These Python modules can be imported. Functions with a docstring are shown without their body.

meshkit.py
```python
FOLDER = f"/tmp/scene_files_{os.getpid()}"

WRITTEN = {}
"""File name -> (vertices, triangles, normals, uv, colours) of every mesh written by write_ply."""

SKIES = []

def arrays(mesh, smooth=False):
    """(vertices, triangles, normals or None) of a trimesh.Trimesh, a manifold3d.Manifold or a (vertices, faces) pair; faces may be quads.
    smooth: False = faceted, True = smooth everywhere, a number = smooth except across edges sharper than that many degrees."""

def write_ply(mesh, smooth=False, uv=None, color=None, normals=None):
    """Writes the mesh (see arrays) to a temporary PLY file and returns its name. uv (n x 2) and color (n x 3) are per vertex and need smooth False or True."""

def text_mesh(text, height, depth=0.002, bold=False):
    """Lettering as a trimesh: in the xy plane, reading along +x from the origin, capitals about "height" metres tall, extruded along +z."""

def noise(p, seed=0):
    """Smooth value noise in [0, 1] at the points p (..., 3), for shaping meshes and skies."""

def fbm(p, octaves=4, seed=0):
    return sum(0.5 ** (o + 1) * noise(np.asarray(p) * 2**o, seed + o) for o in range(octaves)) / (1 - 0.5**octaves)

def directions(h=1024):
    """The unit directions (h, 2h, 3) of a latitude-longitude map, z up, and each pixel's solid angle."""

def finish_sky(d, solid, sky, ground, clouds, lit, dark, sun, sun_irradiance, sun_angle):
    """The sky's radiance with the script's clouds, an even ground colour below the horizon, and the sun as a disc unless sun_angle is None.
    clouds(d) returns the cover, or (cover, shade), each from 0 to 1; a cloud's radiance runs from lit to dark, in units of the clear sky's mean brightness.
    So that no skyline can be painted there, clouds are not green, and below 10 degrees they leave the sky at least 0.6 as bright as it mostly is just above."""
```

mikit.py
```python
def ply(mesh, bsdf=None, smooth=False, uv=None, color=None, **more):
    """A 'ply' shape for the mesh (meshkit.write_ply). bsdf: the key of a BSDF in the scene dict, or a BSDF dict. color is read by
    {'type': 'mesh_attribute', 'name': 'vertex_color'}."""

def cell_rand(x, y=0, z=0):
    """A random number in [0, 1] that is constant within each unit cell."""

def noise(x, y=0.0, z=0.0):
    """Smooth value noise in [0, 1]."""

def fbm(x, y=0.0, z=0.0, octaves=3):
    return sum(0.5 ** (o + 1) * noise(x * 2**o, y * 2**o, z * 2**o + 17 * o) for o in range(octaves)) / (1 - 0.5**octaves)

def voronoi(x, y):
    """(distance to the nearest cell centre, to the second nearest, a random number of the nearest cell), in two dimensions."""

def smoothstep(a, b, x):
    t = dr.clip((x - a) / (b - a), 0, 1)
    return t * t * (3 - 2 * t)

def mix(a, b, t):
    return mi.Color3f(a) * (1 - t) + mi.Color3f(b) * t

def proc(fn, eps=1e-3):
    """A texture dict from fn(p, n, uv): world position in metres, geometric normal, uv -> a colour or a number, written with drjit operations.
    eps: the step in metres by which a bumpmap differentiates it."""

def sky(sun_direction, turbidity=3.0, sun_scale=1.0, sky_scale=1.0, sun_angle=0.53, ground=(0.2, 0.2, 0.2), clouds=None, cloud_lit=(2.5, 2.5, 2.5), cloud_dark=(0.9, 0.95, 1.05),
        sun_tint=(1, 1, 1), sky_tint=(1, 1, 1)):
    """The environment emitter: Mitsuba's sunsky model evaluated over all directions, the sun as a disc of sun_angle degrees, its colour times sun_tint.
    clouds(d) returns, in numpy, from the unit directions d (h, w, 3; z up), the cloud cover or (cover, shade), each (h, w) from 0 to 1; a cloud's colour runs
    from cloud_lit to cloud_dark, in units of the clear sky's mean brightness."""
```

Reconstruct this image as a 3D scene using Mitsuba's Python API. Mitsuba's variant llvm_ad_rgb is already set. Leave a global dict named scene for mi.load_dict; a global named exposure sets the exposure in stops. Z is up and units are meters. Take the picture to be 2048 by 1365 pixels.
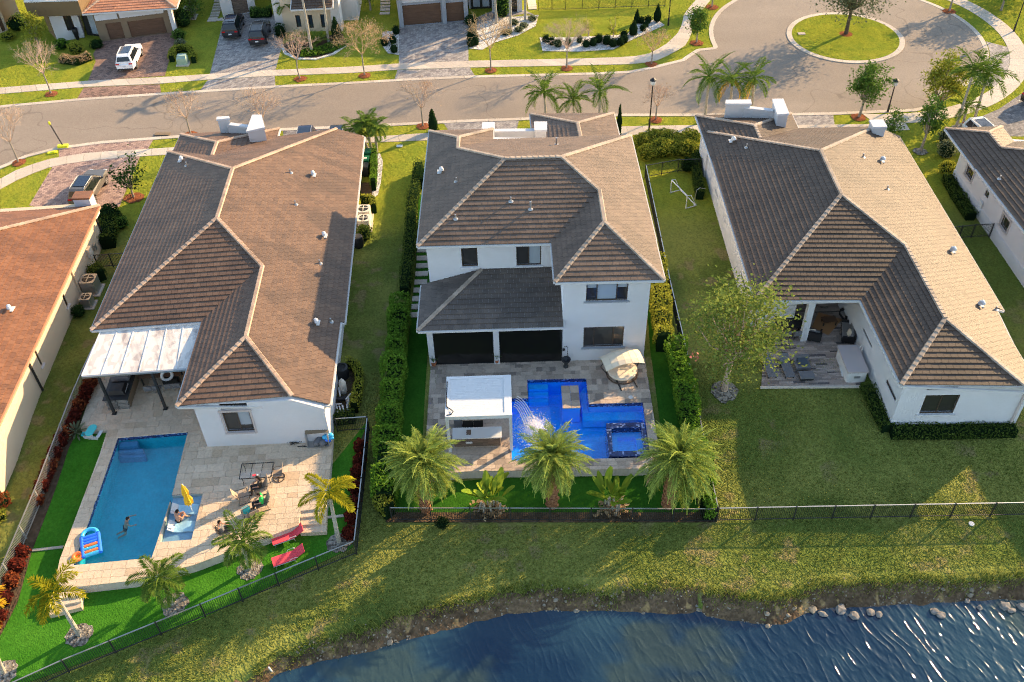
import math, random
import numpy as np, trimesh, mitsuba as mi, mikit, meshkit
import drjit as dr
import manifold3d as m3
import shapely
from shapely.geometry import Polygon, MultiPolygon, LineString, Point, box as sbox
from shapely.ops import unary_union
scene, labels = {}, {}
# ---------------------------------------------------------------- camera, sky, exposure
EYE = np.array([0, 0, 45.0]); FOC, CX, CY = 1906.0, 1024.0, 682.5
_p, _r = math.radians(42.7), math.radians(-1.8)
FW = np.array([0, math.cos(_p), -math.sin(_p)]); _u = np.array([0, math.sin(_p), math.cos(_p)]); _x = np.array([1.0, 0, 0])
RT, UP = _x * math.cos(_r) + _u * math.sin(_r), _u * math.cos(_r) - _x * math.sin(_r)
T4 = mi.ScalarTransform4f
scene['camera'] = {'type': 'perspective', 'fov_axis': 'x', 'fov': math.degrees(2 * math.atan(1024 / FOC)), 'near_clip': 0.5, 'far_clip': 3000.0,
                   'to_world': T4().look_at(origin=EYE.tolist(), target=(EYE + FW).tolist(), up=UP.tolist())}
SUN_AZ, SUN_EL = math.radians(36.0), math.radians(21.5)
SUN = np.array([math.cos(SUN_AZ) * math.cos(SUN_EL), math.sin(SUN_AZ) * math.cos(SUN_EL), math.sin(SUN_EL)])
scene['sky'] = mikit.sky(SUN.tolist(), turbidity=3.0, sun_scale=0.60, sky_scale=1.0, sun_angle=0.6, sun_tint=(1.0, 0.945, 0.88), sky_tint=(1.17, 1.0, 0.90))
exposure = 3.85

# ---------------------------------------------------------------- helpers
rng = np.random.default_rng(7)
MED = {}
used = set()

def key(name, parent=None):
    base = f'{parent}__{name}' if parent else name
    k, n = base, 0
    while k in used:
        n += 1; k = f'{base}_{n:03d}'
    used.add(k); return k

def thing(name, label, cat, group=None):
    k = key(name); labels[k] = {'label': label, 'category': cat}
    if group: labels[k]['group'] = group
    return k

def put(name, mesh, mat, parent=None, label=None, cat=None, group=None, kind=None, smooth=False, uv=None):
    k = key(name, parent)
    if isinstance(mesh, MB): mesh, uv = mesh.get()
    if smooth not in (True, False): uv = None
    scene[k] = mikit.ply(mesh, mat, smooth=smooth, uv=uv)
    d = {a: b for a, b in (('label', label), ('category', cat), ('group', group), ('kind', kind)) if b}
    if d: labels[k] = d
    return k

class MB:
    """collects pieces into one mesh, each piece with one random tone as its uv"""
    def __init__(s): s.v, s.f, s.t, s.n = [], [], [], 0
    def add(s, v, f, tone=None, t2=None):
        v = np.asarray(v, float); f = np.asarray(f, int)
        if f.shape[1] == 4: f = np.vstack([f[:, [0, 1, 2]], f[:, [0, 2, 3]]])
        a = rng.random() if tone is None else tone; b = rng.random() if t2 is None else t2
        if np.ndim(a) == 0: a = np.full(len(v), a)
        s.v.append(v); s.f.append(f + s.n); s.t.append(np.stack([a, np.full(len(v), b)], 1)); s.n += len(v); return s
    def tm(s, m, tone=None): return s.add(m.vertices, m.faces, tone)
    def get(s): return (np.vstack(s.v), np.vstack(s.f)), np.vstack(s.t)

def site(px, py, z=0.0):
    """where the survey photograph's sight line through a point meets the level z (metres)"""
    d = FW * FOC + RT * (px - CX) + UP * (CY - py); t = (z - EYE[2]) / d[2]
    return EYE + d * t

def sites(pts, z=0.0): return [tuple(site(a, b, z)[:2]) for a, b in pts]

def size_seen(v):
    w = np.asarray(v, float) - EYE; d = w @ FW
    q = np.stack([w @ RT / d, w @ UP / d], 1); e = np.ptp(q, axis=0)
    return e[0] * e[1]

K_ = 2.9257
def _z(ox, oy, k=K_): return lambda *p: [(ox + p[i] / k, oy + p[i + 1] / k) for i in range(0, len(p), 2)]
R1, R2, R3, R4, R5, R6 = _z(0, 0), _z(680, 0), _z(1348, 0), _z(0, 440), _z(680, 440), _z(1348, 440)
B1, B2, B3 = _z(0, 900), _z(680, 900), _z(1348, 900)
ZA, ZB, ZC = _z(0, 1050, 4.3325), _z(350, 880, 5.459), _z(100, 680, 6.203)
ZD, ZE, ZF = _z(1360, 560, 5.055), _z(840, 680, 3.592), _z(640, 680, 7.582)
ZG, ZH, ZI = _z(380, 0, 4.876), _z(780, 0, 4.876), _z(1180, 0, 5.389)
ZJ, ZK, ZL, ZM, ZN = _z(1700, 0, 4.707), _z(100, 230, 4.452), _z(1740, 230, 3.5), _z(660, 230, 4.708), _z(0, 400, 3.792)
ZO = _z(0, 0, 5.12)

# --- terrain: level lots, a slope down behind the houses and the lake bank
WATER = -1.4
SHORE_PX = [(440, 1420), (520, 1378), (552, 1345), (615, 1325), (680, 1312), (748, 1298), (817, 1276), (885, 1259), (953, 1240), (1008, 1227), (1090, 1219), (1180, 1219), (1261, 1218), (1364, 1226),
            (1399, 1218), (1410, 1229), (1478, 1238), (1533, 1249), (1574, 1243), (1600, 1228), (1656, 1211), (1792, 1208), (1861, 1203), (1997, 1197), (2060, 1196), (2200, 1190)]
SHORE = np.array(sites(SHORE_PX, WATER))
SHORE = SHORE[np.argsort(SHORE[:, 0])]
SHORE = np.vstack([[-60, SHORE[0, 1] - 14], [-26, SHORE[0, 1] - 5], SHORE, [60, SHORE[-1, 1] + 1.5]])
def shore_y(x): return np.interp(x, SHORE[:, 0], SHORE[:, 1])
def ss(a, b, x):
    t = np.clip((np.asarray(x, float) - a) / (b - a), 0, 1); return t * t * (3 - 2 * t)
def gh(x, y):
    """height of the ground"""
    d = np.asarray(y, float) - shore_y(x)
    h = -0.72 + 0.72 * ss(36, 46, y)
    h = np.minimum(h, np.where(d < 0, WATER + d * 0.5, WATER + 0.62 * ss(0, 1.1, d) + 0.1 * np.clip(d, 0, 9) / 3 + .1 * np.clip(d - 9, 0, 40)))
    return np.maximum(h, -3.2)
def on(px, py, dz=0.0):
    z = 0.0
    for _ in range(12):
        q = site(px, py, z); z = float(gh(q[0], q[1])) + dz
    return site(px, py, z)
def ons(pts): return [tuple(on(a, b)[:2]) for a, b in pts]
def zabove(base, top):
    """height of an upright thing from its foot and its top"""
    lo, hi = 0.0, 30.0
    for _ in range(50):
        m = (lo + hi) / 2; w = np.array([base[0], base[1], base[2] + m]) - EYE
        if CY - FOC * (w @ UP) / (w @ FW) > top[1]: lo = m
        else: hi = m
    return lo

# --- meshes
def polys(g): return [p for p in getattr(g, 'geoms', [g]) if p.geom_type == 'Polygon' and p.area > 1e-4]
def tri2(poly):
    v, f = trimesh.creation.triangulate_polygon(poly, engine='earcut'); v, f = np.asarray(v)[:, :2], np.asarray(f)
    a = np.cross(np.c_[v[f[:, 1]] - v[f[:, 0]], np.zeros(len(f))], np.c_[v[f[:, 2]] - v[f[:, 0]], np.zeros(len(f))])[:, 2]
    f = f.copy(); f[a < 0] = f[a < 0][:, ::-1]
    return v, f
def prism(poly, z0, z1, bottom=False):
    """upright prism over a polygon; z1 may be a function of (x, y)"""
    V, F, n = [], [], 0
    for p in polys(poly):
        p = shapely.geometry.polygon.orient(p)
        v, f = tri2(p); zt = z1(v[:, 0], v[:, 1]) if callable(z1) else np.full(len(v), z1)
        V.append(np.c_[v, zt]); F.append(f + n); n += len(v)
        if bottom: V.append(np.c_[v, np.full(len(v), z0)]); F.append(f[:, ::-1] + n); n += len(v)
        for ring in [p.exterior, *p.interiors]:
            c = np.array(ring.coords)[:-1]; m = len(c); i = np.arange(m); j = (i + 1) % m
            zt = z1(c[:, 0], c[:, 1]) if callable(z1) else np.full(m, z1)
            V.append(np.vstack([np.c_[c, np.full(m, z0)], np.c_[c, zt]]))
            F.append(np.vstack([np.c_[i, j, j + m], np.c_[i, j + m, i + m]]) + n); n += 2 * m
    return np.vstack(V), np.vstack(F)
def box(x0, x1, y0, y1, z0, z1):
    v = np.array([[x, y, z] for x in (x0, x1) for y in (y0, y1) for z in (z0, z1)], float)
    f = np.array([[0, 1, 3, 2], [4, 6, 7, 5], [0, 4, 5, 1], [2, 3, 7, 6], [0, 2, 6, 4], [1, 5, 7, 3]])
    return v, np.vstack([f[:, [0, 1, 2]], f[:, [0, 2, 3]]])
def obox(c, size, rz=0.0, rx=0.0, ry=0.0):
    v, f = box(-size[0] / 2, size[0] / 2, -size[1] / 2, size[1] / 2, -size[2] / 2, size[2] / 2)
    return v @ rot(rz, rx, ry).T + np.asarray(c), f
def rot(rz=0.0, rx=0.0, ry=0.0):
    a, b, c = rz, rx, ry
    Z = np.array([[math.cos(a), -math.sin(a), 0], [math.sin(a), math.cos(a), 0], [0, 0, 1]])
    X = np.array([[1, 0, 0], [0, math.cos(b), -math.sin(b)], [0, math.sin(b), math.cos(b)]])
    Y = np.array([[math.cos(c), 0, math.sin(c)], [0, 1, 0], [-math.sin(c), 0, math.cos(c)]])
    return Z @ Y @ X
def tube(pts, rad, n=8, cap=True):
    pts = np.asarray(pts, float); m = len(pts); rad = np.broadcast_to(np.asarray(rad, float), (m,))
    t = np.gradient(pts, axis=0); t /= np.linalg.norm(t, axis=1, keepdims=True) + 1e-12
    a = np.cross(t, [0.31, 0.17, 0.93]) if abs(t[0] @ np.array([0.31, 0.17, 0.93])) < .95 else np.cross(t, [1, 0, 0])
    a /= np.linalg.norm(a, axis=1, keepdims=True) + 1e-12; b = np.cross(t, a)
    an = np.arange(n) * 2 * np.pi / n
    v = (pts[:, None] + rad[:, None, None] * (np.cos(an)[None, :, None] * a[:, None] + np.sin(an)[None, :, None] * b[:, None])).reshape(-1, 3)
    i = np.arange(n); j = (i + 1) % n; F = []
    for k in range(m - 1): F += [np.c_[k * n + i, k * n + j, (k + 1) * n + j], np.c_[k * n + i, (k + 1) * n + j, (k + 1) * n + i]]
    if cap:
        v = np.vstack([v, pts[0], pts[-1]])
        F += [np.c_[j, i, np.full(n, m * n)], np.c_[(m - 1) * n + i, (m - 1) * n + j, np.full(n, m * n + 1)]]
    return v, np.vstack(F)
def bar(a, b, w, h=None, roll=0):
    """square bar from a to b"""
    a, b = np.asarray(a, float), np.asarray(b, float); d = b - a; L = np.linalg.norm(d); d /= L; h = h or w
    s = np.cross(d, [0, 0, 1]) if abs(d[2]) < .98 else np.array([1.0, 0, 0]); s /= np.linalg.norm(s); u = np.cross(s, d)
    v = np.array([p + s * x * w / 2 + u * y * h / 2 for p in (a, b) for x, y in ((-1, -1), (1, -1), (1, 1), (-1, 1))])
    f = np.array([[0, 1, 2, 3], [7, 6, 5, 4], [0, 4, 5, 1], [1, 5, 6, 2], [2, 6, 7, 3], [3, 7, 4, 0]])
    return v, np.vstack([f[:, [0, 2, 1]], f[:, [0, 3, 2]]])
def lathe(prof, c=(0, 0, 0), n=16):
    prof = np.asarray(prof, float); m = len(prof); an = np.arange(n) * 2 * np.pi / n
    v = np.array([[r * math.cos(a), r * math.sin(a), z] for r, z in prof for a in an]) + np.asarray(c)
    i = np.arange(n); j = (i + 1) % n
    F = np.vstack([np.vstack([np.c_[k * n + i, k * n + j, (k + 1) * n + j], np.c_[k * n + i, (k + 1) * n + j, (k + 1) * n + i]]) for k in range(m - 1)])
    return v, F
def hullmesh(pts):
    m = trimesh.convex.convex_hull(np.asarray(pts, float)); return np.array(m.vertices), np.array(m.faces)
def sheet(poly, z=None, dz=0.01, edge=1.2):
    """a sheet over a polygon, level at z or lying dz above the ground"""
    V, F, n = [], [], 0
    for p in polys(poly):
        v, f = tri2(p.segmentize(edge) if z is None else p)
        v = np.c_[v, np.zeros(len(v))]
        if z is None: v, f = trimesh.remesh.subdivide_to_size(v, f, edge, max_iter=12)
        v[:, 2] = z if z is not None else gh(v[:, 0], v[:, 1]) + dz
        V.append(v); F.append(f + n); n += len(v)
    return np.vstack(V), np.vstack(F)

# ---------------------------------------------------------------- materials
P = mikit.proc
def tw(d): return {'type': 'twosided', 'bsdf': d}
def rgb(*c): return {'type': 'rgb', 'value': list(c)}
def prin(col, rough=.6, metal=0.0, spec=.5, **k):
    return {'type': 'principled', 'base_color': P(col) if callable(col) else rgb(*col), 'roughness': rough, 'metallic': metal, 'specular': spec, **k}
def mat(k, d, bump=None, scale=1.0, eps=.01):
    if bump is not None: d = {'type': 'bumpmap', 'tex': P(bump, eps), 'scale': scale, 'bsdf': d}
    scene[k] = tw(d); return k
fbm, noise, mix, sst = mikit.fbm, mikit.noise, mikit.mix, mikit.smoothstep

def c_lawn(p, n, uv):
    a = fbm(p.x * .22, p.y * .22, 3.0, 3); b = fbm(p.x * 1.1, p.y * 1.1, 9.0, 3); c = noise(p.x * 9, p.y * 9); d = noise(p.x * 24, p.y * 24, 2.0)
    col = mix((.105, .138, .030), (.195, .205, .050), sst(.35, .65, a))
    col = mix(col, (.215, .170, .080), sst(.56, .76, b) * sst(.42, .6, fbm(p.x * .16 + 40, p.y * .16, 1.0, 2)) * .75)
    far = sst(60, 66, p.y)
    col = mix(col, mix((.15, .20, .022), (.29, .28, .030), b), far * .85)
    return col * (.72 + .46 * c + .38 * d)
def b_lawn(p, n, uv): return .05 * noise(p.x * 5, p.y * 5) + .05 * noise(p.x * 13, p.y * 13) + .02 * noise(p.x * 30, p.y * 30)
mat('m_lawn', {'type': 'diffuse', 'reflectance': P(c_lawn)}, b_lawn, 1.0, .02)
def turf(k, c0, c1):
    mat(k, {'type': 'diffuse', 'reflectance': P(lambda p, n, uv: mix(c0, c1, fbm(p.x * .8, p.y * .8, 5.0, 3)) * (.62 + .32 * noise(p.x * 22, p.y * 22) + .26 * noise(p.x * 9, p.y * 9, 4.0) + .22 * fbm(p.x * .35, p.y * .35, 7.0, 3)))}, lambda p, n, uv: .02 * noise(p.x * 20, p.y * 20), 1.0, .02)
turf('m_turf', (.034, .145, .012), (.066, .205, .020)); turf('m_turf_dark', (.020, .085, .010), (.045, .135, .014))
mat('m_dirt', {'type': 'diffuse', 'reflectance': P(lambda p, n, uv: mix(mix((.045, .030, .020), (.20, .14, .085), fbm(p.x * 1.5, p.y * 2.5, 1.0, 4)), (.30, .21, .10), sst(.62, .8, fbm(p.x * 2.3 + 9, p.y * 2.3, 2.0, 3))) * (.7 + .6 * noise(p.x * 12, p.y * 12)))}, lambda p, n, uv: .12 * fbm(p.x * 5, p.y * 5, 0.0, 3), 1.0, .02)
mat('m_mulch', {'type': 'diffuse', 'reflectance': P(lambda p, n, uv: mix((.16, .055, .028), (.34, .13, .065), noise(p.x * 14, p.y * 14)))}, lambda p, n, uv: .06 * noise(p.x * 16, p.y * 16), 1.0, .02)
mat('m_soil', {'type': 'diffuse', 'reflectance': P(lambda p, n, uv: mix((.05, .035, .022), (.15, .105, .07), fbm(p.x * 5, p.y * 5, 1.0, 3)))}, lambda p, n, uv: .06 * noise(p.x * 16, p.y * 16), 1.0, .02)
mat('m_gravel', {'type': 'diffuse', 'reflectance': P(lambda p, n, uv: mix((.34, .31, .28), (.82, .80, .76), mikit.voronoi(p.x * 9, p.y * 9)[2]))}, lambda p, n, uv: .05 * mikit.voronoi(p.x * 9, p.y * 9)[0], 1.0, .02)
mat('m_gravel_grey', {'type': 'diffuse', 'reflectance': P(lambda p, n, uv: mix((.07, .062, .052), (.36, .33, .285), mikit.voronoi(p.x * 9, p.y * 9)[2]))}, lambda p, n, uv: .05 * mikit.voronoi(p.x * 9, p.y * 9)[0], 1.0, .02)
def c_road(p, n, uv):
    a = fbm(p.x * .12, p.y * .35, 2.0, 3); s = noise(p.x * 14, p.y * 14)
    col = mix((.215, .176, .142), (.290, .240, .196), a)
    crack = sst(.012, .0, dr.abs(fbm(p.x * .22, p.y * .22, 8.0, 3) - .5)) * sst(.5, .6, noise(p.x * .07, p.y * .07, 4.0))
    return col * (.88 + .24 * s) * (1 - .28 * crack)
mat('m_road', prin(c_road, .85, spec=.3))
mat('m_concrete', prin(lambda p, n, uv: mix((.42, .36, .295), (.57, .50, .42), uv.x * .6 + .4 * fbm(p.x * 1.3, p.y * 1.3, 1.0, 3)) * (.92 + .14 * noise(p.x * 11, p.y * 11)), .85, spec=.3))
def paver(k, c0, c1, c2, rough=.8):
    mat(k, prin(lambda p, n, uv: mix(mix(c0, c1, uv.x), c2, sst(.72, .95, uv.y)) * (.78 + .22 * noise(p.x * 16, p.y * 16, p.z) + .22 * fbm(p.x * .9, p.y * .9, 2.0, 3)), rough, spec=.35))
paver('m_slate', (0.390, 0.300, 0.233), (0.565, 0.454, 0.358), (0.260, 0.207, 0.171))
paver('m_travertine', (.53, .415, .295), (.61, .485, .355), (.48, .365, .25))
paver('m_travertine_side', (.42, .37, .31), (.52, .46, .39), (.36, .32, .27))
paver('m_plank', (.28, .215, .185), (.47, .38, .325), (.12, .10, .098))
def c_drive(c0, c1, c2, sx, sy, ang=0.0):
    ca, sa = math.cos(ang), math.sin(ang)
    def fn(p, n, uv):
        x = (p.x * ca + p.y * sa) * sx; y = (-p.x * sa + p.y * ca) * sy; row = dr.floor(y); x = x + .5 * (row - 2 * dr.floor(row / 2))
        r = mikit.cell_rand(x, y, 3.0); fx = x - dr.floor(x); fy = y - row
        j = sst(.0, .10, dr.minimum(dr.minimum(fx, 1 - fx), dr.minimum(fy, 1 - fy)))
        return mix(mix(c0, c1, r), c2, sst(.7, .9, mikit.cell_rand(x, y, 7.0))) * (.6 + .4 * j) * (.85 + .3 * fbm(p.x * .5, p.y * .5, 1.0, 3))
    return fn
mat('m_drive_brown', prin(c_drive((.20, .125, .095), (.30, .19, .15), (.15, .10, .085), 3.2, 4.4, .2), .8, spec=.3))
mat('m_drive_red', prin(c_drive((.30, .20, .165), (.42, .29, .24), (.22, .15, .135), 3.2, 4.4, .35), .8, spec=.3))
mat('m_drive_grey', prin(c_drive((.24, .22, .21), (.38, .345, .32), (.20, .18, .18), 2.6, 4.0, .7), .8, spec=.3))
mat('m_drive_dark', prin(c_drive((.16, .15, .15), (.26, .24, .235), (.12, .115, .12), 2.6, 4.0, .5), .8, spec=.3))

def rooftile(k, c0, c1, c2, stain, gl=.5):
    def fn(p, n, uv):
        a = fbm(p.x * .45, p.y * 1.1, p.z * .5, 4); s = noise(p.x * 2.2, p.y * 2.2, p.z * 2.2)
        col = mix(mix(c0, c1, uv.x * .8 + .2 * a), c2, sst(.75, 1.0, uv.y) * .7)
        return mix(col, stain, sst(.46, .70, a) * .62 + .24 * s) * (.86 + .28 * noise(p.x * 18, p.y * 18, p.z * 18))
    mat(k, prin(fn, .62, spec=gl))
rooftile('m_tile_brown', (0.133, 0.076, 0.048), (0.177, 0.107, 0.069), (0.107, 0.066, 0.046), (0.084, 0.053, 0.037))
rooftile('m_tile_grey', (0.132, 0.088, 0.062), (0.171, 0.116, 0.083), (0.106, 0.072, 0.052), (0.092, 0.063, 0.045))
rooftile('m_tile_right', (0.081, 0.051, 0.034), (0.106, 0.070, 0.047), (0.065, 0.042, 0.029), (0.056, 0.036, 0.024))
rooftile('m_tile_orange', (0.189, 0.079, 0.037), (0.251, 0.111, 0.054), (0.149, 0.064, 0.034), (0.126, 0.058, 0.032))
rooftile('m_tile_terra', (.50, .20, .10), (.62, .28, .15), (.42, .17, .10), (.35, .16, .10))
rooftile('m_tile_dark', (0.101, 0.080, 0.066), (0.146, 0.114, 0.094), (0.076, 0.061, 0.052), (0.069, 0.055, 0.047))
rooftile('m_ridge', (0.352, 0.273, 0.205), (0.432, 0.343, 0.266), (0.280, 0.218, 0.167), (0.208, 0.164, 0.129))
rooftile('m_ridge_warm', (0.437, 0.296, 0.205), (0.521, 0.368, 0.258), (0.353, 0.240, 0.167), (0.277, 0.192, 0.137))
def stucco(k, c, d=.92):
    mat(k, prin(lambda p, n, uv: mix(tuple(x * d for x in c), c, fbm(p.x * .6, p.y * .6, p.z * .9, 3)) * (.95 + .07 * noise(p.x * 20, p.y * 20, p.z * 20)), .85, spec=.3))
stucco('m_white', (.62, .615, .63)); stucco('m_white_warm', (.62, .585, .565)); stucco('m_cream', (.62, .50, .36)); stucco('m_lilac', (.66, .61, .60)); stucco('m_trim', (.50, .43, .40)); stucco('m_pier', (.56, .545, .54)); stucco('m_grey_wall', (.30, .32, .35)); stucco('m_olive_wall', (.17, .115, .06)); stucco('m_stone', (.21, .155, .10))
stucco('m_eave', (.58, .565, .55)); stucco('m_fascia_orange', (.55, .27, .16))
mat('m_metal_dark', prin((.030, .032, .034), .45, .3)); mat('m_black', prin((.012, .012, .014), .5)); mat('m_white_metal', prin((.66, .66, .66), .35)); mat('m_bronze', prin((.095, .065, .045), .45, .4)); mat('m_grey_metal', prin((.42, .42, .42), .35, .7)); mat('m_fence_grey', prin((.30, .31, .30), .4, .3))
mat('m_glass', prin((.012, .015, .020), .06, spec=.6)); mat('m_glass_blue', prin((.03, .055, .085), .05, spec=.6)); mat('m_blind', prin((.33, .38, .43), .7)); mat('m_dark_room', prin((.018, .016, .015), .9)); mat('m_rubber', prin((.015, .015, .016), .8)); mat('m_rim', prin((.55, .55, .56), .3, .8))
mat('m_wood', prin(lambda p, n, uv: mix((.085, .043, .024), (.135, .072, .042), noise(p.x * 2, p.z * 22, p.y * 2)), .55))
mat('m_brick_dark', prin(lambda p, n, uv: mix((.10, .068, .05), (.17, .12, .088), mikit.cell_rand(p.x * 3, p.y * 3, p.z * 9)), .8))
scene['m_pane'] = {'type': 'thindielectric', 'int_ior': 1.5}
def plastic(k, c, r=.35): return mat(k, prin(c, r))
plastic('m_teal_plastic', (.045, .50, .52)); plastic('m_pink', (.78, .07, .10), .8); plastic('m_yellow', (.80, .50, .03), .8); plastic('m_green_bin', (.012, .115, .055)); plastic('m_float_blue', (.03, .18, .80)); plastic('m_float_orange', (.85, .20, .05)); plastic('m_float_cyan', (.05, .42, .72)); plastic('m_hiviz', (.70, .72, .02)); plastic('m_white_plastic', (.60, .60, .60)); plastic('m_beige_unit', (.62, .57, .50)); plastic('m_teal_cloth', (.02, .30, .36), .9); plastic('m_green_box', (.30, .40, .32)); plastic('m_red_light', (.55, .012, .012), .2); plastic('m_tub_cover', (.47, .41, .40), .6); plastic('m_grey_cloth', (.14, .14, .15), .9); plastic('m_cushion', (.20, .19, .185), .9); plastic('m_canvas', (.80, .66, .49), .9); plastic('m_rug', (.40, .20, .085), .95); plastic('m_terracotta', (.38, .13, .06), .7); plastic('m_brass', (.20, .13, .08), .5); plastic('m_sling', (.34, .25, .18), .8)
def leaf(k, c0, c1, trans=.7, rough=.5, spec=.5):
    scene[k] = {'type': 'principledthin', 'base_color': P(lambda p, n, uv: mix(c0, c1, uv.x) * (.75 + .5 * uv.y)), 'roughness': rough, 'diff_trans': trans, 'spec_trans': 0.0, 'eta': 1.4}
leaf('l_green', (.045, .11, .02), (.16, .25, .045)); leaf('l_dark', (.012, .035, .012), (.040, .085, .022)); leaf('l_hedge', (.05, .14, .016), (.19, .32, .035)); leaf('l_yellow', (.14, .19, .022), (.42, .40, .060)); leaf('l_hedge_dark', (.04, .08, .016), (.12, .16, .032)); leaf('l_sylvester', (.07, .15, .04), (.46, .52, .11)); leaf('l_palm', (.05, .12, .022), (.21, .29, .05)); leaf('l_palm_yellow', (.16, .20, .012), (.50, .42, .030)); leaf('l_red', (.045, .014, .012), (.20, .035, .020)); leaf('l_redorange', (.12, .03, .015), (.36, .10, .035)); leaf('l_banana', (.10, .21, .02), (.34, .42, .05)); leaf('l_box', (.008, .022, .010), (.030, .058, .022)); leaf('l_grass', (.13, .18, .035), (.30, .31, .080)); leaf('l_garden', (0.060, 0.120, 0.025), (0.304, 0.344, 0.076)); leaf('l_oak', (.060, .080, .040), (.17, .19, .10)); leaf('l_dry', (.30, .20, .11), (.55, .40, .24)); leaf('l_pink', (.55, .16, .16), (.75, .35, .32)); leaf('l_orangefrond', (.55, .28, .02), (.75, .50, .04)); leaf('l_grey', (.10, .13, .07), (.27, .29, .17))
def bark(k, c0, c1): mat(k, prin(lambda p, n, uv: mix(c0, c1, noise(p.x * 9, p.y * 9, p.z * 14)), .85, spec=.2))
bark('b_grey', (.20, .17, .14), (.36, .31, .26)); bark('b_tan', (.38, .27, .20), (.58, .43, .33)); bark('b_gold', (.42, .29, .15), (.62, .45, .25)); bark('b_palm', (.28, .25, .20), (.48, .43, .36)); bark('b_boots', (.22, .095, .045), (.36, .18, .09)); bark('b_dark', (.06, .045, .03), (.13, .10, .07))
bark('m_skin', (.46, .24, .16), (.50, .27, .18)); bark('m_hair', (.012, .009, .008), (.03, .02, .016)); bark('m_rock', (.14, .115, .085), (.36, .31, .24)); bark('m_rock_grey', (0.120, 0.112, 0.104), (0.272, 0.256, 0.236))
# ---------------------------------------------------------------- ground, lake, road, pavements
POOL_C = Polygon(sites(ZE(770, 285, 1193, 278, 1213, 460, 1600, 450, 1655, 845, 660, 868, 652, 420, 775, 420)))
POOL_L = Polygon(sites([(235.4, 876), (375.7, 864)] + B1(1005, 268) + B1(918, 540) + [(303, 1116), (146.6, 1131)]))
LEDGE_L = Polygon(sites(B1(1005, 268, 1188, 252, 1120, 525, 938, 540)))
DECK_L = Polygon(sites([(205, 690), (196, 745), (159.6, 852.5), (164.5, 864.6), (214.5, 860.6), (200, 907), (119.6, 1118.7), (111, 1160), (126.5, 1177), (266.6, 1161.5), (388.5, 1130), (597.3, 1050.4), (601, 1022), (652.3, 1015.6), (661, 935), (667, 866), (600, 780), (420, 690)]))
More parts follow.
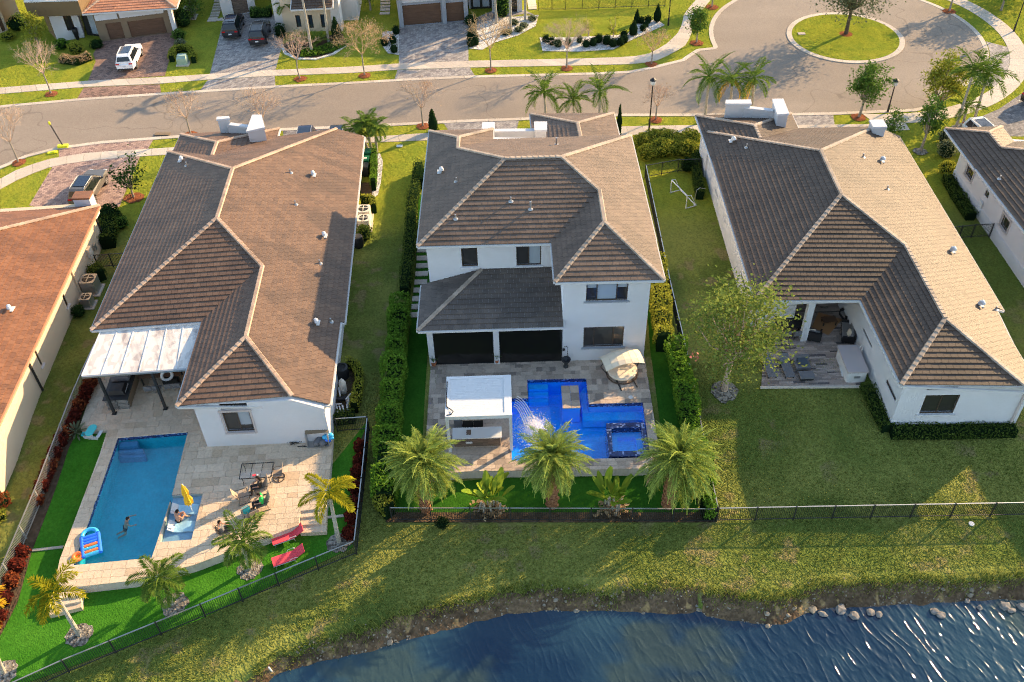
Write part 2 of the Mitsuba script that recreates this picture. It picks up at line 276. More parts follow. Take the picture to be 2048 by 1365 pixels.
DECK_C = Polygon(sites(ZE(78, 165, 50, 590, 30, 975, 340, 945, 1600, 925, 1735, 905, 1615, 130, 1600, 100, 120, 100)))
hole = shapely.union_all([POOL_C.buffer(.5), POOL_L.buffer(.5), LEDGE_L.buffer(.5), DECK_C.buffer(-.6), DECK_L.buffer(-.6)])
gx, gy = np.arange(-62, 70.1, .4), np.arange(8, 128.1, .4)
X, Y = np.meshgrid(gx, gy); Z = gh(X, Y) + .05 * (meshkit.fbm(np.stack([X * .35, Y * .35, X * 0], -1), 3) - .5) * ss(-2, 3, Y - shore_y(X)) * (1 - ss(60, 66, Y))
nx, ny = len(gx), len(gy); idx = np.arange(nx * ny).reshape(ny, nx)
q = np.stack([idx[:-1, :-1], idx[:-1, 1:], idx[1:, 1:], idx[1:, :-1]], -1).reshape(-1, 4)
V = np.stack([X, Y, Z], -1).reshape(-1, 3); cen = V[q].mean(1)
q = q[~shapely.contains_xy(hole, cen[:, 0], cen[:, 1])]
n0 = len(V); far = np.array([[-900, -500, -3.2], [900, -500, -3.2], [900, 1500, 0], [-900, 1500, 0], [-62, 8, -3.2], [70, 8, -3.2], [70, 128, 0], [-62, 128, 0]], float)
F = np.vstack([q[:, [0, 1, 2]], q[:, [0, 2, 3]], np.array([[0, 1, 5], [0, 5, 4], [1, 2, 6], [1, 6, 5], [2, 3, 7], [2, 7, 6], [3, 0, 4], [3, 4, 7]]) + n0])
put('ground', (np.vstack([V, far]), F), 'm_lawn', kind='structure', smooth=True)

# lake: rippled sheet, crests running obliquely to the shore
def waves(x, y):
    a = .80; u = x * math.cos(a) + y * math.sin(a) * -1; v = x * math.sin(a) + y * math.cos(a)
    return u, v
def b_lake(p, n, uv):
    u = p.x * .93 + p.y * .37; v = -p.x * .37 + p.y * .93
    w1 = noise(u * 3.0 + 1.6 * noise(u * .5, v * .5), v * .95); w2 = noise(u * 5.6, v * 2.1, 3.0); w3 = noise(u * 10, v * 4.6, 5.0)
    r = 1 - 2 * dr.abs(w1 - .5)
    wind = .45 + .55 * sst(4., 26., p.x + 6 * noise(p.x * .15, p.y * .15, 2.0))
    return wind * (.030 * r * r * r + .026 * w2 + .012 * w3)
def c_lake(p, n, uv):
    a = fbm(p.x * .12, p.y * .2, 3.0, 3); b = fbm(p.x * .30 + 20, p.y * .45, 3.0, 4)
    col = mix((.004, .020, .050), (.020, .056, .086), sst(.3, .7, a))
    return mix(col, (.040, .060, .042), sst(.5, .75, b) * .55)
mat('m_lake', prin(c_lake, .10, spec=.5), b_lake, 1.0, .03)
lake = Polygon([(-62, -40), (69, -40)] + [(x, y) for x, y in SHORE[::-1] + np.array([0, 2.2])])
put('lake', (np.c_[tri2(lake)[0], np.full(len(tri2(lake)[0]), WATER)], tri2(lake)[1]), 'm_lake', kind='structure')
# bare bank along the shore, frayed upper edge
xs = np.arange(-24, 62, .22); rows = 9; V, F = [], []
wob = meshkit.fbm(np.stack([xs * .5, xs * 0, xs * 0 + 2], -1), 4)
top = .80 + 1.0 * (wob - .5) + .35 * meshkit.noise(np.stack([xs * 2.3, xs * 0, xs * 0], -1))
for k in range(rows):
    t = k / (rows - 1); y = shore_y(xs) - 1.6 + t * (1.6 + top); z = gh(xs, y)
    bump = .16 * (meshkit.fbm(np.stack([xs * 1.6, y * 1.6, xs * 0], -1), 3) - .42) * math.sin(math.pi * min(1, t * 1.02))
    V.append(np.c_[xs, y, z + bump + (.05 if k < rows - 1 else -.04)])
m = len(xs); V = np.vstack(V); i = np.arange(m - 1)
F = np.vstack([np.c_[k * m + i, k * m + i + 1, (k + 1) * m + i + 1, (k + 1) * m + i] for k in range(rows - 1)])
put('lake_bank', (V, np.vstack([F[:, [0, 1, 2]], F[:, [0, 2, 3]]])), 'm_dirt', kind='structure', smooth=True)

# road with the turning circle
CC = np.array([35.75, 93.9])
S_PX = R1(-260, 1120, 0, 975, 150, 910, 340, 862, 600, 828, 940, 802, 1280, 777, 1545, 757, 2048, 737) + R2(700, 705, 1110, 690, 1640, 668, 2048, 668) + R3(660, 665, 930, 660, 1400, 640, 1540, 608)
N_PX = R1(-260, 655, 0, 633, 480, 590, 1000, 555, 1630, 515, 2048, 495) + R2(340, 478, 760, 458, 1080, 450, 1500, 440, 1700, 430, 1830, 405, 2048, 352) + R3(75, 350, 150, 300)
strip = Polygon(sites(S_PX) + [tuple(CC + [0, -6])] + [tuple(CC)] + sites(N_PX)[::-1])
circle = Point(*CC).buffer(13.55, 48)
road = unary_union([strip, circle, Polygon([(34, 100), (44, 100), (47, 126), (31, 126)])]).buffer(.8).buffer(-1.6).buffer(.8)
island = Point(*CC).buffer(5.95, 40)
put('road', sheet(road.difference(island.buffer(-.1)), z=.02), 'm_road', kind='structure')
def kerb(name, line, w, side, h=.045, step=3.0, mtl='m_concrete'):
    k0 = key(name); L = line.length; n = max(1, round(L / step)); labels[k0] = {'kind': 'structure'}
    big = MB(); k = 0
    first = True
    for i in range(n):
        a, b = L * i / n + .012, L * (i + 1) / n - .012
        seg = shapely.ops.substring(line, a, b).buffer(w * side, single_sided=True, cap_style='flat')
        for p in polys(seg):
            v, f = prism(p, -.05, h)
            if first: scene[k0] = mikit.ply((v, f), mtl, uv=np.full((len(v), 2), .5)); first = False
            else: mb = MB().add(v, f); put('kerb_stone', mb, mtl, k0)
ring = road.exterior
pts = [p for p in ring.coords]
def inframe(x, y): return -56 < x < 58 and 60 < y < 110
kline = LineString(ring.coords)
clip = kline.intersection(sbox(-56, 55, 57, 108))
clip = shapely.ops.linemerge(clip) if clip.geom_type != 'LineString' else clip
lines = list(getattr(clip, 'geoms', [clip]))
side = -1 if ring.is_ccw else 1
for g in lines:
    if g.geom_type == 'LineString' and g.length > 2: kerb('kerb', g, .46, side)
kerb('island_kerb', LineString(island.exterior.coords), .55, 1 if island.exterior.is_ccw else -1, .09, 1.9)
put('island_lawn', sheet(Point(*CC).buffer(5.42, 40), z=.10), 'm_lawn', kind='structure')

def walk(name, ea, eb, step=1.5, h=.035):
    A, B = LineString(ea), LineString(eb); n = max(2, round((A.length + B.length) / 2 / step)); first = True
    k0 = key(name); labels[k0] = {'kind': 'structure'}
    pa = [np.array(A.interpolate(i / n, True).coords[0]) for i in range(n + 1)]; pb = [np.array(B.interpolate(i / n, True).coords[0]) for i in range(n + 1)]
    for i in range(n):
        g = .012 / max(np.linalg.norm(pa[i + 1] - pa[i]), .1)
        qd = Polygon([pa[i] * (1 - g) + pa[i + 1] * g, pa[i] * g + pa[i + 1] * (1 - g), pb[i] * g + pb[i + 1] * (1 - g), pb[i] * (1 - g) + pb[i + 1] * g])
        v, f = prism(qd, -.03, h)
        if first: scene[k0] = mikit.ply((v, f), 'm_concrete', uv=np.full((len(v), 2), .5)); first = False
        else: put('slab', MB().add(v, f), 'm_concrete', k0)
def arc(r, a0, a1, n=24): return [tuple(CC + r * np.array([math.cos(t), math.sin(t)])) for t in np.radians(np.linspace(a0, a1, n))]
walk('pavement', sites(R1(-150, 527, 0, 515, 515, 475, 980, 452, 1235, 435, 1600, 412, 2048, 393) + R2(345, 374, 760, 358, 1400, 345, 1700, 335, 1800, 320, 1900, 268) + R3(20, 200, 45, 150, 60, 80, 130, 0)),
     sites(R1(-150, 565, 0, 552, 480, 512, 930, 492, 1220, 468, 1610, 445, 2048, 430) + R2(330, 410, 760, 397, 1300, 387, 1720, 377, 1840, 362, 1950, 312) + R3(75, 262, 108, 180, 115, 120, 215, 0)))
walk('pavement', sites(R1(-150, 1150, 0, 1050, 120, 985, 300, 930, 520, 895, 760, 880, 1000, 866, 1200, 850, 1600, 822, 2048, 800) + R2(140, 807, 520, 780, 900, 760, 1640, 742, 2048, 735) + R3(140, 735, 660, 735, 1200, 728, 1350, 715)),
     sites(R1(-150, 1215, 0, 1110, 130, 1040, 320, 970, 560, 938, 820, 917, 1020, 905, 1200, 890, 1600, 860, 2048, 836) + R2(140, 838, 520, 823, 900, 805, 1640, 795, 2048, 782) + R3(140, 780, 660, 778, 1200, 772, 1380, 762)))
walk('pavement', arc(16.0, -100, 62), arc(17.7, -97, 62))

# driveways: level sheets of small pavers
def drive(name, px, m, z=.012): put(name, sheet(Polygon(sites(px)).buffer(0), z=z), m, kind='structure')
drive('driveway', R1(600, 222, 1040, 172, 965, 446, 515, 476, 560, 360, 545, 318), 'm_drive_brown')
drive('driveway', R1(450, 582, 490, 514, 935, 494, 945, 553), 'm_drive_brown')
drive('driveway', R1(1300, 150, 1480, 50, 1640, 100, 1655, 250, 1612, 412, 1228, 437), 'm_drive_grey')
drive('driveway', R1(1160, 546, 1215, 470, 1608, 446, 1612, 520), 'm_drive_grey')
drive('driveway', R2(345, 150, 770, 118, 900, 60, 1080, 60, 1150, 95, 1090, 80, 830, 130, 750, 180, 752, 360, 345, 376), 'm_drive_grey')
drive('driveway', R2(315, 480, 335, 412, 760, 398, 798, 458), 'm_drive_grey')
drive('driveway', R1(310, 972, 560, 938, 820, 918, 700, 1210, 570, 1262, 170, 1205), 'm_drive_red')
drive('driveway', R1(345, 865, 905, 806, 865, 876, 520, 895, 345, 922), 'm_drive_red')
drive('driveway', R1(1655, 752, 2048, 738, 2130, 735, 2100, 795, 1660, 822), 'm_drive_dark')
drive('driveway', R2(600, 712, 1050, 694, 1035, 758, 640, 775), 'm_drive_grey')
drive('driveway', R3(655, 668, 930, 662, 940, 734, 640, 736), 'm_drive_grey')
drive('driveway', [tuple(p) for p in R3(1600, 745, 1770, 695, 1900, 640, 2048, 540, 2250, 500, 2250, 800, 1600, 800)], 'm_drive_dark')
put('driveway', sheet(Polygon(arc(14.1, -50, -8) + arc(15.95, -12, -46)), z=.012), 'm_drive_grey', kind='structure')
put('storm_drain', MB().add(*obox((*site(*R1(952, 790)[0])[:2], .10), (1.4, .45, .04), -.05)), 'm_stone', label='rusty brown drain grating set in the kerb beside the near lawn strip', cat='drain grate')
# ---------------------------------------------------------------- roofs, walls, windows
class Pl:
    def __init__(s, p0, p1, q):
        p0, p1, q = map(lambda a: np.asarray(a, float), (p0, p1, q)); n = np.cross(p1 - p0, q - p0); n = n if n[2] > 0 else -n
        s.n = n / np.linalg.norm(n); s.a, s.b = -s.n[0] / s.n[2], -s.n[1] / s.n[2]; s.c = p0[2] - s.a * p0[0] - s.b * p0[1]
    def h(s, x, y): return s.a * x + s.b * y + s.c
def p3(pt, z): return np.array([pt[0], pt[1], z], float)
def px3(p, z): return site(*p[0], z)
BIGR = 400.0
def half(a, b, c):
    """region a x + b y + c <= 0 as a huge polygon"""
    L = math.hypot(a, b)
    if L < 1e-9: return sbox(-BIGR, -BIGR, BIGR, BIGR) if c <= 0 else Polygon()
    n = np.array([a, b]) / L; p = -n * c / L; t = np.array([-n[1], n[0]])
    return Polygon([p + t * BIGR, p - t * BIGR, p - t * BIGR - n * 2 * BIGR, p + t * BIGR - n * 2 * BIGR])
def faces(bodies):
    out = {}
    for bi, (foot, pls) in enumerate(bodies):
        for P1 in pls:
            g = foot
            for P2 in pls:
                if P2 is not P1: g = g.intersection(half(P1.a - P2.a, P1.b - P2.b, P1.c - P2.c))
            for bj, (f2, pl2) in enumerate(bodies):
                if bj != bi and P1 not in pl2:
                    r = f2
                    for P2 in pl2: r = r.intersection(half(P1.a - P2.a, P1.b - P2.b, P1.c - P2.c - 1e-6))
                    g = g.difference(r)
                elif bj != bi:
                    pass
            if g.area > .02: out.setdefault(id(P1), [P1, []])[1].append(g)
    return [(a, unary_union([g.buffer(.004) for g in b]).buffer(-.004)) for a, b in out.values()]
def top_of(bodies, x, y):
    z = -9
    for f, pls in bodies:
        if f.buffer(.06).contains(Point(x, y)): z = max(z, min(p.h(x, y) for p in pls))
    return z
def tiles_on(plane, poly, e=.37, w=.42, butt=.07, off=0.0):
    g = np.array([plane.a, plane.b]); s = np.linalg.norm(g); up = g / s; U = np.array([up[1], -up[0]])
    k = math.sqrt(1 + s * s); out = []
    c = np.array(polys(poly)[0].exterior.coords); o2 = c[np.argmin(c @ up)]
    O = np.array([*o2, plane.h(*o2)]); U3 = np.array([*U, 0]); V3 = np.array([*up, s]) / k; N = plane.n
    for part in polys(poly):
        uv = Polygon([((q - o2) @ U, (q - o2) @ up * k) for q in np.array(part.exterior.coords)], [[((q - o2) @ U, (q - o2) @ up * k) for q in np.array(r.coords)] for r in part.interiors]).buffer(0)
        u0, v0, u1, v1 = uv.bounds; pre = shapely.prepared.prep(uv)
        for r in range(int(math.floor(v0 / e)), int(math.ceil(v1 / e))):
            for j in range(int(math.floor(u0 / w)) - 1, int(math.ceil(u1 / w)) + 1):
                a = (j + .5 * (r % 2)) * w; y0 = r * e; q = sbox(a + .009, y0, a + w - .009, y0 + e + .03)
                if pre.contains(q): gs = [np.array([[a + .009, y0], [a + w - .009, y0], [a + w - .009, y0 + e + .03], [a + .009, y0 + e + .03]])]
                elif pre.intersects(q): gs = [np.array(shapely.geometry.polygon.orient(z).exterior.coords)[:-1] for z in polys(uv.intersection(q)) if z.area > .012]
                else: continue
                for d in gs:
                    jig = .006 * rng.random(); hh = butt + jig - (d[:, 1] - y0) / (e + .03) * (butt - .012)
                    base = O + d[:, :1] * U3 + d[:, 1:] * V3; v = np.vstack([base + N * hh[:, None], base + N * .001]); m = len(d); i = np.arange(1, m - 1); a_ = np.arange(m); b_ = (a_ + 1) % m
                    f = np.vstack([np.c_[np.zeros(m - 2, int), i, i + 1], np.c_[a_ + m, b_ + m, b_], np.c_[a_ + m, b_, a_]])
                    if np.dot(np.cross(v[1] - v[0], v[2] - v[0]), N) < 0: f = f[:, ::-1]
                    out.append((v, f))
    return out
def clip_seg(p, d, t0, t1, cons):
    for a, b in cons:   # a + b t <= 0
        if abs(b) < 1e-12:
            if a > 1e-6: return None
        elif b > 0: t1 = min(t1, -a / b)
        else: t0 = max(t0, -a / b)
    return (t0, t1) if t1 - t0 > .05 else None
def ridges(bodies):
    segs, seen = [], []
    for bi, (foot, pls) in enumerate(bodies):
        for i in range(len(pls)):
            for j in range(i):
                A, B = pls[i], pls[j]; a, b, c = A.a - B.a, A.b - B.b, A.c - B.c; L = math.hypot(a, b)
                if L < 1e-6: continue
                n = np.array([a, b]) / L; p = -n * c / L; d = np.array([-n[1], n[0]])
                cons = [((A.h(*p) - Q.h(*p)), (A.a - Q.a) * d[0] + (A.b - Q.b) * d[1]) for k, Q in enumerate(pls) if k not in (i, j)]
                r = clip_seg(p, d, -200, 200, cons)
                if not r: continue
                ln = LineString([p + d * r[0], p + d * r[1]]).intersection(foot)
                for bj, (f2, pl2) in enumerate(bodies):
                    if bj != bi:
                        reg = f2
                        for Q in pl2:
                            if Q is not A and Q is not B: reg = reg.intersection(half(A.a - Q.a, A.b - Q.b, A.c - Q.c))
                        if A in pl2 and B in pl2: reg = Polygon()
                        ln = ln.difference(reg.buffer(.02))
                for g in getattr(ln, 'geoms', [ln]):
                    if g.length > .15:
                        q = np.array(g.coords); q = np.array([[x, y, A.h(x, y)] for x, y in q[[0, -1]]])
                        if not any(np.linalg.norm(q.mean(0) - s.mean(0)) < .05 for s in seen): seen.append(q); segs.append(q)
    return segs
def cap_pieces(seg, L=.40):
    a, b = seg if seg[0][2] <= seg[1][2] else seg[::-1]
    d = b - a; n = max(1, round(np.linalg.norm(d) / L)); d = d / np.linalg.norm(d); step = np.linalg.norm(b - a) / n
    s = np.cross(d, [0, 0, 1]); s /= np.linalg.norm(s); u = np.cross(s, d); out = []
    prof = [(-.155, -.035), (-.10, .055), (.10, .055), (.155, -.035)]
    for k in range(n):
        v = []
        for t, lift, sc in ((k * step - .02, .085, 1.06), ((k + 1) * step, .045, .94)):
            v += [a + d * t + s * x * sc + u * (y + lift) for x, y in prof]
        f = np.array([[0, 1, 5, 4], [1, 2, 6, 5], [2, 3, 7, 6], [0, 3, 2, 1], [4, 5, 6, 7]])
        out.append((np.array(v), np.vstack([f[:, [0, 2, 1]], f[:, [0, 3, 2]]])))
    return out
def part_or_field(items, name, field, m, holder, most=300):
    """the pieces that show largest as parts, the rest joined"""
    order = sorted(range(len(items)), key=lambda i: -size_seen(items[i][0]))
    for i in order[:most]: put(name, MB().add(*items[i]), m, holder)
    if len(items) > most:
        mb = MB()
        for i in order[most:]: mb.add(*items[i])
        put(field, mb, m, holder, kind='stuff')
def roof(hk, bodies, mt, mr, eave='m_eave', gutter=.12, cut=None, tilemost=300, e=.37, name='roof'):
    fs = faces(bodies); mb = MB(); T = []
    for pl, poly in fs:
        for g in polys(poly.simplify(.01)):
            v, f = tri2(g); z = pl.h(v[:, 0], v[:, 1])
            mb.add(np.c_[v, z - .004], f); mb.add(np.c_[v, z - .12], f[:, ::-1])
        T += tiles_on(pl, poly.simplify(.01), e=e)
    rk = put(name, mb, eave, hk)
    T = [t for t in T if cut is None or not cut(t[0].mean(0))]
    part_or_field(T, 'tile', 'tile_field', mt, rk, tilemost)
    C = []
    for s in ridges(bodies): C += cap_pieces(s)
    part_or_field([c for c in C if cut is None or not cut(c[0].mean(0))], 'ridge_tile', 'ridge_tile_field', mr, rk, 140)
    ring = unary_union([f.buffer(.01) for f, _ in bodies]).buffer(-.01).simplify(.03); g = MB()
    for r in polys(ring):
        c = np.array(shapely.geometry.polygon.orient(r).exterior.coords)
        for a, b in zip(c[:-1], c[1:]):
            if np.linalg.norm(b - a) < .2: continue
            d = (b - a) / np.linalg.norm(b - a); o = np.array([d[1], -d[0]]) * .055
            za, zb = top_of(bodies, *(a + d * .03)), top_of(bodies, *(b - d * .03))
            if max(za, zb) < 0: continue
            g.add(*bar([*(a + o), za - .085], [*(b + o), zb - .085], gutter, .14))
    put('gutter', g, eave, hk)
    return rk, fs
def onplane(pl, px):
    d = FW * FOC + RT * (px[0] - CX) + UP * (CY - px[1]); n = pl.n
    t = (pl.c - (EYE[2] - pl.a * EYE[0] - pl.b * EYE[1])) / (d[2] - pl.a * d[0] - pl.b * d[1])
    return EYE + d * t
def onwall(A, B, px):
    A, B = np.asarray(A, float)[:2], np.asarray(B, float)[:2]; t = (B - A) / np.linalg.norm(B - A); n = np.array([t[1], -t[0]])
    d = FW * FOC + RT * (px[0] - CX) + UP * (CY - px[1])
    k = ((A - EYE[:2]) @ n) / (d[:2] @ n); q = EYE + d * k
    return (q[:2] - A) @ t, q[2]
class House:
    def __init__(s, name, label, cat='house'):
        s.k = thing(name, label, cat); s.cuts = []; s.wins = []
    def block(s, pts, z0, z1, m='m_white', name='wall', cuts=(), trim=()):
        pg = shapely.geometry.polygon.orient(Polygon([tuple(np.asarray(p)[:2]) for p in pts]))
        M = m3.CrossSection([[(float(x), float(y)) for x, y in list(pg.exterior.coords)[:-1]]]).extrude(float(z1 - z0)).translate((0, 0, float(z0)))
        for c in cuts: M = M - c
        for q in trim: M = M.trim_by_plane(tuple(float(x) for x in -q.n), float(-(q.n[2] * (q.c - .14))))
        return put(name, M, m, s.k, smooth=False)
    def opening(s, A, B, s0, s1, z0, z1, depth=.22, blind=(), mull=(), frame='m_bronze', sill=True, trim=None, glass='m_glass', rail=()):
        """cuts a recess and fills it: frame, panes between the mullions, blinds, sill"""
        A, B = np.asarray(A, float)[:2], np.asarray(B, float)[:2]; t = (B - A) / np.linalg.norm(B - A); n = np.array([t[1], -t[0]]); ang = math.degrees(math.atan2(t[1], t[0]))
        if s1 < s0: s0, s1 = s1, s0
        if z1 < z0: z0, z1 = z1, z0
        o = A + t * s0 - n * depth
        c = m3.Manifold.cube((float(s1 - s0), float(depth + .3), float(z1 - z0))).rotate((0, 0, ang + 0)).translate((float(o[0]), float(o[1]), float(z0)))
        # cube grows to +y of the wall frame, i.e. against n: place it so that it reaches from depth inside to 0.3 m outside
        c = m3.Manifold.cube((float(s1 - s0), float(depth + .3), float(z1 - z0))).translate((0, -.3, 0)).rotate((0, 0, ang)).translate((float((A + t * s0)[0]), float((A + t * s0)[1]), float(z0)))
        fr = MB(); w = .06
        def pt(a, z, inn): q = A + t * a - n * inn; return [q[0], q[1], z]
        for a, b, za, zb in ((s0, s1, z0 + w / 2, z0 + w / 2), (s0, s1, z1 - w / 2, z1 - w / 2), (s0 + w / 2, s0 + w / 2, z0 + w, z1 - w), (s1 - w / 2, s1 - w / 2, z0 + w, z1 - w)):
            fr.add(*bar(pt(a, za, .08), pt(b, zb, .08), w, w))
        k = put('window', fr, frame, s.k)
        xs = [s0] + [s0 + (s1 - s0) * m for m in mull] + [s1]
        for m in xs[1:-1]: put('mullion', MB().add(*bar(pt(m, z0 + w, .08), pt(m, z1 - w, .08), .05, .05)), frame, k)
        def quad(a, b, za, zb, inn): return np.array([pt(a, za, inn), pt(b, za, inn), pt(b, zb, inn), pt(a, zb, inn)]), np.array([[0, 1, 2], [0, 2, 3]])
        for i in range(len(xs) - 1):
            put('pane', MB().add(*quad(xs[i] + .03, xs[i + 1] - .03, z0 + .03, z1 - .03, .085)), 'm_pane', k)
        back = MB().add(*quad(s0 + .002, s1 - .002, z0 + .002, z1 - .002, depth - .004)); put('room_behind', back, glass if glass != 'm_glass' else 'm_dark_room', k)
        for b0, b1, bz in blind:
            put('blind', MB().add(*quad(s0 + (s1 - s0) * b0 + .04, s0 + (s1 - s0) * b1 - .04, z0 + (z1 - z0) * bz, z1 - .03, depth - .06)), 'm_blind', k)
        if sill:
            ls, hs = (z0 - .05, .10)
            put('sill', MB().add(*bar(pt(s0 - .14, ls, -.05), pt(s1 + .14, ls, -.05), .14, hs)), sill if isinstance(sill, str) else 'm_grey_wall', k)
        if trim:
            tr = MB()
            for a, b, za, zb in ((s0 - .16, s1 + .16, z1 + .08, z1 + .08), (s0 - .08, s0 - .08, z0 - .1, z1), (s1 + .08, s1 + .08, z0 - .1, z1)):
                tr.add(*bar(pt(a, za, -.03), pt(b, zb, -.03), .10, .155 if za == zb else .10))
            put('trim', tr, trim, k)
        return c
    def win(s, A, B, p0, p1, **k):
        s0, z1 = onwall(A, B, p0); s1, z0 = onwall(A, B, p1)
        return s.opening(A, B, s0, s1, z0, z1, **k)

def inset_pts(*pts): return [tuple(p) for p in pts]
# ================= left house: brown tiles, one storey, patio cover
LH = House('tile_roof_house', 'white house with brown tile roof and stained patio cover beside the light blue pool')
zL = 3.95
a0, a1 = px3(R4(535, 645), zL), px3(R1(985, 890), zL)
lL = Pl(a0, a1, px3(R1(1360, 990), 7.0)); apexM = px3(R4(1275, -5), 7.0)
lR = Pl(a0, px3(R4(1180, 595), zL), apexM)
e0, e1 = px3(R4(1945, 1075), 2.9), px3(R2(140, 800), 2.9)
wap = px3(R4(1440, 685), 5.45)
lRt = Pl(e0, e1, (apexM + np.array([0, 0, 0])))
w0, w1 = px3(R4(1035, 1090), zL), px3(R4(1765, 1035), zL)
lWL = Pl(w0, w0 + (px3(R4(1545, 245), 5.45) - wap) * np.array([1, 1, 0]), wap); lWR = Pl(w0, w1, wap)
fl, frr = a1, px3(R2(140, 800), zL) ; lF = Pl(fl, p3(e1, zL), px3(R1(1360, 990), 7.0))
yF = max(a1[1], e1[1])
footM = Polygon([a0[:2], (e0[0] - .1, a0[1] + (e0[0] - a0[0]) * (px3(R4(1180, 595), zL)[1] - a0[1]) / (px3(R4(1180, 595), zL)[0] - a0[0])), e1[:2], a1[:2]])
footW = Polygon([w0[:2], e0[:2] + np.array([0, (w1[1] - e0[1]) * .4]), (e0 + (e1 - e0) * .45)[:2], (w0[0] - .35, (e0 + (e1 - e0) * .45)[1])])
footW = footW.intersection(Polygon([w0[:2], e0[:2] + [0, -5], e1[:2], (w0[0] - .6, e1[1])]))
f0, f1 = px3(R1(1020, 880), zL), px3(R1(1060, 790), zL); fr_ = px3(R1(1240, 905), 5.2)
lFL = Pl(f0, f1, fr_); ff1 = np.array([f1[0] + 8.2, f1[1] + .5, zL]); lFF = Pl(f1, ff1, px3(R1(1260, 835), 5.2)); lFR = Pl(ff1, ff1 + np.array([.15, -6, 0]), np.array([(f1[0] + ff1[0]) / 2, f1[1] - 4, 5.2]))
footFW = Polygon([f1[:2], ff1[:2], (ff1[0] + .15, ff1[1] - 8), (f1[0], f1[1] - 8)])
bodL = [(footM, [lL, lR, lRt, lF]), (footW, [lWL, lWR, lRt]), (footFW, [lFL, lFF, lFR])]
rkL, fsL = roof(LH.k, bodL, 'm_tile_brown', 'm_ridge_warm')
wA = site(*R4(1215, 1328)[0]); wB = np.array([e0[0] - .45, wA[1] + .12, 0]); yM = a0[1] + .5
cuts = [LH.win(wA, wB, R4(1295, 1125)[0], R4(1492, 1235)[0], mull=(.52,), blind=((.5, 1, .25),), sill='m_trim', trim='m_trim'), LH.win(wA, wB, R4(1280, 1078)[0], R4(1452, 1106)[0], mull=(.5,), sill=False)]
mA, mB = np.array([a0[0] + .5, yM, 0]), np.array([wA[0], yM + .35, 0])
for s0, s1, z1 in ((.6, 2.8, 2.5), (3.2, 6.6, 2.6)): cuts.append(LH.opening(mA, mB, s0, s1, .05, z1, mull=(.5,), sill=False))
LH.block([mA, mB, wA, wB, e1 + np.array([-.45, -.5, 0]), a1 + np.array([.5, -.6, 0])], -.5, zL - .1, cuts=cuts, trim=[lRt])
LH.block([f1 + np.array([.5, -.6, 0]), ff1 + np.array([-.5, -.6, 0]), ff1 + np.array([-.4, -4, 0]), f1 + np.array([.5, -4, 0])], 0, zL - .1, 'm_white')
def parapet(H, px_l, px_r, ztop, zwall, m='m_pier', base=0.0):
    """two piers with caps and a lower wall between them, over the entrance"""
    for q, nm in ((px_l, 'pier'), (px_r, 'pier')):
        c = np.array([site(*p, ztop) for p in q]); pg = Polygon(c[:, :2]).convex_hull
        k = put(nm, MB().add(*prism(pg.buffer(-.07, join_style='mitre'), base, ztop - .16)), m, H.k)
        put('cap', MB().add(*prism(pg, ztop - .16, ztop, True)), 'm_white', k)
    a = np.array([site(*p, ztop) for p in px_l]).mean(0); b = np.array([site(*p, ztop) for p in px_r]).mean(0)
    d = (b - a); d /= np.linalg.norm(d)
    k = put('parapet_wall', MB().add(*bar(a * [1, 1, 0] + [0, 0, (zwall + base) / 2] + d * .3, b * [1, 1, 0] + [0, 0, (zwall + base) / 2] - d * .3, .3, zwall - base)), m, H.k)
    put('coping', MB().add(*bar(a * [1, 1, 0] + [0, 0, zwall + .05] + d * .5, b * [1, 1, 0] + [0, 0, zwall + .05] - d * .5, .4, .1)), 'm_white', k)
parapet(LH, R1(1265, 700, 1345, 692, 1340, 680, 1268, 684), R1(1440, 770, 1550, 745, 1530, 672, 1475, 672), 5.6, 5.0)
# ================= centre house: two storeys, grey-brown tiles
CHs = House('two_storey_house', 'white two storey house with grey tile roof behind the deep blue pool')
zC = 7.2
A_, B_, C_, D_, E_, F_ = [px3(p, zC) for p in (R5(455, 155), R5(1240, 135), R5(1258, 365), R5(1897, 350), R2(1700, 795), R2(525, 770))]
rl, rr = px3(R2(965, 935), 10.0), px3(R2(1300, 920), 10.0); wc = px3(R5(1545, 15), 8.85)
cL = Pl(A_, F_, rl); cR = Pl(D_, E_, rr); cRe = Pl(A_, B_, (rl + rr) / 2); yCf = E_[1]
cF = Pl(p3((F_[0], yCf), zC), E_, rr)
cWL = Pl(C_, B_, wc); cWR = Pl(C_, D_, wc)
footM = Polygon([A_[:2], (D_[0], A_[1] - .15), E_[:2], (F_[0], yCf)]); footW = Polygon([C_[:2], D_[:2], (D_[0] - .08, 56), (C_[0] - .0, 56)])
g1 = px3(R2(700, 805), 8.3); cFL = Pl(F_, F_ + np.array([5, 0, 0]), g1); cFR = Pl(np.array([2 * g1[0] - F_[0], F_[1], zC]), np.array([2 * g1[0] - F_[0], F_[1] - 4, zC]), g1)
footFW = Polygon([F_[:2], (2 * g1[0] - F_[0], F_[1]), (2 * g1[0] - F_[0], F_[1] - 7), (F_[0], F_[1] - 7)])
bodC = [(footM, [cL, cR, cRe, cF]), (footW, [cWL, cWR, cR]), (footFW, [cL, cFL, cFR])]
rkC, fsC = roof(CHs.k, bodC, 'm_tile_grey', 'm_ridge')
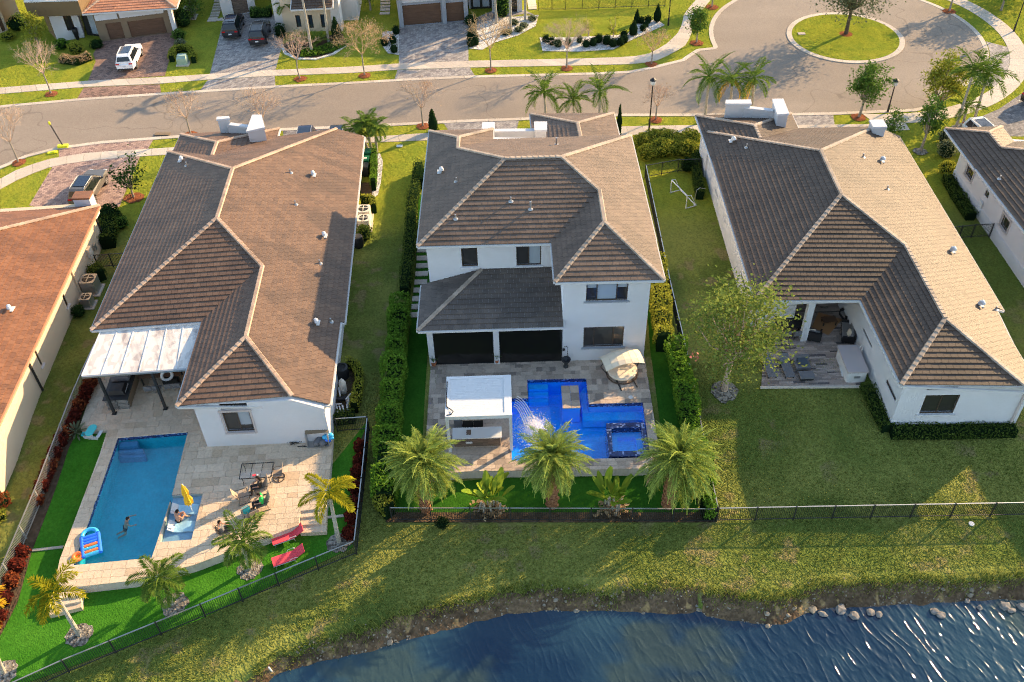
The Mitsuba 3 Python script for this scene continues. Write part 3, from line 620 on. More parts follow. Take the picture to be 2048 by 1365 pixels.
# lower roofs: patio roof behind, garage roof in front
z1 = 3.6; p0, p1_, p2_ = px3(R5(455, 650), z1), px3(R5(1322, 625), z1), px3(R5(480, 365), z1)
j = px3(R5(830, 290), 4.8); dL = Pl(p0, p2_, j); dR = Pl(p0, p1_, p3((2.8, j[1]), 4.8))
yUp = j[1]
footP = Polygon([p0[:2], (3.37, p1_[1]), (3.37, yUp), (p2_[0], yUp)]); bodP = [(footP, [dL, dR])]
rkP, fsP = roof(CHs.k, bodP, 'm_tile_dark', 'm_ridge', e=.40, name='patio_roof')
wr = (site(*R5(1300, 825)[0]), site(*R5(1775, 812)[0]))
g0, g2, g3 = px3(R2(1115, 670), z1), px3(R2(1640, 790), z1), px3(R2(1600, 665), z1)
gr = px3(R2(1390, 722), 4.9); gL = Pl(g0, g0 + np.array([.05, -5, 0]), gr); gR = Pl(g3, g2, gr); gF = Pl(g0, g3, gr)
footG = Polygon([g0[:2], g3[:2], (g2[0], 63.3), (g0[0] + .1, 63.3)])
rkG, fsG = roof(CHs.k, [(footG, [gL, gR, gF])], 'm_tile_grey', 'm_ridge', name='garage_roof', tilemost=120)
uA, uB = np.array([A_[0] + .5, yUp, 0]), np.array([wr[0][0], yUp + .02, 0])
cu = [CHs.win(uA, uB, R5(707, 167)[0], R5(808, 272)[0], sill='m_white'), CHs.win(uA, uB, R5(1030, 155)[0], R5(1177, 264)[0], mull=(.5,), blind=((.5, 1, 0),), sill='m_white')]
cw = [CHs.win(wr[0], wr[1], R5(1443, 362)[0], R5(1681, 470)[0], mull=(.26, .74), blind=((.26, .74, 0), (.74, 1, .6), (0, .26, .6))), CHs.win(wr[0], wr[1], R5(1427, 630)[0], R5(1655, 740)[0], mull=(.26, .74), trim=None)]
CHs.block([(uA[0], yUp), (wr[0][0], yUp), wr[0], wr[1], (E_[0] - .45, E_[1] - .5), (F_[0] + .45, F_[1] - .5)], 0, zC - .1, cuts=cu + cw)
CHs.block([(g0[0] + .5, 62.8), (g2[0] - .5, 62.8), g3 + np.array([-.5, -.5, 0]), g0 + np.array([.5, -.5, 0])], 0, z1 - .1)
# screened patio: columns, beam, screens, floor
scene['m_screen'] = {'type': 'mask', 'opacity': {'type': 'rgb', 'value': [.72, .72, .72]}, 'bsdf': tw({'type': 'diffuse', 'reflectance': rgb(.012, .012, .013)})}
yc = wr[0][1]
put('patio_ceiling', MB().add(*box(-5.55, 3.3, yc - .1, yUp - .02, 3.16, 3.34)), 'm_white', CHs.k)
colx = [-5.42, -1.05]
for x in colx: put('column', MB().add(*box(x - .19, x + .19, yc - .12, yc + .26, 0, 3.15)), 'm_white', CHs.k)
put('column', MB().add(*box(-5.61, -5.23, yUp - .45, yUp - .03, 0, 3.15)), 'm_white', CHs.k)
for xa, xb in ((-5.22, -1.25), (-.85, 3.34)):
    k = put('screen', MB().add(np.array([[xa, yc, .02], [xb, yc, .02], [xb, yc, 3.15], [xa, yc, 3.15]]), np.array([[0, 1, 2], [0, 2, 3]])), 'm_screen', CHs.k)
    fr = MB()
    for x in (xa + .02, xb - .02): fr.add(*box(x - .02, x + .02, yc - .02, yc + .02, .02, 3.14))
    fr.add(*box(xa, xb, yc - .025, yc + .025, 0.02, .07)); put('frame', fr, 'm_metal_dark', k)
put('screen', MB().add(np.array([[-5.42, yc + .3, .02], [-5.42, yUp - .5, .02], [-5.42, yUp - .5, 3.15], [-5.42, yc + .3, 3.15]]), np.array([[0, 1, 2], [0, 2, 3]])), 'm_screen', CHs.k)
put('patio_door', MB().add(*box(-4.6, 2.6, yUp - .06, yUp - .02, .05, 2.6)), 'm_glass', CHs.k)
parapet(CHs, R2(830, 765, 907, 765, 905, 715, 832, 716), R2(1137, 762, 1212, 760, 1212, 712, 1135, 712), 6.7, 6.25)
# ================= right house
RH = House('tile_roof_house', 'white house with grey brown tile roof and open corner patio beside the leafy garden tree')
zR = 3.9
a0, a1 = px3(R6(475, 470), zR), px3(R3(170, 770), zR); fR_ = px3(R3(1190, 745), zR)
apM, apF = px3(R3(980, 1140), 7.0), px3(R3(860, 885), 7.0); wap = (px3(R6(1590, 575), 5.45)); wj = px3(R6(1345, 150), 5.45)
b0 = px3(R6(1110, 475), zR)
rL = Pl(a0, a1, apF); rRe = Pl(a0, b0, apM); e0, e1 = px3([(2048, 689)], 3.0), px3([(1898, 440)], 3.0)
rR = Pl(e0, e1, apM); rF = Pl(a1, fR_, apF)
w0, w1 = px3(R6(1330, 965), zR), px3(R6(2048, 968), zR)
rWL = Pl(w0, w0 + (wj - wap) * np.array([1, 1, 0]), wap); rWR = Pl(w0, w1, wap)
de = (e1 - e0) / (e1[1] - e0[1]); ef = e0 + de * (fR_[1] - e0[1]); eb = e0 + de * (w1[1] - .1 - e0[1])
footM = Polygon([a0[:2], (eb[0], b0[1] - .4), ef[:2], a1[:2]]); footW = Polygon([w0[:2], (31.5, w1[1] - .1), (31.5, 43.2), (eb[0] + .1, 54), (w0[0] - .3, 54)])
f0, f1 = px3(R3(165, 770), zR), px3(R3(130, 680), zR); fr_ = px3(R3(495, 800), 5.2)
rFL = Pl(f0, f1, fr_); ff1 = np.array([f1[0] + 8.0, f1[1] - .1, zR]); rFF = Pl(f1, ff1, px3(R3(470, 735), 5.2)); rFR = Pl(ff1, ff1 + np.array([0, -6, 0]), np.array([(f1[0] + ff1[0]) / 2, f1[1] - 4, 5.2]))
footFW = Polygon([f1[:2], ff1[:2], (ff1[0], ff1[1] - 8), (f1[0] + .1, f1[1] - 8)])
bodR = [(footM, [rL, rRe, rR, rF]), (footW, [rWL, rWR, rR]), (footFW, [rFL, rFF, rFR])]
rkR, fsR = roof(RH.k, bodR, 'm_tile_right', 'm_ridge')
vA = site(*R6(1265, 1200)[0]); vB = np.array([31.35, vA[1] - .2, 0]); yb = b0[1] + .45; yi = yb + 4.6
xl = a0[0] + .5; iL = np.array([xl, yb, 0]); fl_ = a1 + np.array([.5, -.5, 0])
vC = np.array([vA[0] - .12, yb, 0])
cuts = [RH.win(vA, vB, R6(1475, 1027)[0], R6(1632, 1133)[0], mull=(.5,), sill='m_white'), RH.win(vA, vB, R6(1485, 978)[0], R6(1656, 995)[0], sill=False),
        RH.win(vC, vA, R6(1103, 640)[0], R6(1158, 740)[0], sill=False), RH.win(vC, vA, R6(1238, 950)[0], R6(1300, 1045)[0], sill=False)]
for p0, p1 in ((R3(228, 1012), R3(236, 1042)), (R3(240, 1095), R3(257, 1165)), (R3(288, 1255), R3(306, 1325)), (R6(392, 330), R6(430, 425))): cuts.append(RH.win(fl_, iL, p0[0], p1[0], sill=False))
nib = xl + 3.0
iw = [RH.opening(np.array([xl, yb + 1.6, 0]), np.array([nib, yb + 1.6, 0]), .45, 2.35, 2.1, 2.75, sill=False), RH.opening(np.array([nib, yi, 0]), np.array([vC[0], yi, 0]), .5, 3.4, .05, 2.6, mull=(.5,), sill=False)]
RH.block([fl_, (xl, yb + 1.6), (nib, yb + 1.6), (nib, yi), (vC[0], yi), vC, vA, vB, (ef[0] - .45, fR_[1] - .5)], 0, zR - .1, cuts=cuts + iw, trim=[rR])
put('lintel', MB().add(*box(xl, vC[0] - .01, yb - .02, yb + .32, zR - .48, zR - .1)), 'm_white', RH.k)
cb = site(*R6(762, 728)[0]); put('column', MB().add(*box(cb[0] - .22, cb[0] + .22, yb - .02, yb + .38, 0, zR - .47)), 'm_white', RH.k)
put('column', MB().add(*box(xl + .003, xl + .42, yb - .01, yb + .36, 0, zR - .47)), 'm_white', RH.k)
put('downpipe', MB().add(*bar([31.0, vB[1] - .06, .1], [31.0, vB[1] - .06, zR - .2], .12)), 'm_trim', RH.k)
RH.block([f1 + np.array([.5, -.5, 0]), ff1 + np.array([-.5, -.5, 0]), ff1 + np.array([-.5, -4, 0]), f1 + np.array([.5, -3.4, 0])], 0, zR - .1)
parapet(RH, R3(300, 607, 455, 607, 450, 583, 303, 585), R3(605, 670, 675, 665, 640, 578, 575, 580), 5.7, 5.2)
pc = px3(R3(1195, 722), 4.9); k = put('pier', MB().add(*box(pc[0] - .5, pc[0] + .5, pc[1] - .5, pc[1] + .5, 3.2, 4.74)), 'm_pier', RH.k); put('cap', MB().add(*box(pc[0] - .57, pc[0] + .57, pc[1] - .57, pc[1] + .57, 4.74, 4.9)), 'm_white', k)
# ================= far left house (orange tiles) and far right house
FLH = House('tile_roof_house', 'cream house with orange tile roof at the left edge of the photo')
e0, e1 = px3([(0, 840)], 3.8), px3([(198, 412)], 3.8); d = (e1 - e0) / np.linalg.norm(e1 - e0); e0 = e0 - d * 9
R_ = Pl(e0, e1, (e0 + e1) / 2 + np.array([-7, 0, 3.0])); F_l = Pl(e1, e1 + np.array([-8, -.6, 0]), e1 + np.array([-4, -7, 2.6]))
footA = Polygon([e0[:2], e1[:2], (e1[0] - 15, e1[1] - .9), (e0[0] - 15, e0[1])]); L_ = Pl(e0 + np.array([-15, 0, 0]), e1 + np.array([-15, 0, 0]), (e0 + e1) / 2 + np.array([-8, 0, 3.0]))
rkA, fsA = roof(FLH.k, [(footA, [R_, F_l, L_])], 'm_tile_orange', 'm_ridge_warm', eave='m_fascia_orange')
q0, q1, q2 = site(*R4(0, 1580)[0]), site(*R4(255, 1000)[0]), site(*R4(610, 130)[0])
q1 = q0 + (q2 - q0) * .35
wl0, wl1 = np.array([q2[0] + .18 - .0, q2[1], 0]), q0
wl0 = site(*R4(612, 128)[0])
cuts = [FLH.win(q0, wl0, R4(372, 432)[0], R4(392, 512)[0], sill='m_white'), FLH.win(q0, wl0, R4(283, 582)[0], R4(297, 615)[0], sill=False), FLH.win(q0, wl0, R4(206, 755)[0], R4(243, 858)[0], mull=(.5,), sill='m_white')]
FLH.block([q0, wl0, wl0 + np.array([-13, -.8, 0]), q0 + np.array([-13, 0, 0])], -.5, 3.7, 'm_cream', cuts=cuts)
n_ = np.array([(wl0 - q0)[1], -(wl0 - q0)[0]]); n_ = n_ / np.linalg.norm(n_); u_ = (wl0 - q0) / np.linalg.norm(wl0 - q0)
for sa, m in ((R4(585, 60), 'm_metal_dark'), (R4(240, 990), 'm_metal_dark')):
    s_, z_ = onwall(q0, wl0, sa[0]); b = q0 + u_ * s_ + np.array([*n_, 0]) * .07
    put('downpipe', MB().add(*bar(b * [1, 1, 0] + [0, 0, .0], b * [1, 1, 0] + [0, 0, 3.6], .11)), m, FLH.k)
s_, z_ = onwall(q0, wl0, R4(455, 400)[0]); b = q0 + u_ * s_ + np.array([*n_, 0]) * .07; put('downpipe', MB().add(*bar(b * [1, 1, 0] + [0, 0, .0], b * [1, 1, 0] + [0, 0, 3.6], .11)), 'm_cream', FLH.k)
for pxy, sz, m in ((R4(515, 190), (.25, .55, .8), 'm_beige_unit'), (R4(545, 160), (.2, .35, .5), 'm_grey_metal')):
    s_, z_ = onwall(q0, wl0, pxy[0]); b = q0 + u_ * s_ + np.array([*n_, 0]) * (sz[0] / 2 + .004); put('meter_box', MB().add(*obox([b[0], b[1], z_], sz, math.atan2(n_[1], n_[0]))), m, FLH.k)
cpt = px3(R1(480, 1140), 4.6)
k = put('pier', MB().add(*box(cpt[0] - .62, cpt[0] + .62, cpt[1] - .45, cpt[1] + .45, 2.6, 4.45)), 'm_white', FLH.k); put('cap', MB().add(*box(cpt[0] - .68, cpt[0] + .68, cpt[1] - .5, cpt[1] + .5, 4.45, 4.6)), 'm_tile_orange', k)
FRH = House('tile_roof_house', 'lilac grey house with brown tile roof at the right edge of the photo')
e1, e0 = px3([(1891, 258)], 3.9), px3([(2048, 460)], 3.9); d = (e0 - e1) / np.linalg.norm(e0 - e1); e0 = e0 + d * 16
L_ = Pl(e0, e1, (e0 + e1) / 2 + np.array([6, 0, 2.6])); F1 = Pl(e1, e1 + np.array([6, 0, 0]), e1 + np.array([2.2, -2.4, .98])); R1_ = Pl(e1 + np.array([4.6, 0, 0]), e1 + np.array([4.7, -5, 0]), e1 + np.array([2.4, -4, .98]))
F2 = Pl(e1 + np.array([0, -2.4, 0]), e1 + np.array([8, -2.4, 0]), e1 + np.array([5, -7.4, 2.1])); R2_ = Pl(e0 + np.array([14, 0, 0]), e1 + np.array([14, 0, 0]), (e0 + e1) / 2 + np.array([7, 0, 3.0]))
bodF = [(Polygon([e1[:2], e1[:2] + [4.6, 0], e1[:2] + [4.7, -6], e1[:2] + [.2, -6]]), [L_, F1, R1_]), (Polygon([e0[:2], e0[:2] + [14, 0], e1[:2] + [14, -2.4], e1[:2] + [.1, -2.4]]), [L_, F2, R2_])]
rkF, fsF = roof(FRH.k, bodF, 'm_tile_right', 'm_ridge_warm')
q1 = site(*ZL(570, 455)[0]); q0 = site(*ZL(1078, 1205)[0]); q0 = q0 + (q0 - q1) * .9
cuts = [FRH.win(q1, q0, ZL(690, 345)[0], ZL(690, 490)[0] if False else ZL(708, 470)[0], trim='m_trim', sill='m_trim', mull=(.5,)), FRH.win(q1, q0, ZL(815, 520)[0], ZL(822, 590)[0], sill=False), FRH.win(q1, q0, ZL(940, 690)[0], ZL(955, 830)[0], trim='m_trim', sill='m_trim', mull=(.5,))]
FRH.block([q1, q0, q0 + np.array([12, 0, 0]), q1 + np.array([12, -2.2, 0]), q1 + np.array([3.5, 0, 0])], -.4, 3.8, 'm_lilac', cuts=cuts)
u_ = (q0 - q1) / np.linalg.norm(q0 - q1)
put('base_band', MB().add(*bar(q1 + np.array([-.02, 0, .5]), q0 + np.array([-.02, 0, .5]), .08, 1.0)), 'm_white', FRH.k)
for pxy, sz in ((ZL(785, 620), (.1, .5, .45)), (ZL(760, 680), (.1, .6, .7))):
    s_, z_ = onwall(q1, q0, pxy[0]); b = q1 + u_ * s_; put('meter_box', MB().add(*obox([b[0] - .12, b[1], max(z_, .5)], sz)), 'm_white_plastic', FRH.k)
# ================= roof vents
def vent(house, rk, fs, px, big):
    d = FW * FOC + RT * (px[0] - CX) + UP * (CY - px[1]); best = None
    for pl, poly in fs:
        q = onplane(pl, px)
        if poly.buffer(.05).contains(Point(q[0], q[1])) and (best is None or q[2] > best[2]): best = q
    if best is None: return
    q = best; mb = MB()
    if big == 2:
        mb.add(*tube([q + [0, 0, -.05], q + [0, 0, .22], q + [.02, -.04, .34], q + [.06, -.12, .40], q + [.10, -.2, .36], q + [.11, -.23, .27]], [.13, .12, .13, .14, .14, .15], 10)); mb.add(*obox(q + [0, 0, .03], (.5, .5, .06)))
    else:
        r, h = ((.055, .35), (.075, .6))[big]
        mb.add(*tube([q + [0, 0, -.05], q + [0, 0, h]], [r, r], 10)); mb.add(*lathe([(.2, .0), (.17, .05), (.08, .09), (.05, .2)], q, 12))
    put('roof_vent', mb, 'm_white_plastic' if big == 2 else 'm_grey_metal', house, smooth=40 if False else False)
for p, b in zip(R1(1062, 942, 1093, 972, 1700, 1014, 1830, 1028, 1730, 1200) + R4(1895, 97, 1872, 258, 1850, 605, 1937, 600), (2, 0, 0, 2, 0, 2, 0, 2, 0)): vent(LH.k, rkL, fsL, p, b)
for p, b in zip(R2(590, 1008, 682, 1066, 1000, 1180, 1115, 1225, 677, 1282, 1267, 850), (2, 0, 0, 1, 0, 1)): vent(CHs.k, rkC, fsC, p, b)
for p, b in zip(R3(340, 828, 425, 866, 1105, 924, 1210, 945, 1247, 1112) + R6(1620, 185, 1785, 500, 1880, 530), (2, 0, 0, 2, 0, 2, 2, 0)): vent(RH.k, rkR, fsR, p, b)
vent(FLH.k, rkA, fsA, R4(60, 525)[0], 2); vent(FRH.k, rkF, fsF, R3(1905, 1050)[0], 0)
# ---------------------------------------------------------------- yards: decks, pools, fences
def deck(name, poly, m, side_m, ang, tw_, th_, top=0.0, z0=-.9, gap=.008, most=300, mixed=True):
    body = put(name, MB().add(*prism(poly.buffer(-.012), z0, top - .03)), side_m, kind='structure')
    c = np.array(poly.centroid.coords[0]); rp = shapely.affinity.rotate(poly, -math.degrees(ang), origin=tuple(c)); x0, y0, x1, y1 = rp.bounds; items = []
    pre = shapely.prepared.prep(rp); y = y0; r = 0
    rg = np.random.default_rng(5)
    while y < y1:
        h = th_ * (rg.choice([.75, 1, 1, 1.25]) if mixed else 1); x = x0 - rg.random() * tw_
        while x < x1:
            w = tw_ * (rg.choice([.6, .8, 1, 1.3]) if mixed else 1); q = sbox(x + gap, y + gap, x + w - gap, y + h - gap); x += w
            if pre.intersects(q):
                g = q if pre.contains(q) else rp.intersection(q)
                for p in polys(g):
                    if p.area > .01: items.append(prism(shapely.affinity.rotate(p, math.degrees(ang), origin=tuple(c)), top - .05, top + .004 * rg.random()))
        y += h; r += 1
    part_or_field(items, 'paver', 'paver_field', m, body, most)
    return body
mat('m_island_side', prin((.008, .33, .92), .5))
deck('pool_deck', DECK_C.difference(POOL_C), 'm_slate', 'm_travertine_side', -.008, .55, .42)
isl = Polygon(sites(ZE(1013, 328, 1137, 325, 1153, 490, 1025, 492)))
put('pool_table', MB().add(*prism(isl.buffer(-.03), -1.4, -.06)), 'm_island_side', label='square paved island rising out of the deep blue pool', cat='pool island')
for x in (-.5, .5):
    for y in (-.68, 0, .68):
        c = np.array(isl.centroid.coords[0]) + [x * 1.0, y * 1.0]; put('paver', MB().add(*prism(sbox(c[0] - .49, c[1] - .33, c[0] + .49, c[1] + .33).intersection(isl), -.08, .0)), 'm_slate', 'pool_table')
deck('pool_deck', DECK_L.difference(unary_union([POOL_L, LEDGE_L])), 'm_travertine', 'm_travertine_side', .055, .78, .50)

# pools: plastered basin and a clear sheet of water
def plaster(k, c0, c1): mat(k, prin(lambda p, n, uv: mix(c0, c1, fbm(p.x * 2.5, p.y * 2.5, p.z * 2.5, 3)) * (.85 + .3 * noise(p.x * 16, p.y * 16, p.z * 16)), .5))
plaster('m_pool_blue', (.006, .30, .90), (.014, .44, .96)); plaster('m_pool_teal', (.010, .34, .42), (.025, .47, .54)); plaster('m_ledge', (.30, .34, .42), (.40, .44, .52)); plaster('m_pool_step', (.07, .20, .34), (.12, .27, .42)); plaster('m_pool_step_blue', (.010, .36, .92), (.02, .48, .98)); plaster('m_spa', (.03, .42, .90), (.06, .55, .97))
def c_mosaic(p, n, uv):
    r = mikit.cell_rand(p.x * 9, p.y * 9, p.z * 9); return mix(mix((.008, .016, .06), (.03, .06, .20), r), (.25, .32, .55), sst(.8, .9, mikit.cell_rand(p.x * 9, p.y * 9, p.z * 9 + 40)))
mat('m_mosaic', prin(c_mosaic, .25))
scene['m_water'] = {'type': 'thindielectric', 'int_ior': 1.33, 'specular_transmittance': rgb(.70, .93, 1.0)}
def pool(k, poly, depth, m, level=-.10):
    p = polys(poly)[0]; v, f = tri2(p); mb = MB().add(np.c_[v, np.full(len(v), -depth)], f)
    c = np.array(shapely.geometry.polygon.orient(p).exterior.coords)[:-1]; n = len(c); i = np.arange(n); j = (i + 1) % n
    mb.add(np.vstack([np.c_[c, np.full(n, -depth)], np.c_[c, np.full(n, -.32)]]), np.vstack([np.c_[i, j + n, j], np.c_[i, i + n, j + n]])); put('basin', mb, m, k)
    tl = MB().add(np.vstack([np.c_[c, np.full(n, -.32)], np.c_[c, np.full(n, -.0)]]), np.vstack([np.c_[i, j + n, j], np.c_[i, i + n, j + n]])); put('waterline_tiles', tl, 'm_mosaic', k)
    put('water', (np.c_[v, np.full(len(v), level)], f), 'm_water', k)
pc = thing('swimming_pool', 'deep blue angular pool with a raised spa behind the two storey house', 'swimming pool')
pool(pc, POOL_C, 1.45, 'm_pool_blue')
def pbox(k, name, px, z0, z1, m, lab=None): return put(name, MB().add(*prism(Polygon(sites(px)).buffer(-.005), z0, z1)), m, k, label=lab)
for d_, px in ((-.38, ZE(778, 292, 920, 290, 922, 325, 778, 328)), (-.62, ZE(778, 330, 922, 327, 922, 352, 778, 356)), (-.88, ZE(778, 358, 922, 354, 922, 378, 778, 382))): pbox(pc, 'step', px, -1.4, d_, 'm_pool_step_blue')
pbox(pc, 'bench', ZE(1180, 285, 1192, 284, 1210, 465, 1596, 456, 1612, 520, 1175, 525, 1150, 330), -1.4, -.75, 'm_pool_step_blue')
spa_o, spa_i = Polygon(sites(ZE(1337, 604, 1608, 598, 1652, 836, 1357, 842))), Polygon(sites(ZE(1374, 640, 1590, 632, 1612, 800, 1384, 806)))
sp = put('spa_wall', MB().add(*prism(spa_o.difference(spa_i), -1.4, .06)), 'm_mosaic', pc); v, f = tri2(spa_i)
put('floor', MB().add(np.c_[v, np.full(len(v), -.75)], f), 'm_spa', sp); put('bench', MB().add(*prism(spa_i.difference(spa_i.buffer(-.38)), -.75, -.4)), 'm_pool_step_blue', sp); put('water', (np.c_[v, np.full(len(v), .02)], f), 'm_water', sp)
pl_ = thing('swimming_pool', 'light blue rectangular pool with a shallow sun ledge in the cream stone deck', 'swimming pool')
pool(pl_, unary_union([POOL_L, LEDGE_L.buffer(.01)]).buffer(.005), 1.35, 'm_pool_teal')
put('sun_ledge', MB().add(*prism(LEDGE_L.buffer(-.008), -1.34, -.28)), 'm_ledge', pl_)
for px, z_ in ((ZC(850, 1222, 1070, 1210, 1060, 1272, 828, 1288), -.35), (ZC(826, 1290, 1125, 1272, 1118, 1305, 812, 1322), -.6), (ZC(810, 1324, 1140, 1307, 1132, 1340, 796, 1360), -.85)): pbox(pl_, 'step', px, -1.34, z_, 'm_pool_step')
# steps down from the left deck
def steps(pts, n, z0, label):
    """treads between the top edge a-b and the foot edge d-c"""
    k = thing('deck_steps', label, 'steps'); a, b, c, d = [np.array(p[:2]) for p in pts]
    for i in range(n):
        t0, t1 = i / n, (i + 1) / n; q = Polygon([a + (d - a) * t0, b + (c - b) * t0, b + (c - b) * t1, a + (d - a) * t1]); z = z0 * (i + 1) / (n + 1)
        put('tread', MB().add(*prism(q, -.9, z)), 'm_travertine', k)
steps([site(*p, -.1) for p in ZB(1370, 775, 1650, 740, 1645, 972, 1358, 985)], 3, -.5, 'three cream stone steps going down to the turf beside the pink loungers')
steps([site(*p, -.1) for p in ZA(445, 590, 700, 570, 690, 690, 410, 760)], 3, -.5, 'cream stone steps at the lower left end of the pool deck')

# turf, beds, strips
def ground_sheet(name, px, m, dz=.03, edge=1.0): put(name, sheet(Polygon(ons(px)).buffer(0), dz=dz, edge=edge), m, kind='structure')
cut_deck = DECK_L.buffer(-.2)
def turf_l(px, nm='turf'): put(nm, sheet(Polygon(ons(px)).buffer(0).difference(unary_union([POOL_L, LEDGE_L]).buffer(.3)), dz=.03, edge=1.0), 'm_turf', kind='structure')
turf_l([(152, 868), (214, 850), (330, 980), (640, 960), (735, 842), (706, 1096), (400, 1240), (57, 1366), (-80, 1430), (-28, 1330), (36, 1205), (65, 1102), (137, 900)])
ground_sheet('flower_bed', [(196, 755), (152, 868), (137, 900), (65, 1102), (36, 1205), (-28, 1330), (-75, 1340), (20, 1130), (100, 935), (175, 765)], 'm_soil', .04)
ground_sheet('flower_bed', [(722, 880), (738, 842), (722, 1000), (706, 1090), (690, 1092), (705, 985)], 'm_soil', .05)
for a, b in ((B1(192, 592)[0], B1(372, 572)[0]), (B1(1912, 400)[0], B1(2060, 384)[0])):
    a, b = on(*a), on(*b); put('border_strip', MB().add(*bar(a + [0, 0, .02], b + [0, 0, .02], .16, .14)), 'm_concrete', kind='structure')
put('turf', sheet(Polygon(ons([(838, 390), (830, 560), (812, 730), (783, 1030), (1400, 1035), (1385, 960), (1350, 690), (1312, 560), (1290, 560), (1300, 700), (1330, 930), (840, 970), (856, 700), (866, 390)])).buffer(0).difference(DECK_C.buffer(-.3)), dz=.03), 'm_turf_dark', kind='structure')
ground_sheet('flower_bed', [(772, 1026), (1430, 1026), (1430, 1046), (772, 1046)], 'm_soil', .045)
ground_sheet('flower_bed', ZM(420, 360, 470, 365, 500, 440, 480, 640, 450, 760, 400, 790, 395, 600), 'm_gravel', .03)
ground_sheet('flower_bed', ZF(290, 420, 560, 400, 660, 560, 620, 1000, 520, 1150, 200, 1180, 240, 900), 'm_soil', .03)
ground_sheet('service_path', ZM(290, 640, 400, 640, 395, 780, 285, 800), 'm_soil', .035)
# stepping slabs beside the centre house
for i, (x, y) in enumerate(R5(487, 180, 485, 228, 482, 272, 478, 319, 473, 368, 468, 415, 461, 465, 455, 512, 447, 560)):
    q = on(x, y); put('stepping_slab', MB().add(*obox(q + [0, 0, .06], (.95, .55, .07))), 'm_concrete', label='pale square stepping slab in the narrow passage left of the two storey house', cat='stepping stone', group='slabs along the side passage')

def fence(name, pts, label, h=1.25, m='m_metal_dark', post=2.4, gap=.105, top_m=None, rails=(.12, 1.0)):
    k = thing(name, label, 'fence'); pk = MB(); pts = [np.asarray(p, float) for p in pts]
    def g(p): return np.array([p[0], p[1], float(gh(p[0], p[1]))])
    for a, b in zip(pts[:-1], pts[1:]):
        a, b = g(a), g(b); L = np.linalg.norm((b - a)[:2]); n = max(1, round(L / post))
        for i in range(n):
            p, q = g(a + (b - a) * i / n), g(a + (b - a) * (i + 1) / n)
            put('post', MB().add(*bar(p - [0, 0, .1], p + [0, 0, h + .05], .07)), m, k)
            for r in rails: put('rail', MB().add(*bar(p + [0, 0, h * r], q + [0, 0, h * r], .045 if r < .9 else .06, .04)), top_m if (top_m and r > .9) else m, k)
            c = int(np.linalg.norm((q - p)[:2]) / gap)
            for j in range(1, c):
                s = p + (q - p) * j / c; v, f = box(s[0] - .010, s[0] + .010, s[1] - .010, s[1] + .010, s[2] + h * rails[0], s[2] + h * .98); pk.add(v, f)
    e = g(pts[-1]); put('post', MB().add(*bar(e - [0, 0, .1], e + [0, 0, h + .05], .07)), m, k)
    put('picket', pk, m, k, kind='stuff'); return k
def fpt(px, h=1.25):
    """foot of a fence from a point of its top rail"""
    z = h
    for _ in range(10): q = site(*px, z); z = float(gh(q[0], q[1])) + h
    return q
fence('lake_fence', [fpt(p) for p in [(780, 1016), (1100, 1017), (1432, 1018)]], 'black metal fence behind the date palms of the two storey house', top_m='m_grey_metal')
fence('lake_fence', [fpt(p) for p in [(1438, 1017), (1750, 1011), (2075, 1005)]], 'black metal fence crossing the open lawn of the right hand house', top_m='m_grey_metal')
fence('pool_fence', [fpt(p) for p in [(-12, 1382), (123, 1321), (400, 1209), (550, 1147), (708, 1083)]], 'dark metal fence between the bright turf and the lake bank', top_m='m_grey_metal', m='m_metal_dark')
fence('pool_fence', [fpt(p) for p in [(708, 1083), (734, 836)]], 'short dark metal fence on the right side of the bright turf', top_m='m_grey_metal')
fence('pool_fence', [fpt(p) for p in [(733, 834), (670, 838)]], 'short dark metal fence in front of the pool pump hedge', top_m='m_grey_metal')
fence('side_fence', [fpt(p) for p in [(188, 690), (95, 912), (-30, 1210)]], 'pale grey metal fence along the red leaved flower bed', m='m_fence_grey', top_m='m_grey_metal')
fence('side_fence', [fpt(p) for p in [(1292, 330), (1340, 560), (1391, 785), (1436, 1015)]], 'dark metal fence between the two storey house and the goal lawn', top_m='m_grey_metal')
fence('gate_fence', [fpt(p) for p in R3(-165, 970, 30, 935, 165, 932)], 'dark metal fence behind the soccer goals', post=1.8)
fence('gate_fence', [fpt(p) for p in R4(548, 207, 722, 196)], 'dark metal gate beside the cream house wall', post=1.2)
fence('gate_fence', [fpt(p) for p in ZL(560, 790, 740, 770, 868, 765)], 'dark metal gate between the right hand house and the lilac grey house', post=1.3)
fence('yard_fence', [site(*p) for p in R2(1160, 62, 1320, 62, 1900, 40)], 'thin dark fence behind the lawn at the top of the photo', post=2.0, h=1.3)

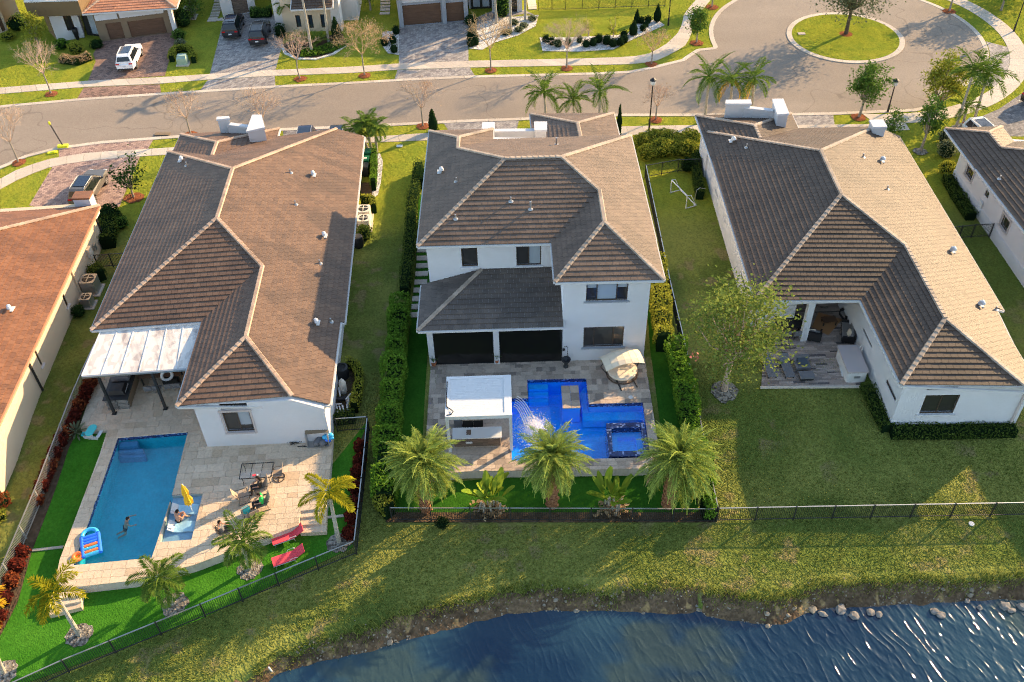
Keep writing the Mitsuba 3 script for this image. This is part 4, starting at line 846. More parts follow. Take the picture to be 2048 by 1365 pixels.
# ---------------------------------------------------------------- patio cover and pergola
pk = thing('patio_cover', 'stained white metal patio cover on two dark posts', 'patio cover')
c0 = [px3(p, z) for p, z in zip((R4(482, 915), R4(1125, 868), R4(1172, 600), R4(592, 655)), (3.45, 3.45, 3.8, 3.8))]
c0[1] = c0[1] + (c0[1] - c0[0]) * .03
mat('m_cover', prin(lambda p, n, uv: mix((.70, .66, .61), (.22, .16, .15), sst(.50, .80, fbm(p.x * 1.5 + .6 * p.y, p.y * .45, 3.0, 4)) * .62 + .25 * sst(.62, .72, noise(p.x * 5, p.y * 3))), .5))
for i in range(6):
    a, b = i / 6 + .004, (i + 1) / 6 - .004; q = [c0[0] + (c0[1] - c0[0]) * a, c0[0] + (c0[1] - c0[0]) * b, c0[3] + (c0[2] - c0[3]) * b, c0[3] + (c0[2] - c0[3]) * a]
    v = np.array(q + [x - [0, 0, .06] for x in q]); put('panel', MB().add(v, np.array([[0, 1, 2], [0, 2, 3], [4, 6, 5], [4, 7, 6], [0, 4, 5], [0, 5, 1], [1, 5, 6], [1, 6, 2], [2, 6, 7], [2, 7, 3], [3, 7, 4], [3, 4, 0]])), 'm_cover', pk)
for i in range(1, 6): t = i / 6; put('rib', MB().add(*bar(c0[0] + (c0[1] - c0[0]) * t + [0, 0, .02], c0[3] + (c0[2] - c0[3]) * t + [0, 0, .02], .05, .05)), 'm_white_metal', pk)
put('gutter', MB().add(*bar(c0[0] + [0, -.05, -.04], c0[1] + [0, -.05, -.04], .14, .13)), 'm_grey_metal', pk); put('side_rail', MB().add(*bar(c0[0] + [-.03, 0, -.02], c0[3] + [-.03, 0, -.02], .08, .14)), 'm_white_metal', pk); put('beam', MB().add(*bar(c0[0] * .93 + c0[3] * .07 + [.1, 0, -.17], c0[1] * .93 + c0[2] * .07 + [0, 0, -.17], .14, .18)), 'm_metal_dark', pk)
for p in (R4(668, 1140)[0], R4(968, 1112)[0]):
    g = site(*p); put('post', MB().add(*bar([g[0], g[1] + .1, 0], [g[0], g[1] + .1, 3.3], .15)), 'm_metal_dark', pk); put('post_foot', MB().add(*box(g[0] - .14, g[0] + .14, g[1] - .04, g[1] + .24, 0, .05)), 'm_metal_dark', pk)
pk = thing('pergola', 'white louvred pergola over the outdoor bar beside the deep blue pool', 'pergola')
zP = 3.25; cc = [site(*p, zP) for p in ZE(178, 545, 660, 550, 655, 252, 192, 265)]
x0, x1, y0, y1 = (cc[0][0] + cc[3][0]) / 2, (cc[1][0] + cc[2][0]) / 2, (cc[0][1] + cc[1][1]) / 2, (cc[2][1] + cc[3][1]) / 2
for b in (box(x0, x1, y0, y0 + .22, zP - .28, zP), box(x0, x1, y1 - .22, y1, zP - .28, zP), box(x0, x0 + .2, y0 + .22, y1 - .22, zP - .28, zP), box(x1 - .45, x1, y0 + .22, y1 - .22, zP - .28, zP)): put('beam', MB().add(*b), 'm_white_metal', pk)
nl = 20
for i in range(nl):
    t = x0 + .2 + (x1 - x0 - .65) * (i + .5) / nl
for i in range(nl):
    yy = y0 + .22 + (y1 - y0 - .44) * i / nl; w = (y1 - y0 - .44) / nl
    put('louvre', MB().add(*box(x0 + .2, x1 - .45, yy + .004, yy + w - .004, zP - .10, zP - .055)), 'm_white_metal', pk)
for x in (x0 + .1, x1 - .1):
    for y in (y0 + .1, y1 - .1): put('post', MB().add(*box(x - .09, x + .09, y - .09, y + .09, 0, zP - .28)), 'm_white_metal', pk)
put('cable', MB().add(*tube([site(*p, zP + .03) for p in ZE(196, 300, 190, 400, 190, 480, 215, 495, 238, 515, 225, 535, 190, 542)], .03, 6)), 'm_black', pk)
# bar island under the pergola
bk = thing('outdoor_bar', 'grey stone bar with a pale counter and cooktop under the white pergola', 'bar counter')
ct = [site(*p, .95) for p in ZE(232, 712, 588, 708, 588, 622, 236, 630)]
bx0, bx1, by0, by1 = ct[0][0], ct[1][0], ct[0][1], ct[2][1]
put('counter', MB().add(*box(bx0, bx1, by0, by1, .88, .95)), 'm_white_plastic', bk); put('base', MB().add(*box(bx0 + .06, bx1 - .08, by0 + .15, by1 - .05, 0, .88)), 'm_slate', bk); put('front_panel', MB().add(*box(bx0 + .08, bx1 - .1, by0 + .12, by0 + .147, .06, .86)), 'm_brick_dark', bk)
g = site(*ZE(350, 665)[0], .96); put('cooktop', MB().add(*box(g[0] - .14, g[0] + .14, g[1] - .2, g[1] + .2, .951, .97)), 'm_brick_dark', bk); g = site(*ZE(352, 768)[0], .4); put('outlet_plate', MB().add(*box(g[0] - .2, g[0] + .2, by0 + .095, by0 + .118, .35, .5)), 'm_white_plastic', bk)
wk = thing('work_counter', 'dark low counter with two black cabinets at the back of the pergola', 'counter'); g = site(*ZE(275, 600)[0], .5)
for i, (dx, w, m) in enumerate(((0, .5, 'm_grey_cloth'), (.55, .62, 'm_metal_dark'), (1.2, .62, 'm_metal_dark'))): put('cabinet', MB().add(*box(g[0] - .25 + dx, g[0] - .27 + dx + w, g[1] - .1, g[1] + .45, .02, .85)), m, wk)
put('counter', MB().add(*box(g[0] + .28, g[0] + 1.6, g[1] - .13, g[1] + .48, .86, .92)), 'm_slate', wk)
# ---------------------------------------------------------------- vegetation
def leaves(pts, size, up=.5, aspect=.55, rg=rng, tone=None):
    n = len(pts); d = rg.normal(size=(n, 3)); d[:, 2] *= .6; d /= np.linalg.norm(d, axis=1, keepdims=True)
    nr = rg.normal(size=(n, 3)); nr[:, 2] = np.abs(nr[:, 2]) + up; s = np.cross(d, nr); s /= np.linalg.norm(s, axis=1, keepdims=True) + 1e-9
    sz = size * (.6 + .8 * rg.random((n, 1))); a = np.asarray(pts)
    v = np.stack([a - d * sz * .5, a + s * sz * aspect * .5, a + d * sz * .5, a - s * sz * aspect * .5], 1).reshape(-1, 3)
    k = np.arange(n)[:, None] * 4; f = np.vstack([k + [0, 1, 2], k + [0, 2, 3]])
    t = rg.random(n) if tone is None else np.clip(tone + .25 * (rg.random(n) - .5), 0, 1)
    return v, f, np.repeat(np.stack([t, rg.random(n)], 1), 4, axis=0)
def putl(name, L, m, parent, **k): return put(name, (L[0], L[1]), m, parent, uv=L[2], **k)
def limb(p, q, r0, r1, n=4, k=5, wob=.06):
    t = np.linspace(0, 1, k)[:, None]; pts = p + (q - p) * t; pts[1:-1] += rng.normal(size=(k - 2, 3)) * wob * np.linalg.norm(q - p) * .5
    return tube(pts, np.linspace(r0, r1, k), n)
def tree(name, label, base, h, rad, m='l_green', bk='b_grey', n=2600, size=.22, z0=.38, cat='tree', group=None, lean=(0, 0), clumps=38, dens=1.0, shape=1.0):
    k = thing(name, label, cat, group); base = np.asarray(base, float); cz = h * (z0 + (1 - z0) * .5); c = base + [lean[0], lean[1], cz]; R = np.array([rad, rad, h * (1 - z0) * .5])
    fork = base + [lean[0] * .4, lean[1] * .4, h * z0]
    put('trunk', MB().add(*tube([base - [0, 0, .1], base * .5 + fork * .5 + rng.normal(size=3) * .03, fork], [h * .024 + .02, h * .019 + .015, h * .016 + .01], 8)), bk, k)
    cs = []; lb = MB()
    for i in range(clumps):
        d = rng.normal(size=3); d /= np.linalg.norm(d); r = (.35 + .65 * rng.random() ** .5) * (.82 + .3 * rng.random()); d[2] = d[2] if shape == 1 else d[2]
        q = c + d * R * r * (1 if shape == 1 else np.array([1 - .55 * max(0, d[2]), 1 - .55 * max(0, d[2]), 1])); cs.append(q)
        if i % 2 == 0: lb.add(*limb(fork + (q - fork) * 0, q, h * .009 + .008, .012, 4))
    put('limbs', lb, bk, k); P_, T_ = [], []
    for q in cs:
        w = max(8, int(n / clumps * (.5 + rng.random()))); s = rad * (.16 + .16 * rng.random()); P_.append(q + rng.normal(size=(w, 3)) * [s, s, s * .75]); T_.append(np.full(w, .25 + .5 * rng.random()))
    putl('crown', leaves(np.vstack(P_), size, tone=np.concatenate(T_)), m, k); return k
def bare_tree(label, base, h, rad, bk='b_tan', group=None, gold=0, lean=(0, 0)):
    k = thing('bare_tree', label, 'tree', group); base = np.asarray(base, float); mb, tw_ = MB(), MB(); tips = []
    fork = base + [lean[0] * .35, lean[1] * .35, h * .40]; put('trunk', MB().add(*tube([base - [0, 0, .1], (base + fork) / 2 + rng.normal(size=3) * .03, fork], [.085, .07, .06], 7)), 'b_grey' if not gold else 'b_grey', k)
    def rec(p, d, L, r, lvl):
        q = p + d * L; m = (p + q) / 2 + rng.normal(size=3) * L * .06
        (mb if lvl < 2 else tw_).add(*tube([p, m, q], [r, r * .85, r * .6], 3 if lvl > 0 else 5, False))
        if lvl >= 4: tips.append(q); tips.append(m); return
        for i in range((4, 3, 3, 3)[lvl]):
            e = d + rng.normal(size=3) * (.42, .42, .5, .55)[lvl] + [0, 0, .12]; rec(q if i else m * .4 + q * .6, e / np.linalg.norm(e), L * (.62 + .25 * rng.random()), r * .6, lvl + 1)
    for i in range(6):
        a = 2 * math.pi * (i + rng.random() * .6) / 6; s = rad / h * 1.35; d = np.array([math.cos(a) * s + lean[0] / h, math.sin(a) * s + lean[1] / h, .85]); d /= np.linalg.norm(d); rec(fork, d, h * .215, .04, 0)
    put('branches', mb, bk, k); put('twigs', tw_, bk, k)
    if gold: t = np.array(tips); t = t[rng.integers(0, len(t), gold)] + rng.normal(size=(gold, 3)) * .12; putl('dry_leaves', leaves(t, .13), 'l_dry', k)
    return k
def frond(o, az, e0, L, droop, ll, nl=26, lw=.055, vee=.35, plume=0, twist=0.0):
    """a feather leaf growing from o: rachis with leaflets on both sides; (v, f, uv)"""
    m = 9; s = np.linspace(0, 1, m); el = e0 - droop * s ** 1.3; st = L / (m - 1)
    xy = np.concatenate([[0], np.cumsum(np.cos(el[:-1]) * st)]); zz = np.concatenate([[0], np.cumsum(np.sin(el[:-1]) * st)])
    dirv = np.array([math.cos(az), math.sin(az), 0]); side = np.array([-math.sin(az), math.cos(az), 0])
    pts = o + xy[:, None] * dirv + zz[:, None] * [0, 0, 1]
    v, f = tube(pts, np.linspace(.035, .010, m) * (L / 2.5 + .3), 4, False); V, F, n = [v], [f], len(v)
    ts = np.linspace(.10, .99, nl); sg = np.repeat([1, -1], nl); ts = np.concatenate([ts, ts + .01]).clip(0, 1); N = len(ts)
    p = np.stack([np.interp(ts, s, pts[:, i]) for i in range(3)], 1); ee = np.interp(ts, s, el)
    T = np.cos(ee)[:, None] * dirv + np.sin(ee)[:, None] * [0, 0, 1]; U = -np.sin(ee)[:, None] * dirv + np.cos(ee)[:, None] * np.array([0, 0, 1])
    prof = np.sin(np.clip(ts * 1.02 + .10, 0, 1) * math.pi) ** .6 * ll * (.85 + .3 * rng.random(N)); fw = .35 + .75 * ts
    lift = vee + (rng.random(N) - .5) * .25 + (plume * (rng.random(N) * 2 - 1) if plume else 0)
    D = sg[:, None] * side * np.cos(lift)[:, None] + U * np.sin(lift)[:, None] + T * fw[:, None]; D /= np.linalg.norm(D, axis=1, keepdims=True)
    W = np.cross(D, U); W /= np.linalg.norm(W, axis=1, keepdims=True) + 1e-9
    mid = p + D * prof[:, None] * .5 + W * 0; tip = p + D * prof[:, None] * 1.0 - np.array([0, 0, 1]) * (prof * .22)[:, None]
    lv = np.stack([p, mid + W * lw / 2, tip, mid - W * lw / 2], 1).reshape(-1, 3); k = np.arange(N)[:, None] * 4 + n
    V.append(lv); F += [k + [0, 1, 2], k + [0, 2, 3]]; V = np.vstack(V)
    tn = np.concatenate([np.full(n, .8), np.repeat(np.clip(.25 + .5 * ts * rng.random(N) + .3 * rng.random(N), 0, 1), 4)])
    return V, np.vstack(F), np.stack([tn, np.concatenate([np.full(n, .9), np.repeat(rng.random(N), 4)])], 1)
def palm(label, base, crown, nf=11, L=2.4, m='l_palm', bk='b_palm', r=.11, ll=.55, elev=(75, -15), droop=1.25, plume=0, cat='palm tree', group=None, nl=26, lw=.055, shaft='l_palm', name='palm_tree', az0=None, old=0):
    k = thing(name, label, cat, group); base, crown = np.asarray(base, float), np.asarray(crown, float); t = np.linspace(0, 1, 7)[:, None]
    pts = base + (crown - base) * t + np.array([0, 0, 1]) * 0 ; pts[:, :2] -= (crown - base)[:2] * (np.sin(t * math.pi) * .06)
    pts[0, 2] -= .1; put('trunk', MB().add(*tube(pts, np.linspace(r * 1.25, r * .85, 7), 9)), bk, k)
    d = crown - pts[-2]; d /= np.linalg.norm(d)
    put('crownshaft', MB().add(*tube([crown - d * .5, crown - d * .1, crown + d * .25], [r * .95, r * 1.15, r * .5], 8), tone=.6), shaft, k)
    for i in range(nf):
        u = (i + .5) / nf; e = math.radians(elev[0] + (elev[1] - elev[0]) * u) + rng.normal() * .10; a = (az0 if az0 is not None else 0) + i * 2.39996 + rng.normal() * .15
        fr = frond(crown + d * .12, a, e, L * (.85 + .3 * rng.random()), droop * (.8 + .4 * rng.random()), ll, nl, lw, .35, plume)
        putl('frond', fr, ('l_orangefrond' if (old and i >= nf - old) else m), k)
    return k
def bush(name, label, base, r, h, m='l_hedge', n=700, size=.13, cat='shrub', group=None, cone=0, core='l_box'):
    k = thing(name, label, cat, group); base = np.asarray(base, float); d = rng.normal(size=(n, 3)); d /= np.linalg.norm(d, axis=1, keepdims=True); d[:, 2] = d[:, 2] * .5 + .5
    z = d[:, 2]; rr = (np.sqrt(np.clip(1 - (2 * z - 1) ** 2, 0, 1)) if not cone else np.clip((1 - z) ** .7 * (z + .25) ** .3 * 1.15, 0, 1)); a = np.arctan2(d[:, 1], d[:, 0]); q = rng.random(n) ** .25
    bumpy = 1 + .14 * np.sin(a * 3 + z * 7 + base[0]) + .1 * np.sin(a * 5 - z * 9)
    p = np.stack([np.cos(a) * rr * r * q * bumpy, np.sin(a) * rr * r * q * bumpy, z * h * (.93 + .1 * q)], 1) + base
    c = lathe([(.01, 0), (r * .62, h * .1), (r * .78, h * .45), (r * .5 if not cone else r * .35, h * .78), (.01, h * .9)], base, 10)
    put('stems', MB().add(*c, tone=.2), core, k); putl('foliage', leaves(p, size), m, k); return k
def hedge(name, label, pts, w, h, m='l_hedge', dens=260, size=.14, cat='hedge', core='l_box', group=None, rough=.18):
    k = thing(name, label, cat, group); pts = [np.asarray(p, float) for p in pts]; L = LineString([p[:2] for p in pts]); n = int(dens * L.length); s = rng.random(n) * L.length
    P0 = np.array([L.interpolate(x).coords[0] for x in s]); P1 = np.array([L.interpolate(min(x + .05, L.length)).coords[0] for x in s]); P2 = np.array([L.interpolate(max(x - .05, 0)).coords[0] for x in s])
    t = P1 - P2; t /= np.linalg.norm(t, axis=1, keepdims=True) + 1e-9; nn = np.stack([-t[:, 1], t[:, 0]], 1)
    lump = 1 + rough * (2 * meshkit.fbm(np.stack([s * .9, s * 0 + base_seed(label), s * 0], -1), 3) - 1)
    u = rng.random(n); ang = (rng.random(n) * 1.25 - .125) * math.pi; q = 1 - .35 * rng.random(n) ** 2
    ox = np.cos(ang); oz = np.sin(ang); sq = 1 / np.maximum(np.abs(ox), np.abs(oz)) ** .75
    off = ox * sq * w / 2 * q * lump; z = (oz * sq * .5 + .5).clip(0, 1.1) * h * lump * (1 - .12 * rng.random(n))
    tone = np.clip(.5 + .8 * (meshkit.fbm(np.stack([s * 1.4, off * 2, z * 1.5], -1), 2) - .5) + .1 * rng.normal(size=n), 0, 1)
    p = np.stack([P0[:, 0] + nn[:, 0] * off, P0[:, 1] + nn[:, 1] * off, z], 1); p[:, 2] += gh(p[:, 0], p[:, 1])
    zb = float(min(gh(x[0], x[1]) for x in pts)); c = prism(L.buffer(w * .33, cap_style='flat'), zb - .1, zb + h * .78)
    put('branches', MB().add(*c, tone=.2), core, k); putl('foliage', leaves(p, size, tone=tone), m, k); return k
def base_seed(s): return sum(map(ord, s)) % 97
def mulch_ring(p, r=.75, m='m_mulch', kind='structure', name='mulch_ring'):
    an = np.linspace(0, 2 * np.pi, 24)[:-1]; rr = r * (1 + .08 * rng.normal(size=23)); pg = Polygon(np.c_[p[0] + rr * np.cos(an), p[1] + rr * np.sin(an)]); v, f = sheet(pg, dz=.05, edge=.3)
    d = np.hypot(v[:, 0] - p[0], v[:, 1] - p[1]); v[:, 2] += .10 * np.clip(1 - d / r, 0, 1); put(name, MB().add(v, f), m, kind='structure')
ORD = 'first second third fourth fifth sixth seventh eighth ninth tenth eleventh twelfth thirteenth fourteenth fifteenth sixteenth seventeenth eighteenth nineteenth'.split()
GB = 'bare street trees'
def bt(px, top, rad, label, gold=0, bk='b_tan', lean=(0, 0)):
    b = on(*px); h = zabove(b, top); mulch_ring(b, .62); bare_tree(label, b, h * 1.0, rad, bk, GB, gold, lean)
bt(R1(300, 553)[0], R1(240, 255)[0], 2.0, 'pinkish bare tree on the far verge, leftmost beyond the street', 0, 'b_tan')
bt(R1(1757, 465)[0], R1(1700, 180)[0], 1.9, 'bare tree on the far verge in front of the house with three narrow windows', 0, 'b_tan')
bt(R2(145, 445)[0], R2(125, 125)[0], 2.7, 'golden dense bare tree on the far verge left of the wide grey driveway', 1500, 'b_gold')
bt(R2(882, 415)[0], R2(868, 95)[0], 2.3, 'bare tree on the far verge right of the wide grey driveway', 200, 'b_gold')
bt(R2(1327, 402)[0], R2(1320, 110)[0], 2.1, 'bare tree on the far verge in front of the white gravel bed', 0, 'b_tan')
bt(R2(1822, 380)[0], R2(1850, 175)[0], 1.9, 'thin bare tree where the far pavement begins to curve', 200, 'b_gold')
bt(R1(110, 955)[0], R1(40, 645)[0], 2.2, 'bare tree on the near verge at the left edge of the photo', 150, 'b_tan')
bt(R1(1118, 790)[0], R1(1030, 545)[0], 1.7, 'bare tree on the near verge left of the white parapet piers', 100, 'b_tan')
bt(R1(1560, 800)[0], R1(1490, 530)[0], 1.5, 'bare tree half hidden behind the tall white parapet pier', 120, 'b_tan')
bt(R2(485, 742)[0], R2(465, 470)[0], 1.7, 'bare tree on the near verge between the palm cluster and the column shrub', 120, 'b_tan')
bt(R2(1848, 705)[0], R2(1880, 500)[0], 1.3, 'small bare tree beside the street lamp on the near verge', 40, 'b_tan')
# leafy trees of the street and the turning circle
def lt(px, top, rad, label, m='l_green', ring=True, **k):
    b = on(*px); h = zabove(b, top); (mulch_ring(b, k.pop('ringr', .7)) if ring else k.pop('ringr', 0)); return tree('leafy_tree', label, b, h, rad, m, **k)
lt(R3(132, 255)[0], R3(130, 62)[0], 1.15, 'small round green tree on the verge left of the turning circle', 'l_green', n=2600, size=.2)
b = on(*R3(1005, 205)[0]); mulch_ring((*b[:2], .1), 1.35); tree('oak_tree', 'large grey green tree in the middle of the round island', b + [0, 0, .1], 8.6, 3.5, 'l_oak', 'b_dark', 9000, .24, .30, clumps=70)
lt(R3(222, 45)[0], R3(225, -150)[0], 1.2, 'small tree at the top edge left of the turning circle, only its trunk in view', n=1800)
lt(R3(1080, 690)[0], R3(1150, 375)[0], 1.45, 'leaning dark green tree on the near verge left of the lone street lamp', 'l_green', n=3800, size=.22, lean=(.35, .2), z0=.30)
lt(R3(1610, 70)[0], R3(1640, -160)[0], 1.0, 'young tree in the verge at the upper right of the turning circle', n=900)
b = on(*R3(1530, 655)[0]); tree('leafy_tree', 'tall yellow green tree in front of the palms at the right end of the street', b, zabove(b, R3(1575, 335)[0]), 1.55, 'l_yellow', n=5200, size=.22, z0=.12, lean=(.3, .4))
b = on(*R3(1440, 890)[0]); mulch_ring(b, .6, 'm_gravel_grey', name='stone_ring'); tree('leafy_tree', 'slender tree growing beside the front corner of the lilac grey house', b, zabove(b, R3(1495, 560)[0]), 1.0, 'l_green', n=1700, size=.22, z0=.3, lean=(.3, .2))
b = on(*R3(1262, 800)[0]); tree('leafy_tree', 'small sparse tree behind the lone white roof pier of the right hand house', b, zabove(b, R3(1250, 655)[0]), .95, 'l_green', n=800, size=.2, z0=.2)
b = on(*R1(785, 1160)[0]); mulch_ring(b, .8); tree('magnolia_tree', 'thin dark leaved tree in a mulch ring beside the red driveway', b, zabove(b, R1(715, 915)[0]), 1.25, 'l_dark', 'b_grey', 620, .26, .22, clumps=34)
b = on(*R1(240, 300)[0]); tree('leafy_tree', 'yellow green tree before the olive wall of the terracotta roofed house', b, zabove(b, R1(255, 60)[0]), 1.2, 'l_yellow', n=1500, size=.24, z0=.25)
b = on(*ZD(445, 1125)[0]); tree('garden_tree', 'open leafy tree with pink blossoms on the lawn of the right hand house', b, zabove(b, ZD(560, 105)[0]), 2.75, 'l_garden', 'b_tan', 7600, .22, .30, clumps=95, lean=(.35, .2))
pk_ = on(*ZD(445, 1125)[0]); putl('blossom', leaves(np.array([pk_ + [-2.1, .6, 2.6]]) + rng.normal(size=(14, 3)) * .16, .2), 'l_pink', 'garden_tree'); mulch_ring(pk_, .9, 'm_gravel_grey', name='stone_ring')
# palms of the street
def sp(px, cpx, label, **k):
    b = on(*px); z = zabove(b, cpx); c = b + [0, 0, z]; d = site(*cpx, z + b[2]); c[:2] = d[:2]; c[:2] = b[:2] + np.clip(c[:2] - b[:2], -1.2, 1.2); return palm(label, b, c, **k)
GP = 'street palms'
sp(R2(1205, 722)[0], R2(1195, 545)[0], 'left palm of the three behind the two storey house roof', nf=15, L=2.7, group=GP, elev=(80, -45), droop=1.3, ll=.6, plume=.3)
sp(R2(1370, 718)[0], R2(1365, 590)[0], 'middle short palm of the three behind the two storey house roof', nf=13, L=2.3, group=GP, elev=(85, -25), ll=.5)
sp(R2(1517, 715)[0], R2(1520, 540)[0], 'right palm of the three behind the two storey house roof, with one upright frond', nf=12, L=2.9, group=GP, elev=(88, -30), ll=.6)
sp(R3(178, 705)[0], R3(205, 455)[0], 'tall left palm of the three beside the white parapet piers', nf=13, L=2.8, group=GP, elev=(80, -50), ll=.6, m='l_palm')
sp(R3(322, 705)[0], R3(340, 475)[0], 'middle palm with a yellowing frond beside the white parapet piers', nf=14, L=2.5, group=GP, elev=(75, -50), ll=.55, old=2)
sp(R3(450, 700)[0], R3(470, 465)[0], 'right palm of the three beside the white parapet piers', nf=13, L=2.6, group=GP, elev=(75, -50), ll=.6, old=1)
sp(R3(1650, 745)[0], R3(1755, 420)[0], 'tall left palm of the cluster at the right end of the street', nf=12, L=2.8, group=GP, elev=(75, -30), ll=.7, plume=.3)
sp(R3(1745, 738)[0], R3(1835, 440)[0], 'tall right palm of the cluster at the right end of the street', nf=13, L=2.7, group=GP, elev=(75, -35), ll=.7, plume=.3)
sp(R3(1690, 735)[0], R3(1710, 640)[0], 'short palm under the two tall palms at the right end of the street', nf=9, L=2.3, group=GP, elev=(75, 0), ll=.55)
for px, c, l in ((ZM(375, 352), ZM(250, 140), 'left'), (ZM(395, 356), ZM(345, 90), 'middle'), (ZM(440, 352), ZM(425, 135), 'right')):
    sp(px[0], c[0], f'{l} palm of the cluster by the brown tiled roof corner', nf=14, L=1.75, group=GP, elev=(80, -35), droop=1.6, ll=.5, nl=22, lw=.07)
for px, c, l, L in ((ZG(1190, 515), ZG(1075, -130), 'tall thin palm in front of the three narrow windows', 2.0), (ZG(1350, 412), ZG(1285, -150), 'tall thin palm right of the three narrow windows', 2.0), (ZG(962, 300), ZG(925, 45), 'palm left of the three narrow windows', 1.7), (ZH(1040, 232), ZH(1010, -190), 'left tall palm beside the double glass door', 2.0), (ZH(1178, 302), ZH(1165, -160), 'middle tall palm in the white pebble bed', 2.0), (ZH(1318, 200), ZH(1320, -160), 'right tall palm at the edge of the white pebble bed', 2.0)):
    sp(px[0], c[0], l, nf=10, L=L, group=GP, elev=(80, -30), r=.12)
# palms of the left garden, each in a ring of stones
GL = 'palms on the bright turf'
for px, c, l, kw in ((ZA(690, 960), ZA(470, 590), 'yellow feathery palm leaning over the lower left deck steps', dict(nf=8, L=2.0, m='l_palm_yellow', ll=.5, plume=.9, elev=(60, -10), droop=1.5, nl=40, lw=.06, az0=.4)),
                     (ZA(1510, 690), ZA(1385, 470), 'green palm at the bottom end of the light blue pool', dict(nf=14, L=1.85, ll=.55, elev=(65, -45), droop=1.35, lw=.07)),
                     (B1(1465, 700), B1(1420, 540), 'green palm left of the pink loungers', dict(nf=14, L=2.0, ll=.55, elev=(70, -45), droop=1.2, lw=.07)),
                     (B1(1985, 545), B1(1925, 250), 'yellow palm beside the right deck steps', dict(nf=9, L=1.95, m='l_palm_yellow', ll=.5, elev=(60, -40), droop=1.3, lw=.075, nl=28)),
                     (ZA(30, 1285), ZA(-90, 740), 'orange yellow palm cut off by the left edge of the photo', dict(nf=8, L=1.7, m='l_orangefrond', ll=.5, plume=.6, elev=(40, -30), droop=1.2, az0=.0))):
    sp(px[0], c[0], l, group=GL, **kw); mulch_ring(on(*px[0]), .72, 'm_gravel_grey', name='stone_ring')
def arr0(a, b): return np.array([a, b, 0])
# three date palms behind the lake fence
for (bx, cx_), l in zip((((852, 1020), (848, 935)), ((1104, 1012), (1113, 922)), ((1335, 1012), (1354, 930))), ('left', 'middle', 'right')):
    b = on(*bx); z = zabove(b, cx_); k = thing('date_palm', f'{l} of the three dense feathery date palms behind the lake fence', 'palm tree', 'date palms behind the lake fence')
    z = min(z, 4.3); c = np.array([b[0] * .6 + site(*cx_, b[2] + z)[0] * .4, b[1] + .15, b[2] + z])
    put('trunk', MB().add(*tube([b - [0, 0, .1], b * .7 + c * .3, b * .3 + c * .7, c], [.34, .30, .33, .30], 12)), 'b_boots', k)
    bt_ = MB()
    for i in range(70):
        a = i * 2.4; zz = b[2] + (c[2] - b[2]) * i / 70; r = .33; q = np.array([b[0] + (c[0] - b[0]) * i / 70 + math.cos(a) * r, b[1] + (c[1] - b[1]) * i / 70 + math.sin(a) * r, zz]); bt_.add(*obox(q, (.16, .15, .10), a, 0, -.7))
    put('leaf_bases', bt_, 'b_boots', k, kind='stuff')
    vs = {'left': 1.0, 'middle': .94, 'right': 1.05}[l]; nf_ = {'left': 82, 'middle': 74, 'right': 88}[l]; c = c + {'left': arr0(.12, .1), 'middle': arr0(-.1, 0), 'right': arr0(.25, .05)}[l]
    for i in range(nf_):
        u = (i + .5) / nf_; e = math.radians(86 - 128 * u ** .95) + rng.normal() * .07
        putl('frond', frond(c + [0, 0, .1], i * 2.39996 + rng.normal() * .2, e, vs * 2.95 * (.85 + .25 * rng.random()) * (.88 + .12 * u), 1.3 * (.75 + .5 * rng.random()), .46, 34, .046, .4, .2), 'l_sylvester' if u < .86 else ('l_yellow' if i % 4 else 'l_dry'), k)
# white bird of paradise clumps: large paddle leaves
def paddle(o, az, e0, L, W, droop=.7):
    m = 8; s = np.linspace(0, 1, m); el = e0 - droop * s; st = L / (m - 1); d = np.array([math.cos(az), math.sin(az), 0]); sd = np.array([-d[1], d[0], 0])
    p = o + np.concatenate([[0], np.cumsum(np.cos(el[:-1]) * st)])[:, None] * d + np.concatenate([[0], np.cumsum(np.sin(el[:-1]) * st)])[:, None] * [0, 0, 1]
    w = W * np.clip(np.sin(np.clip((s - .32) / .68, 0, 1) * math.pi * .93 + .05), .02, 1) ** .7 * (s > .3) + .025; up = np.cross(d, sd)
    v = np.concatenate([p, p + sd * w[:, None] / 2 + np.array([0, 0, 1]) * w[:, None] * .22, p - sd * w[:, None] / 2 + np.array([0, 0, 1]) * w[:, None] * .22]); i = np.arange(m - 1)
    f = np.vstack([np.c_[i, i + 1, i + 1 + m], np.c_[i, i + 1 + m, i + m], np.c_[i + 1, i, i + 2 * m], np.c_[i + 1, i + 2 * m, i + 1 + 2 * m]]); t = .3 + .6 * rng.random(); return v, f, np.c_[np.full(len(v), t), np.full(len(v), rng.random())]
for px, l in (((981, 1022), 'left clump of large paddle shaped leaves between the date palms'), ((1226, 1022), 'right clump of large paddle shaped leaves between the date palms')):
    b = on(*px); k = thing('broad_leaf_plant', l, 'plant', 'paddle leaved plants behind the lake fence'); mb = MB()
    for i in range(9): q = b + [rng.normal() * .3, rng.normal() * .2, 0]; mb.add(*tube([q, q + [rng.normal() * .1, rng.normal() * .1, .9]], [.09, .06], 6))
    put('stalks', mb, 'b_palm', k)
    for i in range(19): o = b + [rng.normal() * .3, rng.normal() * .2, .55 + .4 * rng.random()]; putl('leaf', paddle(o, i * 2.4 + rng.normal() * .2, math.radians(88 - 34 * i / 19), 1.6 + .8 * rng.random(), .36 + .10 * rng.random(), .25 + .45 * rng.random()), 'l_banana', k)
    d = leaves(b + rng.normal(size=(260, 3)) * [.42, .3, .12] + [0, 0, .25], .28, up=0); putl('dead_leaves', d, 'l_dry', k)
